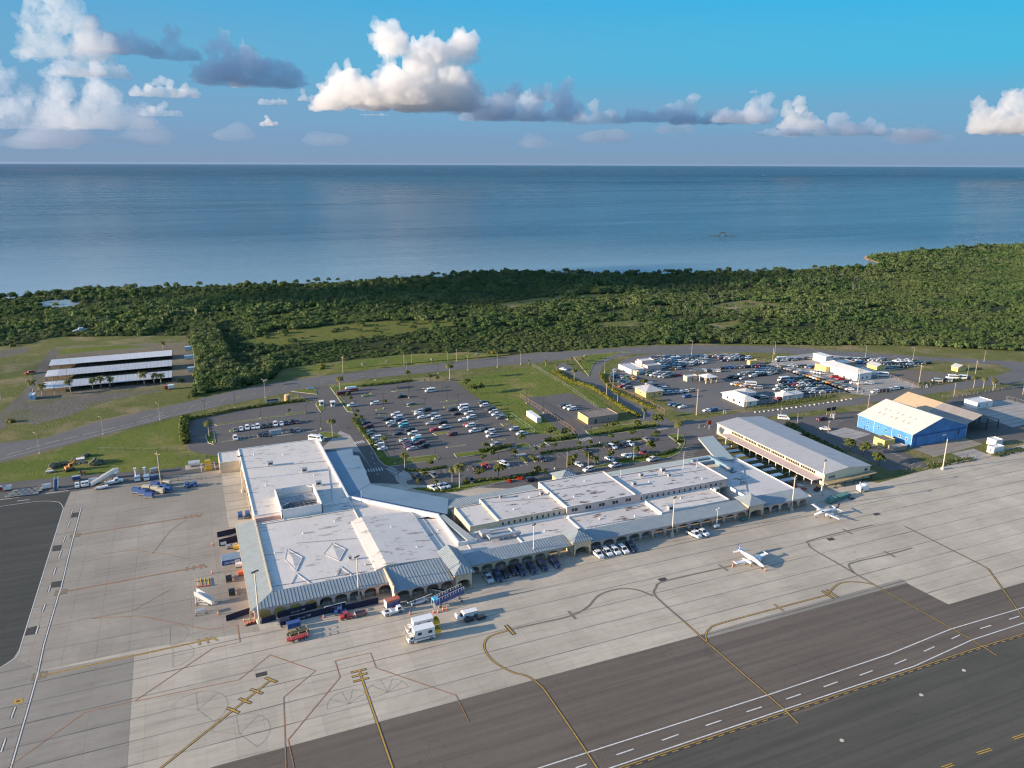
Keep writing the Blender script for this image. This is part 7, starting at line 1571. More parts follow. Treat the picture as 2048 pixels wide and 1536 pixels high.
# ================================================================== aircraft
m_acw = paintmat('aircraft_white_paint', (.78, .77, .74)); m_acblue = paintmat('aircraft_blue_paint', (.025, .06, .17)); m_acred = paintmat('aircraft_maroon_paint', (.085, .016, .03))
def aircraft(name, label, nose, tail, accent, mark):
    a, c = G(nose[0], nose[1], 1.3), G(tail[0], tail[1], 1.6); d = Vector((a.x-c.x, a.y-c.y, 0)); mid = (a+c)/2
    t = empty(name, (mid.x, mid.y, 0), atan2(d.y, d.x)); tag(t, label, 'airplane')
    N = 16; st = [(5.5, .06, 1.25), (5.25, .24, 1.26), (4.6, .42, 1.32), (3.6, .56, 1.42), (2.7, .68, 1.55), (1.9, .76, 1.68), (.5, .78, 1.70), (-1.5, .74, 1.72), (-3.2, .50, 1.80), (-4.6, .28, 1.90), (-5.5, .10, 1.98)]
    b = MB(); b.loft([[(x, r*.92*cos(2*pi*i/N), z+r*sin(2*pi*i/N)) for i in range(N)] for x, r, z in st]); o = b.build('fuselage', m_acw, t, True)
    f = MB(); f.add([(2.62, -.40, 2.16), (2.62, .40, 2.16), (2.0, .46, 2.40), (2.0, -.46, 2.40)], [(0, 1, 2, 3)])
    for s in (-1, 1): f.add([(2.5, s*.52, 2.02), (1.75, s*.66, 2.05), (1.75, s*.52, 2.34), (2.25, s*.46, 2.28)], [(0, 1, 2, 3), (3, 2, 1, 0)])
    f.build('windscreen', m_glass, t)
    for s in (-1, 1):
        f = MB()
        for i in range(5): x = 1.3-i*.72; f.prism([(x+.2*cos(k*pi/4), 0) for k in range(2)], 0, 0) if False else f.box(x-.2, s*.70-.035, 1.82, x+.2, s*.70+.035, 2.12)
        f.build('cabin_windows', m_glass, t)
        w = MB(); sec = [(0, .0), (.35, .10), (.75, .06), (1.0, 0), (.75, -.04), (.35, -.06)]
        w.loft([[(x0-cd*u, s*y, z+cd*v) for u, v in (sec if s > 0 else sec[::-1])] for y, x0, cd, z in ((.5, 1.3, 1.95, 1.18), (2.2, 1.15, 1.75, 1.32), (6.0, .75, 1.15, 1.62), (6.55, .5, .8, 1.68))]); w.build('wing', m_acw, t, False)
        tp = MB(); tp.loft([[(.95-2.4*k/5, s*6.55+.16*sin(pi*min(1, .1+k/5))*cos(2*pi*i/8), 1.68+.16*sin(pi*min(1, .1+k/5))*sin(2*pi*i/8)) for i in range(8)] for k in range(6)]); tp.build('tip_tank', m_acw, t, True)
        e = MB(); e.loft([[(x, s*2.15+r*cos(2*pi*i/12), 1.42+r*.85*sin(2*pi*i/12)) for i in range(12)] for x, r in ((2.55, .14), (2.45, .34), (1.9, .44), (.6, .44), (-.9, .26), (-1.7, .06))]); en = e.build('engine', m_acw, t, True)
        p = MB(); p.loft([[(x, s*2.15+r*cos(2*pi*i/10), 1.42+r*sin(2*pi*i/10)) for i in range(10)] for x, r in ((2.56, .15), (2.75, .12), (2.92, .02))])
        for k in range(3):
            an = 2*pi*k/3+.4; dy, dz = cos(an), sin(an); p.add([(2.64, s*2.15+dy*.1-dz*.06, 1.42+dz*.1+dy*.06), (2.68, s*2.15+dy*.95-dz*.09, 1.42+dz*.95+dy*.09), (2.62, s*2.15+dy*.95+dz*.09, 1.42+dz*.95-dy*.09), (2.60, s*2.15+dy*.1+dz*.06, 1.42+dz*.1-dy*.06)], [(0, 1, 2, 3), (3, 2, 1, 0)], 0)
        p.build('propeller', m_dark, en)
        tl = MB(); tl.loft([[(x0-cd*u, s*y, 1.95+cd*v) for u, v in (sec if s > 0 else sec[::-1])] for y, x0, cd in ((.05, -4.1, 1.3), (2.5, -4.6, .75))]); tl.build('tailplane', m_acw, t)
        g = MB(); g.tube((.1, s*2.2, 1.2), (0, s*2.25, .35), .07, n=6); lg = g.build('main_gear', m_metal, t); q = MB(); q.v = [(x, y+s*2.25, z+.30) for x, y, z in wheel_mb(.30, .2).v]; q.f = wheel_mb(.3, .2).f; q.m = wheel_mb(.3, .2).m; q.build('tyre', [m_tyre, m_rim], lg)
    g = MB(); g.tube((4.2, 0, 1.1), (4.35, 0, .3), .06, n=6); lg = g.build('nose_gear', m_metal, t); q = MB(); w_ = wheel_mb(.24, .16); q.v = [(x+4.35, y, z+.25) for x, y, z in w_.v]; q.f = w_.f; q.m = w_.m; q.build('tyre', [m_tyre, m_rim], lg)
    fin = MB(); fin.loft([[(x0-cd*u, v*cd*.8, z) for u, v in ((0, 0), (.3, .07), (.75, .05), (1, 0), (.75, -.05), (.3, -.07))] for z, x0, cd in ((1.95, -3.5, 2.0), (2.4, -4.1, 1.5), (3.55, -5.0, .95), (3.7, -5.15, .7))]); fo = fin.build('tail_fin', accent, t)
    for s in (-1, 1):
        k = MB(); pts = [(-4.55, 2.55), (-4.95, 3.0), (-5.25, 3.45), (-5.4, 3.45), (-5.2, 3.0), (-4.85, 2.5)] if mark == 'stripe' else None
        if pts: k.add([(x, s*.085, z) for x, z in pts], [(0, 1, 2, 3, 4, 5), (5, 4, 3, 2, 1, 0)])
        else:                                                     # a round white device with a dark eye and a foot below it
            for cx, cz, rr, m in ((-5.0, 3.02, .34, 0), (-5.02, 3.02, .17, 1)): k.add([(cx+rr*cos(i*pi/6), s*(.092+.006*m), cz+rr*sin(i*pi/6)) for i in range(12)], [tuple(range(12)), tuple(range(11, -1, -1))], m)
            k.add([(-4.62, s*.09, 2.58), (-4.75, s*.09, 2.78), (-5.1, s*.09, 2.68), (-5.0, s*.09, 2.5)], [(0, 1, 2, 3), (3, 2, 1, 0)])
        k.build('tail_emblem', [m_acw, m_acred], fo)
        k = MB(); k.loft([[(x, s*r*.925*cos(an), z+r*1.01*sin(an)) for an in (-.30, -.12)] for x, r, z in st[3:9]], cap=False); k.add(k.v[:], [f[::-1] for f in k.f]); k.build('side_stripe', accent, t)
    return t
aircraft('propeller_airplane', 'white twin-propeller airplane with dark blue striped tail on the open apron', (1521, 1129), (1483, 1105), m_acblue, 'stripe')
aircraft('propeller_airplane', 'white twin-propeller airplane with maroon tail near the last arches', (1631, 1029), (1674, 1019), m_acred, 'round')

# ================================================================== ground equipment
def ang(p, q): a, c = G(*p), G(*q); return atan2(c.y-a.y, c.x-a.x)
def rig(name, label, cat, px, rz, parts, group=None):
    g = G(*px); t = empty(name, (g.x, g.y, .04), rz); tag(t, label, cat, group)
    for nm, mat, shapes in parts:
        if nm == 'wheel':
            for x, y, r in shapes:
                b = MB(); w_ = wheel_mb(r, .26); b.v = [(p[0]+x, p[1]+y, p[2]+r) for p in w_.v]; b.f = w_.f; b.m = w_.m; b.build('wheel', [m_tyre, m_rim], t)
            continue
        b = MB()
        for s in shapes:
            if s[0] == 'b': b.box(*s[1:7])
            elif s[0] == 't': b.tube(s[1], s[2], s[3], n=6)
            elif s[0] == 'f': b.frus(s[1], s[2])
            elif s[0] == 'p': b.profile(s[1], s[2], s[3])
            elif s[0] == 'c': b.prism([(s[1]+s[4]*cos(i*pi/6), s[2]+s[4]*sin(i*pi/6)) for i in range(12)], s[3], s[5])
        b.build(nm, mat, t)
    return t
m_gw = paintmat('equipment_white', (.72, .71, .68)); m_gr_ = paintmat('equipment_red', (.38, .03, .025)); m_gb = paintmat('equipment_blue', (.025, .07, .21)); m_gy = paintmat('equipment_yellow', (.60, .40, .02)); m_lb = M('light_blue_tarp', (.06, .33, .58), .7)
m_grn = M('faded_green_paint', (.10, .22, .19), .7, var=.25); m_or = M('orange_machine_paint', (.48, .20, .06), .7, var=.2); m_cone = M('orange_cone', (.70, .16, .06), .7); m_navyf = M('navy_banner_fabric', (.016, .020, .045), .85); m_tarp = M('blue_tarp', (.035, .085, .24), .8); m_beige = M('beige_cart_cover', (.42, .38, .30), .85)
def rails(x0, x1, y, z0, z1, n): return [('t', (x0+(x1-x0)*i/n, y, z0), (x0+(x1-x0)*i/n, y, z1), .05) for i in range(n+1)]+[('t', (x0, y, z1), (x1, y, z1), .05)]
# ambulift / high loader
for dy, lab, pxy in ((0, 'nearer of two white high-lift cabin trucks with yellow platform', (844, 1279)), (1, 'farther of two white high-lift cabin trucks with yellow platform', (842, 1261))):
    t = rig('high_lift_truck', lab, 'lift truck', pxy, .02, [('chassis', m_gw, [('b', -3.6, -1.1, .5, 3.4, 1.1, .95)]), ('driver_cab', m_gw, [('p', [(-3.9, .5), (-3.9, 1.4), (-3.3, 2.2), (-2.5, 2.2), (-2.5, .5)], -1.1, 1.1)]), ('cab_window', m_glass, [('b', -3.3, -1.13, 1.45, -2.7, 1.13, 2.0), ('b', -3.72, -.9, 1.5, -3.5, .9, 1.95)]),
        ('box_body', m_gw, [('b', -2.3, -1.25, 1.4, 3.2, 1.25, 3.6), ('b', -2.35, -1.3, 3.6, 3.25, 1.3, 3.72)]), ('side_window', m_glass, [('b', -1.4, -1.28, 2.2, -.4, 1.28, 3.0), ('b', 1.4, -1.28, 2.2, 2.5, 1.28, 3.0)]), ('platform', m_gy, [('b', 3.25, -1.2, 1.5, 4.9, 1.2, 1.7), ('b', 3.25, -1.2, 1.7, 4.9, -1.1, 2.5), ('b', 3.25, 1.1, 1.7, 4.9, 1.2, 2.5), ('b', 4.82, -1.1, 1.7, 4.9, 1.1, 2.5)]),
        ('front_platform', m_beige, [('b', -4.3, -1.1, 2.0, -2.35, 1.1, 2.12)]+rails(-4.3, -2.4, -1.1, 2.1, 3.1, 3)+rails(-4.3, -2.4, 1.1, 2.1, 3.1, 3)), ('scissor_lift', m_dark, [('t', (-1.8, -.7, .9), (2.6, -.7, 1.45), .1), ('t', (2.6, .7, .9), (-1.8, .7, 1.45), .1)]), ('wheel', None, [(-2.9, -1.0, .45), (-2.9, 1.0, .45), (2.2, -1.0, .45), (2.2, 1.0, .45)])], 'high-lift trucks')
rig('pushback_tug', 'big white pushback tug with brown-edged long hood and two black wheels', 'tug', (933, 1234), .04, [('hood', m_gw, [('p', [(-1.2, .5), (-1.2, 1.5), (-.9, 1.75), (3.0, 1.75), (3.1, .5)], -1.15, 1.15)]), ('hood_trim', m_redl, [('b', -1.0, -1.17, 1.6, 3.05, -1.0, 1.78), ('b', -1.0, 1.0, 1.6, 3.05, 1.17, 1.78)]), ('cab_floor', m_gw, [('b', -2.6, -1.1, .4, -1.2, 1.1, .75), ('b', -3.0, -1.1, .4, -2.6, 1.1, 1.45)]), ('seat', m_dark, [('b', -1.8, -.5, .75, -1.25, .5, 1.35)]), ('wheel', None, [(-.3, -1.1, .55), (-.3, 1.1, .55), (2.3, -1.1, .55), (2.3, 1.1, .55)])])
for px, lab in (((938, 1243), 'black low equipment cart in front of the white pushback tug'), ((962, 1238), 'black low equipment cart right of the white pushback tug')):
    rig('equipment_cart', lab, 'cart', px, .1, [('body', m_dark, [('p', [(-1.3, .3), (-1.3, .9), (1.0, 1.0), (1.3, .6), (1.3, .3)], -.6, .6)]), ('tow_bar', m_dark, [('t', (1.3, 0, .4), (2.1, -.2, .25), .06)]), ('wheel', None, [(-.8, -.6, .25), (-.8, .6, .25), (.8, -.6, .25), (.8, .6, .25)])], 'black carts by the pushback tug')
def tug(px, rz, lab, mat, group='baggage tractors'):
    return rig('baggage_tractor', lab, 'tractor', px, rz, [('body', mat, [('p', [(-1.7, .35), (-1.7, 1.0), (-.2, 1.05), (0, .75), (.6, .75), (.7, 1.1), (1.7, 1.0), (1.75, .35)], -.75, .75)]), ('seat', m_blackp, [('b', -.1, -.4, .75, .4, .4, 1.25)]), ('canopy', mat, [('b', -.5, -.7, 1.85, .75, .7, 1.93), ('t', (-.4, -.6, 1.0), (-.4, -.6, 1.85), .05), ('t', (.65, .6, 1.0), (.65, .6, 1.85), .05), ('t', (-.4, .6, 1.0), (-.4, .6, 1.85), .05), ('t', (.65, -.6, 1.0), (.65, -.6, 1.85), .05)]), ('wheel', None, [(-1.1, -.65, .38), (-1.1, .65, .38), (1.15, -.65, .38), (1.15, .65, .38)])], group)
tug((693, 1237), pi, 'red baggage tractor in front of the black banner fence', m_gr_); tug((681, 1228), pi-.2, 'blue baggage tractor just behind the red one', m_gb)
rig('service_truck', 'white low cargo tractor with raised cab beside the third arch pier', 'tractor', (787, 1226), .15, [('body', m_gw, [('p', [(-3.0, .4), (-3.0, 1.15), (-.6, 1.2), (-.5, .9), (2.6, .9), (3.0, .7), (3.0, .4)], -1.0, 1.0)]), ('cab', m_gw, [('p', [(.8, .9), (.9, 2.0), (2.0, 2.0), (2.6, .95)], -1.0, .2)]), ('cab_window', m_glass, [('b', 1.0, -1.03, 1.25, 1.9, .23, 1.85)]), ('hood_vent', m_dark, [('b', -2.4, -.6, 1.16, -1.4, .6, 1.23)]), ('wheel', None, [(-2.1, -.9, .45), (-2.1, .9, .45), (1.7, -.9, .45), (1.7, .9, .45)])])
rig('cargo_container', 'blue and red cargo box behind the white low cargo tractor', 'container', (785, 1213), .15, [('lower_body', m_gb, [('b', -2.0, -.9, .4, 2.0, .9, 1.9)]), ('top_band', M('faded_red_board', (.40, .13, .09), .8), [('b', -2.05, -.95, 1.9, 2.05, .95, 2.5)]), ('edge', m_gw, [('b', -2.12, -.95, .4, -2.0, .95, 2.5)]), ('wheel', None, [(-1.3, -.8, .3), (-1.3, .8, .3), (1.3, -.8, .3), (1.3, .8, .3)])])
def belt(px, rz, lab, raise_=2.4):
    return rig('belt_loader', lab, 'belt loader', px, rz, [('chassis', m_gw, [('p', [(-2.6, .4), (-2.6, 1.0), (1.8, 1.0), (2.6, .8), (2.6, .4)], -.85, .85)]), ('conveyor', m_gw, [('p', [(-3.6, 1.15), (-3.6, 1.4), (3.8, raise_+.25), (3.8, raise_)], -.5, .5)]), ('belt', m_blackp, [('p', [(-3.55, 1.41), (-3.55, 1.46), (3.75, raise_+.31), (3.75, raise_+.26)], -.4, .4)]), ('driver_seat', m_dark, [('b', -1.8, -.8, 1.0, -1.2, -.45, 1.5)]), ('wheel', None, [(-1.8, -.75, .38), (-1.8, .75, .38), (1.7, -.75, .38), (1.7, .75, .38)])], 'belt loaders')
belt((838, 1206), .12, 'belt loader with a long black conveyor in front of the left wing arches', 1.9)
# long blue boarding ramp with a pale blue awning
R_ = [('ramp_deck', m_gb, [('p', [(-3.5, .9), (-3.5, 1.25), (5.2, 3.0), (5.2, 2.65)], -.9, .9)]), ('side_panel', m_gb, [('p', [(-3.2, 1.2), (-3.2, 2.3), (5.0, 4.0), (5.0, 2.9)], -.97, -.9), ('p', [(-3.2, 1.2), (-3.2, 2.3), (5.0, 4.0), (5.0, 2.9)], .9, .97)]), ('awning', m_lb, [('f', (-4.2, -1.0, -2.4, 1.0, 2.6), (-4.0, -.8, -2.6, .8, 3.0))]), ('awning_post', m_gw, [('t', (-4.1, -.95, .6), (-4.1, -.95, 2.65), .05), ('t', (-4.1, .95, .6), (-4.1, .95, 2.65), .05), ('t', (-2.5, -.95, 1), (-2.5, -.95, 2.65), .05)]),
    ('hand_rail', m_frame, [('t', (-3.2+i*.82, y, 2.2+i*.17), (-3.2+i*.82, y, 3.1+i*.17), .045) for i in range(11) for y in (-.97, .97)]+[('t', (-3.2, y, 3.1), (5.0, y, 4.8), .05) for y in (-.97, .97)]), ('under_frame', m_frame, [('t', (-2.8, -.7, .3), (4.8, -.7, 2.6), .08), ('t', (-2.8, .7, .3), (4.8, .7, 2.6), .08), ('t', (1.5, -.7, 2.0), (4.6, -.7, .4), .08), ('t', (-2.8, -.8, .35), (5.2, -.8, .35), .07), ('t', (-2.8, .8, .35), (5.2, .8, .35), .07)]), ('wheel', None, [(-2.2, -.9, .32), (-2.2, .9, .32), (4.4, -.9, .32), (4.4, .9, .32)])]
rig('boarding_ramp', 'long blue boarding ramp with white rails and a pale blue awning', 'boarding ramp', (893, 1209), .08, R_)
rig('belt_conveyor', 'black conveyor arm lying behind the blue boarding ramp', 'conveyor', (885, 1190), -.55, [('arm', m_gw, [('p', [(-3, 1.6), (-3, 1.8), (3, 1.2), (3, 1.0)], -.45, .45)]), ('belt', m_blackp, [('p', [(-3, 1.82), (-3, 1.88), (3, 1.28), (3, 1.22)], -.4, .4)]), ('leg', m_frame, [('t', (-2, 0, 0), (-2, 0, 1.6), .08), ('t', (2, 0, 0), (2, 0, 1.1), .08)])])
# dollies left of the centre
rig('baggage_cart', 'covered navy baggage cart behind the red racked trailer', 'cart', (588, 1258), .05, [('cover', m_tarp, [('b', -1.7, -.8, .7, 1.7, .8, 2.1), ('b', -1.75, -.85, 2.1, 1.75, .85, 2.2)]), ('deck', m_metal, [('b', -1.8, -.8, .5, 1.8, .8, .68)]), ('wheel', None, [(-1.2, -.7, .25), (-1.2, .7, .25), (1.2, -.7, .25), (1.2, .7, .25)])])
rig('baggage_cart', 'navy box cart at the end of the lower banner fence', 'cart', (570, 1251), .05, [('cover', m_navyf, [('b', -1.3, -.8, .7, 1.3, .8, 1.9)]), ('deck', m_metal, [('b', -1.4, -.8, .5, 1.4, .8, .68)]), ('wheel', None, [(-.9, -.7, .25), (-.9, .7, .25), (.9, -.7, .25), (.9, .7, .25)])])
for px, lab, mt in (((597, 1279), 'red flat trailer with an open pipe rack and white wheels', m_gr_), ((597, 1269), 'dark olive flat trailer with a pipe rack behind the red one', M('olive_paint', (.06, .06, .03), .8))):
    rig('rack_trailer', lab, 'trailer', px, .12, [('deck', mt, [('b', -2.6, -.8, .55, 2.6, .8, .95), ('b', -3.0, -.5, .6, -2.6, .5, .9)]), ('rack', M('tan_pipe', (.42, .33, .17), .7), [('t', (-2.0, y, .95), (-2.0, y, 1.75), .05) for y in (-.7, .7)]+[('t', (2.3, y, .95), (2.3, y, 1.75), .05) for y in (-.7, .7)]+[('t', (-2.0, y, 1.75), (2.3, y, 1.75), .05) for y in (-.7, .7)]+[('t', (x, -.7, 1.75), (x, .7, 1.75), .05) for x in (-2.0, .2, 2.3)]), ('wheel', None, [(-1.5, -.75, .36), (-1.5, .75, .36), (1.6, -.75, .36), (1.6, .75, .36)])], 'racked trailers')
rig('baggage_dolly', 'red-sided open baggage dolly hitched behind the red tractor', 'dolly', (722, 1231), .08, [('side', M('faded_red_panel', (.30, .12, .11), .8), [('b', -1.6, -.75, .5, 1.6, -.68, 1.1), ('b', -1.6, .68, .5, 1.6, .75, 1.1)]), ('deck', m_metal, [('b', -1.6, -.68, .4, 1.6, .68, .5)]), ('end_panel', m_gw, [('b', -1.68, -.75, .4, -1.6, .75, 1.4)]), ('tow_bar', m_dark, [('t', (-1.6, 0, .4), (-2.7, 0, .4), .05)]), ('wheel', None, [(-1.1, -.65, .22), (-1.1, .65, .22), (1.1, -.65, .22), (1.1, .65, .22)])])
# banner fences
def text(body, size, mat, parent, loc, rot, shear=0.0, name='lettering'):
    cu = bpy.data.curves.new(name, 'FONT'); cu.body = body; cu.size = size; cu.shear = shear; cu.extrude = .004; cu.align_x = 'CENTER'
    tmp = bpy.data.objects.new('t', cu); C.objects.link(tmp); me = bpy.data.meshes.new_from_object(tmp.evaluated_get(bpy.context.evaluated_depsgraph_get())); bpy.data.objects.remove(tmp)
    me.name = name; me.materials.clear(); me.materials.append(mat); o = bpy.data.objects.new(name, me); C.objects.link(o); o.parent = parent; o.location = loc; o.rotation_euler = rot; return o
m_let = M('pale_lettering', (.50, .53, .58), .7); m_let2 = M('white_lettering', (.70, .72, .76), .7)
def banner(pts, h, label, txt=None):
    P_ = [G(*p) for p in pts]; o = P_[0]; t = empty('banner_fence', (o.x, o.y, .04)); tag(t, label, 'barrier', 'navy banner fences at the terminal'); f, r = MB(), MB()
    for i in range(len(P_)-1):
        a, c = P_[i]-o, P_[i+1]-o; d = (c-a).normalized(); nn = Vector((-d.y, d.x, 0))*.04; u = Vector((0, 0, h))
        f.add([a-nn, c-nn, c+nn, a+nn, a-nn+u, c-nn+u, c+nn+u, a+nn+u], [(0, 1, 5, 4), (1, 2, 6, 5), (2, 3, 7, 6), (3, 0, 4, 7), (4, 5, 6, 7)]); n = max(1, int((c-a).length/3))
        for k in range(n+1): p = a.lerp(c, k/n); r.box(p.x-.05, p.y+.05, 0, p.x+.05, p.y+.15, h+.05); r.box(p.x-.4, p.y+.05, 0, p.x+.4, p.y+.5, .06)
    f.build('banner', m_navyf, t); r.build('frame', m_metal, t)
    if txt:
        i, u = txt; a, c = P_[i]-o, P_[i+1]-o; p = a.lerp(c, u); an = atan2(c.y-a.y, c.x-a.x); nn = Vector((sin(an), -cos(an), 0))*.06
        text('Journey', .75, m_let, t, (p.x+nn.x-.9*cos(an), p.y+nn.y-.9*sin(an), h*.30), (pi/2, 0, an), .3); text('VIP', .85, m_let2, t, (p.x+nn.x+1.2*cos(an), p.y+nn.y+1.2*sin(an), h*.30), (pi/2, 0, an))
banner([(555, 1237), (600, 1226), (632, 1217), (646, 1207)], 1.9, 'upper navy banner fence in front of the ochre arches', (0, .95)); banner([(558, 1250), (600, 1241), (660, 1226), (676, 1225), (757, 1207)], 1.9, 'long lower navy banner fence with pale lettering', (1, .15)); banner([(453, 1243), (500, 1227)], 1.8, 'navy banner screen beside the front left corner'); banner([(435, 1075), (473, 1066)], 1.9, 'navy banner screen farthest back along the left side'); banner([(439, 1093), (476, 1083)], 2.4, 'tall dark screen behind the sorting area'); banner([(524, 1248), (552, 1240)], 1.7, 'grey-navy panel between the corner mast and the banners')
t = empty('billboard_frame', tuple(G(671, 1222))); t.rotation_euler = (0, 0, .08); tag(t, 'dark framed board with white scrawled lettering leaning on the banner fence', 'board')
b = MB(); b.box(-2.9, -.05, .5, 2.9, .05, 2.0); b.build('panel', m_navyf, t); b = MB(); b.box(-3.0, -.09, 2.0, 3.0, .09, 2.12); b.box(-3.0, -.09, 0, -2.88, .09, 2.0); b.box(2.88, -.09, 0, 3.0, .09, 2.0); b.build('frame', m_gw, t)
b = MB()
for i in range(16): x = -1.7+i*.22; b.add([(x, -.065, .85+.25*sin(i*2.1)), (x+.26, -.065, .95+.25*sin(i*2.1)), (x+.16, -.065, 1.55+.2*cos(i*1.7)), (x-.02, -.065, 1.45+.2*cos(i*1.3))], [(0, 1, 2, 3)])
b.build('lettering', m_let2, t)
t = empty('check_in_tent', tuple(G(464, 1128))); t.rotation_euler = (0, 0, .02); tag(t, 'blue awning stall with white script lettering on the left side of the terminal', 'stall')
b = MB(); b.add([(-2.9, -1.2, 2.2), (2.9, -1.2, 2.2), (2.9, 1.6, 3.0), (-2.9, 1.6, 3.0)], [(0, 1, 2, 3), (3, 2, 1, 0)]); b.build('awning', m_ltb, t); b = MB(); b.box(-2.9, -1.28, .55, 2.9, -1.2, 2.2); b.build('front_panel', m_tarp, t); b = MB()
for x in (-2.85, 2.85):
    for y in (-1.1, 1.5): b.tube((x, y, 0), (x, y, 2.2 if y < 0 else 3.0), .05, n=5)
b.build('post', m_frame, t); text('Journey', .95, m_let2, t, (-.7, -1.30, 1.1), (pi/2, 0, 0), .3); b = MB(); b.box(.85, -1.31, .95, 2.35, -1.28, 1.85); b.build('lettering_panel', m_let2, t); text('VIP', .8, m_tarp, t, (1.6, -1.33, 1.1), (pi/2, 0, 0))
# sorting area along the left side
for px, lab, cat, mt in (((447, 1090), 'white motor scooter-like cart by the dark screen', 'cart', m_gw), ((459, 1097), 'grey crate in the sorting area', 'crate', m_metal), ((469, 1096), 'pale crate beside the yellow machine', 'crate', m_beige), ((474, 1098), 'yellow baggage machine against the left wall', 'machine', m_gy), ((478, 1134), 'white table beside the blue awning stall', 'table', m_gw), ((483, 1150), 'orange water barrier against the left wall', 'barrier', m_cone)):
    rig('apron_item', lab, cat, px, .05, [('box', mt, [('b', -.9, -.6, .35, .9, .6, 1.25)]), ('lid', mt, [('b', -.96, -.66, 1.25, .96, .66, 1.33)]), ('foot', m_dark, [('b', -.85, -.5, 0, -.65, .5, .35), ('b', .65, -.5, 0, .85, .5, .35)])], 'things in the left sorting area')
for px, lab in (((458, 1160), 'farther dark open baggage dolly along the left side'), ((464, 1187), 'nearer dark open baggage dolly along the left side')):
    rig('baggage_dolly', lab, 'dolly', px, pi/2, [('tub', m_dark, [('b', -1.9, -.85, .5, 1.9, .85, .62), ('b', -1.9, -.85, .6, 1.9, -.78, 1.5), ('b', -1.9, .78, .6, 1.9, .85, 1.5), ('b', -1.95, -.85, .6, -1.85, .85, 1.7)]), ('tow_bar', m_dark, [('t', (1.9, 0, .5), (3.0, 0, .3), .05)]), ('wheel', None, [(-1.3, -.7, .28), (-1.3, .7, .28), (1.3, -.7, .28), (1.3, .7, .28)])], 'dark dollies on the left side')
rig('boarding_stairs', 'white boarding stairs on wheels left of the terminal', 'stairs', (407, 1208), -.45, [('stair_flight', m_gw, [('p', [(-2.0, 3.0), (-2.0, 3.4), (-1.4, 3.4), (2.8, .6), (2.8, .2)], -.8, .8)]), ('side_rail', m_gw, [('p', [(-2.0, 3.4), (-2.0, 4.3), (-1.4, 4.3), (2.8, 1.5), (2.8, .6)], -.86, -.8), ('p', [(-2.0, 3.4), (-2.0, 4.3), (-1.4, 4.3), (2.8, 1.5), (2.8, .6)], .8, .86)]), ('under_frame', m_gw, [('t', (-1.8, y, .3), (-1.8, y, 3.1), .08) for y in (-.7, .7)]+[('t', (-1.8, y, .35), (2.6, y, .35), .08) for y in (-.7, .7)]+[('t', (-1.8, y, 2.6), (1.0, y, .4), .06) for y in (-.7, .7)]), ('wheel', None, [(-1.5, -.8, .3), (-1.5, .8, .3), (2.0, -.8, .3), (2.0, .8, .3)])])
rig('boarding_stairs', 'small grey wheeled platform below the white boarding stairs', 'platform', (402, 1228), .1, [('platform', m_metal, [('b', -1.4, -.7, 1.3, 1.4, .7, 1.42)]), ('frame', m_frame, [('t', (x, y, .2), (x, y, 1.3), .06) for x in (-1.3, 1.3) for y in (-.6, .6)]+[('t', (-1.6, -.6, .25), (1.6, -.6, .25), .06), ('t', (-1.6, .6, .25), (1.6, .6, .25), .06)]), ('wheel', None, [(-1.3, -.6, .2), (-1.3, .6, .2), (1.3, -.6, .2), (1.3, .6, .2)])])
for i, x in enumerate((395, 402, 410, 417)):
    rig('tow_bar', ORD[i]+' yellow tow bar from the left, lying on the left apron', 'tow bar', (x, 1166-i*.8), pi/2+.02, [('bar', m_gy, [('t', (-2.4, 0, .25), (2.0, 0, .25), .09)]), ('head', m_cone, [('b', -2.9, -.25, .1, -2.3, .25, .45)]), ('foot', m_dark, [('b', .6, -.3, 0, .9, .3, .2)])], 'yellow tow bars')
m_cband = M('cone_white_band', (.65, .62, .58), .7)
def cone_():
    t = empty('traffic_cone', (0, 0, 0)); b = MB(); b.box(-.22, -.22, 0, .22, .22, .05); b.build('base', m_cone, t); b = MB(); b.tube((0, 0, .05), (0, 0, .85), .17, .04, 8); b.build('cone', m_cone, t); b = MB(); b.tube((0, 0, .45), (0, 0, .6), .113, .09, 8); b.build('band', m_cband, t); return t
SC = Stock(cone_())
for px, lab in (((424, 1091), 'orange cone alone on the left apron near the dark screen'), ((424, 1147), 'orange cone beside the tow bars'), ((437, 1229), 'small orange cone near the corner banner'), ((820, 1229), 'orange cone at the left end of the red chain'), ((867, 1226), 'left orange cone of the pair by the boarding ramp'), ((876, 1226), 'right orange cone of the pair by the boarding ramp'), ((886, 1221), 'orange cone under the front of the boarding ramp'), ((893, 1220), 'farther orange cone under the boarding ramp'), ((647, 1236), 'orange cone in front of the long banner fence'),
        ((1465, 1134), 'orange cone off the left wing tip of the blue-tailed airplane'), ((1530, 1142), 'orange cone ahead of the blue-tailed airplane'), ((1477, 1104), 'orange cone behind the tail of the blue-tailed airplane'), ((488, 1243), 'leftmost orange cone at the corner mast'), ((1529, 1034), 'orange cone at the right-hand tower pier')):
    g = G(*px); o = SC.put((g.x, g.y, .04), 0, 1.3); tag(o, lab, 'cone', 'orange cones on the apron')
rig('cone_stack', 'heap of red cones and blocks around the foot of the corner mast', 'cone stack', (507, 1247), .1, [('base', m_dark, [('b', -2.2, -.5, 0, 1.2, .5, .25)]), ('cones', m_cone, [('c', -1.9+i*.5, (-.2, .2)[i % 2], .25, .2, .8) for i in range(7)])])
rig('striped_post', 'yellow and white striped ladder post at the front left corner', 'post', (502, 1241), 0, [('post', m_gy, [('b', -.2, -.2, 0, .2, .2, 2.9)]), ('band', m_gw, [('b', -.22, -.22, .5+i*.8, .22, .22, .9+i*.8) for i in range(3)])])
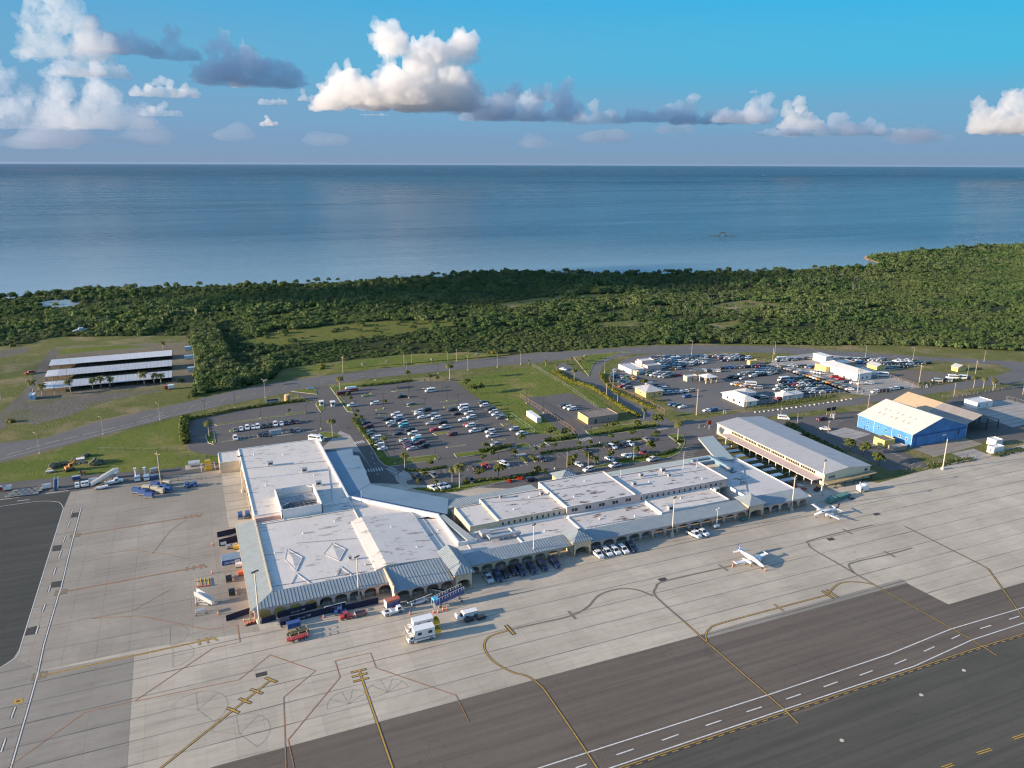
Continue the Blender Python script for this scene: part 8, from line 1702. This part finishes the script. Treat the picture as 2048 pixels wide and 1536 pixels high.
# row of equipment on the strip at the left
rig('stairs_truck', 'white pickup carrying a long white air-stair on the equipment strip', 'stairs truck', (226, 967), .15, [('truck_body', m_gw, [('p', [(-2.8, .4), (-2.8, 1.1), (.4, 1.1), (.7, 1.9), (2.0, 1.9), (2.4, 1.2), (3.6, 1.05), (3.6, .4)], -1.0, 1.0)]), ('window', m_glass, [('b', .8, -1.03, 1.25, 1.9, 1.03, 1.75)]), ('stair_flight', m_gw, [('p', [(-7.5, .7), (-7.5, 1.1), (.8, 5.0), (2.6, 5.0), (2.6, 4.6), (1.0, 4.6)], -.7, .7)]), ('side_rail', m_wht, [('p', [(-7.5, 1.1), (-7.5, 1.9), (.8, 5.9), (2.6, 5.9), (2.6, 5.0), (.8, 5.0)], -.76, -.7), ('p', [(-7.5, 1.1), (-7.5, 1.9), (.8, 5.9), (2.6, 5.9), (2.6, 5.0), (.8, 5.0)], .7, .76)]), ('prop', m_metal, [('t', (-1, 0, 1.1), (1, 0, 4.6), .14), ('t', (1.6, 0, 1.9), (2.2, 0, 4.6), .12)]), ('wheel', None, [(-1.9, -.95, .42), (-1.9, .95, .42), (2.4, -.95, .42), (2.4, .95, .42)])])
rig('boarding_stairs', 'white mobile stair base with open frame left of the stairs truck', 'stairs', zs(970, 560), .12, [('base', m_gw, [('p', [(-2.4, .35), (-2.4, .9), (2.2, 1.0), (2.4, .35)], -.8, .8)]), ('arm', m_tan, [('t', (-3, 0, .8), (3.2, 0, 3.0), .16)]), ('wheel', None, [(-1.6, -.75, .35), (-1.6, .75, .35), (1.6, -.75, .35), (1.6, .75, .35)])])
rig('blue_stairs', 'upright blue boarding stair with white rails on the equipment strip', 'stairs', zs(543, 565), pi/2, [('steps', m_gb, [('p', [(-2.2, .3), (-2.2, .6), (2.0, 3.4), (2.6, 3.4), (2.6, 3.0)], -.6, .6)]), ('side_rail', m_gw, [('p', [(-2.2, .6), (-2.2, 1.5), (2.0, 4.3), (2.6, 4.3), (2.6, 3.4), (2.0, 3.4)], -.7, -.6), ('p', [(-2.2, .6), (-2.2, 1.5), (2.0, 4.3), (2.6, 4.3), (2.6, 3.4), (2.0, 3.4)], .6, .7)]), ('frame', m_gw, [('t', (2.4, y, .2), (2.4, y, 3.2), .08) for y in (-.6, .6)]), ('wheel', None, [(-1.6, -.6, .25), (-1.6, .6, .25), (2.2, -.6, .25), (2.2, .6, .25)])])
for x, y, lab in ((738, 545, 'first white baggage tractor from the left on the equipment strip'), (795, 535, 'second white baggage tractor from the left on the equipment strip'), (830, 528, 'third white baggage tractor from the left on the equipment strip')): tug(zs(x, y), -pi/2+.1, lab, m_gw, 'white tractors on the equipment strip')
for x, y, lab in ((1310, 475, 'left white cab truck with a raised arm on the equipment strip'), (1398, 468, 'right white cab truck with a raised arm on the equipment strip')):
    rig('lift_truck', lab, 'truck', zs(x, y), -pi/2+.05, [('cab', m_gw, [('p', [(1.0, .5), (1.0, 2.1), (2.2, 2.1), (2.6, 1.3), (2.7, .5)], -1.0, 1.0)]), ('cab_window', m_glass, [('b', 1.3, -1.03, 1.3, 2.1, 1.03, 1.95), ('b', 2.35, -.85, 1.35, 2.5, .85, 1.85)]), ('bed', m_gw, [('b', -2.6, -1.0, .5, .95, 1.0, 1.1)]), ('arm', m_gw, [('t', (-2.2, -.5, 1.1), (-1.2, -.5, 4.0), .2), ('b', -1.7, -1.0, 3.8, -.6, 0, 4.6)]), ('wheel', None, [(-1.7, -.95, .42), (-1.7, .95, .42), (1.8, -.95, .42), (1.8, .95, .42)])], 'white arm trucks')
for x, y, lab, mt in ((1470, 470, 'small blue utility cart right of the arm trucks', m_gb), (890, 505, 'white box cart right of the white tractors', m_gw), (960, 505, 'pale panel cart left of the stairs truck', m_beige), (1092, 455, 'grey box cart behind the stairs truck', m_metal), (1470, 405, 'pale heap of parts at the grass edge behind the blue cart', m_beige), (732, 480, 'white and blue open trailer at the grass edge', m_gb), (75, 575, 'white shed-like cart at the left edge', m_gw), (20, 580, 'red and white cart cut by the left edge', m_gr_), (450, 560, 'white lift frame left of the blue stair', m_gw)):
    rig('equipment_cart', lab, 'cart', zs(x, y), .1, [('body', mt, [('b', -1.4, -.8, .5, 1.4, .8, 1.8)]), ('top', m_metal, [('b', -1.5, -.86, 1.8, 1.5, .86, 1.9)]), ('wheel', None, [(-1.0, -.7, .28), (-1.0, .7, .28), (1.0, -.7, .28), (1.0, .7, .28)])], 'carts on the equipment strip')
k = 0
for r_i in range(3):
    for i in range(5):
        k += 1; rig('flat_dolly', '%s pale flat cargo dolly, counted row by row from the front, at the left edge' % ORD[k-1], 'dolly', zs(95+i*58+r_i*34, 640-r_i*26-i*6), .12, [('deck', m_beige if k % 4 else m_metal, [('b', -1.5, -.8, .38, 1.5, .8, .5), ('b', -1.55, -.85, .5, 1.55, -.78, .66), ('b', -1.55, .78, .5, 1.55, .85, .66)]), ('roller', m_metal, [('b', -1.3+j*.5, -.7, .5, -1.2+j*.5, .7, .56) for j in range(6)]), ('tow_bar', m_dark, [('t', (1.5, 0, .4), (2.3, 0, .3), .05)])], 'flat cargo dollies at the left edge')
for i, (x, y, mt, nm) in enumerate(((1300, 600, m_tarp, 'blue'), (1362, 618, m_tarp, 'blue'), (1425, 645, m_tarp, 'blue'), (1400, 575, m_beige, 'beige'), (1480, 585, m_beige, 'beige'), (1528, 605, m_beige, 'beige'), (1480, 545, m_tarp, 'blue'), (1560, 570, m_tarp, 'blue'), (1595, 590, m_tarp, 'blue'), (1590, 530, m_beige, 'beige'))):
    lab = ('leftmost blue cart of the front three in the cart huddle', 'middle blue cart of the front three in the cart huddle', 'frontmost blue cart of the cart huddle', 'left beige cart in the middle of the cart huddle', 'beige cart at the centre of the cart huddle', 'right beige cart in the middle of the cart huddle', 'rear left blue cart of the cart huddle', 'blue cart behind the right beige cart', 'rightmost blue cart of the cart huddle', 'rearmost beige cart of the cart huddle')[i]
    rig('baggage_cart', lab, 'cart', zs(x, y), -.5, [('cover', mt, [('b', -1.5, -.8, .7, 1.5, .8, 1.95)]), ('roof', mt, [('f', (-1.58, -.86, 1.58, .86, 1.95), (-1.4, -.7, 1.4, .7, 2.12))]), ('deck', m_metal, [('b', -1.6, -.8, .45, 1.6, .8, .68)]), ('tow_bar', m_dark, [('t', (1.6, 0, .45), (2.4, 0, .3), .05)]), ('wheel', None, [(-1.1, -.7, .25), (-1.1, .7, .25), (1.1, -.7, .25), (1.1, .7, .25)])], 'covered baggage carts on the left apron')
tug(zs(1785, 540), -1.2, 'left blue tractor of the pair near the tan equipment room', m_gb, 'blue tractors near the annex'); tug(zs(1855, 535), -1.2, 'right blue tractor of the pair near the tan equipment room', m_gb, 'blue tractors near the annex')
for px, lab in (((481, 1036), 'left blue cart at the end of the left skirt roof'), ((496, 1034), 'right blue cart at the end of the left skirt roof')):
    rig('baggage_cart', lab, 'cart', px, pi/2, [('cover', m_tarp, [('b', -1.4, -.75, .7, 1.4, .75, 1.9)]), ('deck', m_metal, [('b', -1.5, -.75, .45, 1.5, .75, .68)]), ('wheel', None, [(-1.0, -.7, .25), (-1.0, .7, .25), (1.0, -.7, .25), (1.0, .7, .25)])], 'blue carts by the hall')
rig('excavator', 'orange digger among the silver shrubs', 'digger', zs(665, 385), .4, [('track', m_dark, [('b', -1.8, -1.2, 0, 1.8, -.6, .8), ('b', -1.8, .6, 0, 1.8, 1.2, .8)]), ('cab', m_or, [('b', -1.6, -1.1, .9, 1.0, 1.1, 1.9), ('b', -.2, -1.1, 1.9, 1.1, .1, 3.0)]), ('cab_window', m_glass, [('b', 0, -1.13, 2.0, .95, .13, 2.85)]), ('boom', m_or, [('t', (1.0, .5, 1.6), (2.6, .5, 4.0), .2), ('t', (2.6, .5, 4.0), (4.2, .5, 2.2), .16)]), ('bucket', m_dark, [('f', (3.8, .1, 4.6, .9, 1.4), (4.0, .2, 4.4, .8, 2.2))])])
rig('small_tractor', 'brown rusty tractor on the bare patch below the digger', 'tractor', zs(790, 425), .2, [('body', m_or, [('b', -1.2, -.5, .6, 1.2, .5, 1.4)]), ('seat', m_dark, [('b', -1.0, -.3, 1.4, -.5, .3, 2.0)]), ('wheel', None, [(-.8, -.7, .6), (-.8, .7, .6), (.9, -.6, .4), (.9, .6, .4)])])
rig('metal_box', 'light grey metal cabinet between the silver shrubs', 'cabinet', zs(770, 315), .05, [('body', m_metal, [('b', -1.5, -1, 0, 1.5, 1, 2.0)]), ('lid', m_wht, [('b', -1.6, -1.1, 2.0, 1.6, 1.1, 2.12)])])
rig('small_car', 'yellow-topped white buggy at the left of the digger', 'buggy', zs(478, 405), .2, [('body', m_gw, [('p', [(-1.4, .3), (-1.4, .9), (1.2, .8), (1.4, .3)], -.7, .7)]), ('roof', m_gy, [('b', -.9, -.65, 1.5, .6, .65, 1.6), ('t', (-.8, 0, .9), (-.8, 0, 1.5), .06), ('t', (.5, 0, .8), (.5, 0, 1.5), .06)]), ('wheel', None, [(-.9, -.65, .3), (-.9, .65, .3), (.9, -.65, .3), (.9, .65, .3)])])
rig('fuel_tank', 'white horizontal tank on a slab by the annex', 'tank', zs(1852, 345), .02, [('tank', m_gw, [('t', (-2.2, 0, 1.5), (2.2, 0, 1.5), 1.1)]), ('saddle', m_kerb, [('b', -1.6, -.9, 0, -1.2, .9, .9), ('b', 1.2, -.9, 0, 1.6, .9, .9)]), ('slab', m_walk, [('b', -3.5, -3.5, 0, 3.5, 2, .08)])])
rig('framed_machine', 'yellow steel machine in an open white frame beside the annex', 'machine', zs(1985, 380), .02, [('machine', m_gy, [('b', -1.1, -.6, 1.0, 1.1, .6, 4.2), ('b', -1.3, -.8, 0, 1.3, .8, 1.0)]), ('frame', m_frame, [('t', (x, y, 0), (x, y, 2.4), .08) for x in (-2.6, 2.6) for y in (-1, 1)]+[('t', (-2.6, y, 2.4), (2.6, y, 2.4), .08) for y in (-1, 1)])])
rig('equipment_room', 'tan cabinet room against the annex wall', 'equipment room', (453, 942), 0, [('wall', m_cream, [('b', -2.2, -1.4, 0, 2.2, 1.4, 3.1)]), ('roof_vents', m_dark, [('c', -1.2+i*.8, 0, 3.1, .3, 3.5) for i in range(4)]), ('door', m_tan, [('b', -.6, -1.44, 0, .6, -1.4, 2.2)])])
# right-hand end
rig('green_trailer', 'long faded green flat trailer with boxes beside the gate building mast', 'trailer', (1676, 999), .18, [('deck', m_grn, [('b', -6.5, -1.2, .5, 6.5, 1.2, 1.0)]), ('box', m_grn, [('b', -5.5, -1.1, 1.0, -2.0, 1.1, 1.8), ('b', -1.0, -1.1, 1.0, 5.8, 1.1, 1.5)]), ('wheel', None, [(-5, -1.1, .35), (-5, 1.1, .35), (5, -1.1, .35), (5, 1.1, .35)])])
rig('generator', 'white ground generator cabinet in front of the gate building end', 'generator', (1724, 982), .0, [('body', m_gw, [('b', -2.1, -1.2, .5, 2.1, 1.2, 2.5)]), ('lid', m_gw, [('b', .2, -.9, 2.5, 1.8, .9, 2.9), ('t', (-1.2, .3, 2.5), (-1.2, .3, 3.8), .12)]), ('grille', m_dark, [('b', -1.6, -1.23, .9, -.9, -1.2, 1.6)]), ('wheel', None, [(-1.4, -1.0, .3), (-1.4, 1.0, .3), (1.4, -1.0, .3), (1.4, 1.0, .3)])])
rig('red_trailer', 'long red platform trailer between terminal and gate building', 'trailer', (1588, 972), ang((1573, 962), (1601, 977)), [('deck', m_gr_, [('b', -5.5, -1.2, .6, 5.5, 1.2, 1.2)]), ('cargo', m_beige, [('b', -1.5, -.9, 1.2, 1.0, .9, 1.7), ('b', 2.5, -.9, 1.2, 4.5, .9, 1.8)]), ('wheel', None, [(-4, -1.1, .35), (-4, 1.1, .35), (4, -1.1, .35), (4, 1.1, .35)])])
tug((1634, 981), .4, 'black tractor under the end of the gate building porch', m_dark); rig('green_cart', 'small green cart by the pier left of the right-hand tower', 'cart', (1487, 1041), .1, [('body', m_grn, [('b', -1.2, -.6, .4, 1.2, .6, 1.0)]), ('handle', m_grn, [('t', (-1.2, 0, .8), (-1.7, 0, 1.4), .05)]), ('wheel', None, [(-.8, -.6, .22), (-.8, .6, .22), (.8, -.6, .22), (.8, .6, .22)])])
rig('light_trailer', 'white trailer with a thin folding light mast by the arches', 'light trailer', (1432, 1056), .1, [('body', m_gw, [('b', -1.1, -.6, .4, 1.1, .6, 1.2)]), ('mast', m_gw, [('t', (.2, 0, 1.2), (.2, 0, 7.2), .08)]), ('lamp', m_gw, [('b', -.6, -.15, 6.7, .0, .15, 7.1), ('b', .4, -.15, 7.0, 1.0, .15, 7.4)]), ('wheel', None, [(0, -.65, .3), (0, .65, .3)])])
# car park entrance
for px, lab in ((z3(1612, 292), 'left white toll booth with a striped post at the car park entrance'), (z3(1740, 298), 'right white toll booth at the car park entrance')):
    rig('toll_booth', lab, 'booth', px, 0, [('wall', m_gw, [('b', -.9, -1.2, 0, .9, 1.2, 2.4)]), ('roof', m_wht, [('b', -1.2, -1.5, 2.4, 1.2, 1.5, 2.6)]), ('window', m_glass, [('b', -.7, -1.23, 1.1, .7, -1.2, 2.0), ('b', -.93, -.9, 1.1, -.9, .9, 2.0)])], 'toll booths')
rig('trailer', 'maroon box trailer at the corner of the main car park', 'trailer', z1(375, 552), .05, [('body', m_acred, [('b', -3.6, -1.1, .6, 3.6, 1.1, 2.3)]), ('tow_bar', m_dark, [('t', (-3.6, 0, .6), (-4.6, 0, .5), .07)]), ('wheel', None, [(.4, -1.05, .35), (.4, 1.05, .35), (1.4, -1.05, .35), (1.4, 1.05, .35)])])
rig('tanker_trailer', 'red trailer with a white covered load behind the maroon trailer', 'trailer', z1(490, 492), .05, [('body', m_gr_, [('b', -3.6, -1.1, .6, 3.6, 1.1, 1.7)]), ('load', m_gw, [('f', (-3.0, -1.0, 3.0, 1.0, 1.7), (-2.6, -.6, 2.6, .6, 2.6))]), ('wheel', None, [(-2.0, -1.05, .35), (-2.0, 1.05, .35), (2.0, -1.05, .35), (2.0, 1.05, .35)])])
def signb(px, w_, h, lab, mat, z=.8, rz=0, txt=None):
    t = rig('sign_board', lab, 'sign', px, rz, [('panel', mat, [('b', -w_/2, -.06, z, w_/2, .06, z+h)]), ('post', m_gw, [('b', -w_/2, -.08, 0, -w_/2+.15, .08, z), ('b', w_/2-.15, -.08, 0, w_/2, .08, z)])]); return t
t = signb(z3(1055, 268), 6.0, 1.9, 'grey roadside sign board with a dark header on the verge by the highway', m_metal, .5); b = MB(); b.box(-2.8, -.1, 1.7, 2.8, -.07, 2.3); b.build('header', m_dark, t); b = MB(); b.box(-3.2, -.2, 0, -2.95, .2, 2.6); b.box(2.95, -.2, 0, 3.2, .2, 2.6); b.build('pillar', m_gw, t)
rig('stone_monument', 'round tan stone monument on the verge by the highway', 'monument', z3(1222, 235), 0, [('drum', m_stone, [('c', 0, 0, 0, 1.5, 3.0)]), ('cap', m_cream, [('c', 0, 0, 3.0, 1.3, 3.3)])])
signb(z5(1060, 660), 1.8, 1.1, 'small white sign at the rental lot driveway', m_gw); signb(z5(880, 770), 3.2, 1.2, 'tan sign board left of the red sign at the road junction', m_beige, .6); signb(r8(120, 770), 1.4, 1.2, 'small pale sign on the verge of the brown lot', m_gw); signb(r3(470, 1000), 1.6, 1.6, 'cream sign at the gate of the far rental lot', m_beige, .6)
rig('red_sign', 'red round-topped sign on a post at the road junction', 'sign', z5(937, 780), 0, [('post', m_gw, [('t', (0, 0, 0), (0, 0, 2.2), .08)]), ('panel', m_gr_, [('b', -1.0, -.1, 2.2, 1.0, .1, 4.0), ('b', -.7, -.1, 4.0, .7, .1, 4.4)])])
rig('blue_sign', 'light blue low sign on the grass triangle by the highway', 'sign', z3(1485, 105), .1, [('panel', m_lb, [('b', -1.8, -.5, .5, 1.8, .5, .7)]), ('post', m_gw, [('b', -1.5, -.1, 0, -1.3, .1, .5), ('b', 1.3, -.1, 0, 1.5, .1, .5)])])
rig('bus_shelter', 'low grey glass shelter on the path of the small staff car park', 'shelter', z3(1090, 625), .1, [('roof', m_metal, [('b', -2.6, -1.0, 2.3, 2.6, 1.0, 2.45)]), ('post', m_frame, [('b', x-.06, y-.06, 0, x+.06, y+.06, 2.3) for x in (-2.5, 2.5) for y in (-.9, .9)]), ('back_panel', m_ltb, [('b', -2.5, .85, .3, 2.5, .9, 2.1)])])
rig('machinery', 'grey tank with pipes in the yard north of the gate building', 'tank', z6(843, 500), 0, [('tank', m_metal, [('c', 0, 0, .2, .9, 2.6)]), ('pipe', m_frame, [('t', (1.2, 0, 0), (1.2, 0, 2.2), .1), ('t', (-2.2, 0, 0), (-2.2, 0, 3.0), .12)])])
rig('double_sign', 'twin dark billboards on posts by the service road', 'billboard', z6(825, 472), 0, [('panel', m_dark, [('b', -3.0, -.1, 2.0, -.4, .1, 3.8), ('b', .4, -.1, 2.0, 3.0, .1, 3.8)]), ('post', m_tan, [('b', -2.6, -.1, 0, -2.3, .1, 2.0), ('b', -1.1, -.1, 0, -.8, .1, 2.0), ('b', .8, -.1, 0, 1.1, .1, 2.0), ('b', 2.3, -.1, 0, 2.6, .1, 2.0)])])
rig('yard_lorry', 'small red and white lorry in the gravel by the tree belt', 'lorry', i1(990, 405), .05, [('cab', m_gr_, [('b', -2.2, -1.0, .5, -.6, 1.0, 2.2)]), ('box', m_gw, [('b', -.5, -1.1, .7, 2.6, 1.1, 2.4)]), ('wheel', None, [(-1.6, -.95, .4), (-1.6, .95, .4), (1.6, -.95, .4), (1.6, .95, .4)])])
rig('yard_trailer', 'pile of red machinery beside the dirt track', 'machinery', i1(175, 315), .7, [('frame', m_gr_, [('b', -3, -.8, .5, 3, .8, 1.2), ('b', -1, -.6, 1.2, 2, .6, 1.9)]), ('wheel', None, [(-2, -.9, .4), (-2, .9, .4), (2, -.9, .4), (2, .9, .4)])])
rig('bush_clearing_debris', 'pale wrecked vehicle lying in the scrub clearing', 'wreck', i1(472, 72), .3, [('hull', m_metal, [('p', [(-5, .3), (-5, 1.6), (-1, 2.6), (3, 2.2), (6, .6)], -1.5, 1.5)]), ('cabin', m_ltb, [('b', -1, -1.2, 2.2, 2, 1.2, 3.4)])])
# stones along the verge of the rental lot
def stone(g_, s, lab):
    o = empty('painted_stone', (g_.x, g_.y, 0)) if False else None
    b = MB(); b.frus((-.5*s, -.4*s, .5*s, .4*s, 0), (-.3*s, -.22*s, .32*s, .25*s, .5*s)); q = b.build('painted_stone', m_kerb); q.location = (g_.x, g_.y, 0); q.rotation_euler = (0, 0, rng.uniform(0, 3)); tag(q, lab, 'stone', 'white stones along the road verge')
for i in range(22):
    x = 1300+i*36.0; y = 650-(i/21)**1.15*105; stone(G(*z5(x, y)), rng.uniform(.7, 1.2), '%s white-painted stone from the left along the rental lot verge' % ORD[i])
# at sea
g = G(1444, 472, -1.5); t = empty('sea_wreck', (g.x, g.y, -1.5), -.42); tag(t, 'dark arched wreck frame standing in the shallows', 'wreck')
b = MB(); pts = [(-5.5, 0, 0), (-4.2, 0, 4.2), (-2.0, 0, 6.6), (.5, 0, 6.2), (2.2, 0, 5.6), (3.8, 0, 6.4), (5.0, 0, 4.8), (5.4, 0, 0)]
for i in range(7): b.tube(pts[i], pts[i+1], .95, .85, 6)
b.build('arch', M('rusted_iron', (.05, .06, .07), .9), t); b = MB(); b.tube((-26, 1, .1), (-4, 0, .35), .6, .8, 5); b.tube((3, 0, .3), (24, -2, .15), .9, .6, 5); b.tube((-33, 1, 0), (-32.6, 1, 1.6), .5, .4, 5); b.build('hull_line', _mats['rusted_iron'], t)
g = G(1529, 333, -1.5); d = g.normalized()*9000; t = empty('distant_boat', (d.x, d.y, -1.5), .3); tag(t, 'tiny white boat far off on the horizon', 'boat'); b = MB(); b.profile([(-22, 4), (-18, 0), (16, 0), (26, 6), (14, 6), (-22, 5)], -5, 5); b.build('hull', m_wht, t); b = MB(); b.box(-14, -4, 6, 6, 4, 15); b.build('cabin', m_wht, t); b = MB(); b.tube((-2, 0, 15), (-2, 0, 30), .6, n=5); b.build('mast', m_wht, t)
drop_unused([SC])

# ------------------------------------------------------------------ the air itself
hz = bpy.data.materials.new('haze_air'); hz.use_nodes = True; _t = hz.node_tree; _t.nodes.clear()
_oo = _t.nodes.new('ShaderNodeOutputMaterial'); _v = _t.nodes.new('ShaderNodeVolumePrincipled'); _v.inputs['Density'].default_value = 4.0e-6; _v.inputs['Color'].default_value = (.42, .58, .84, 1); _v.inputs['Anisotropy'].default_value = .2
_t.links.new(_v.outputs[0], _oo.inputs['Volume'])
b = MB(); b.box(-60500, -60500, -3.4, 60500, 60500, 127); o = b.build('haze', hz); o['kind'] = 'stuff'
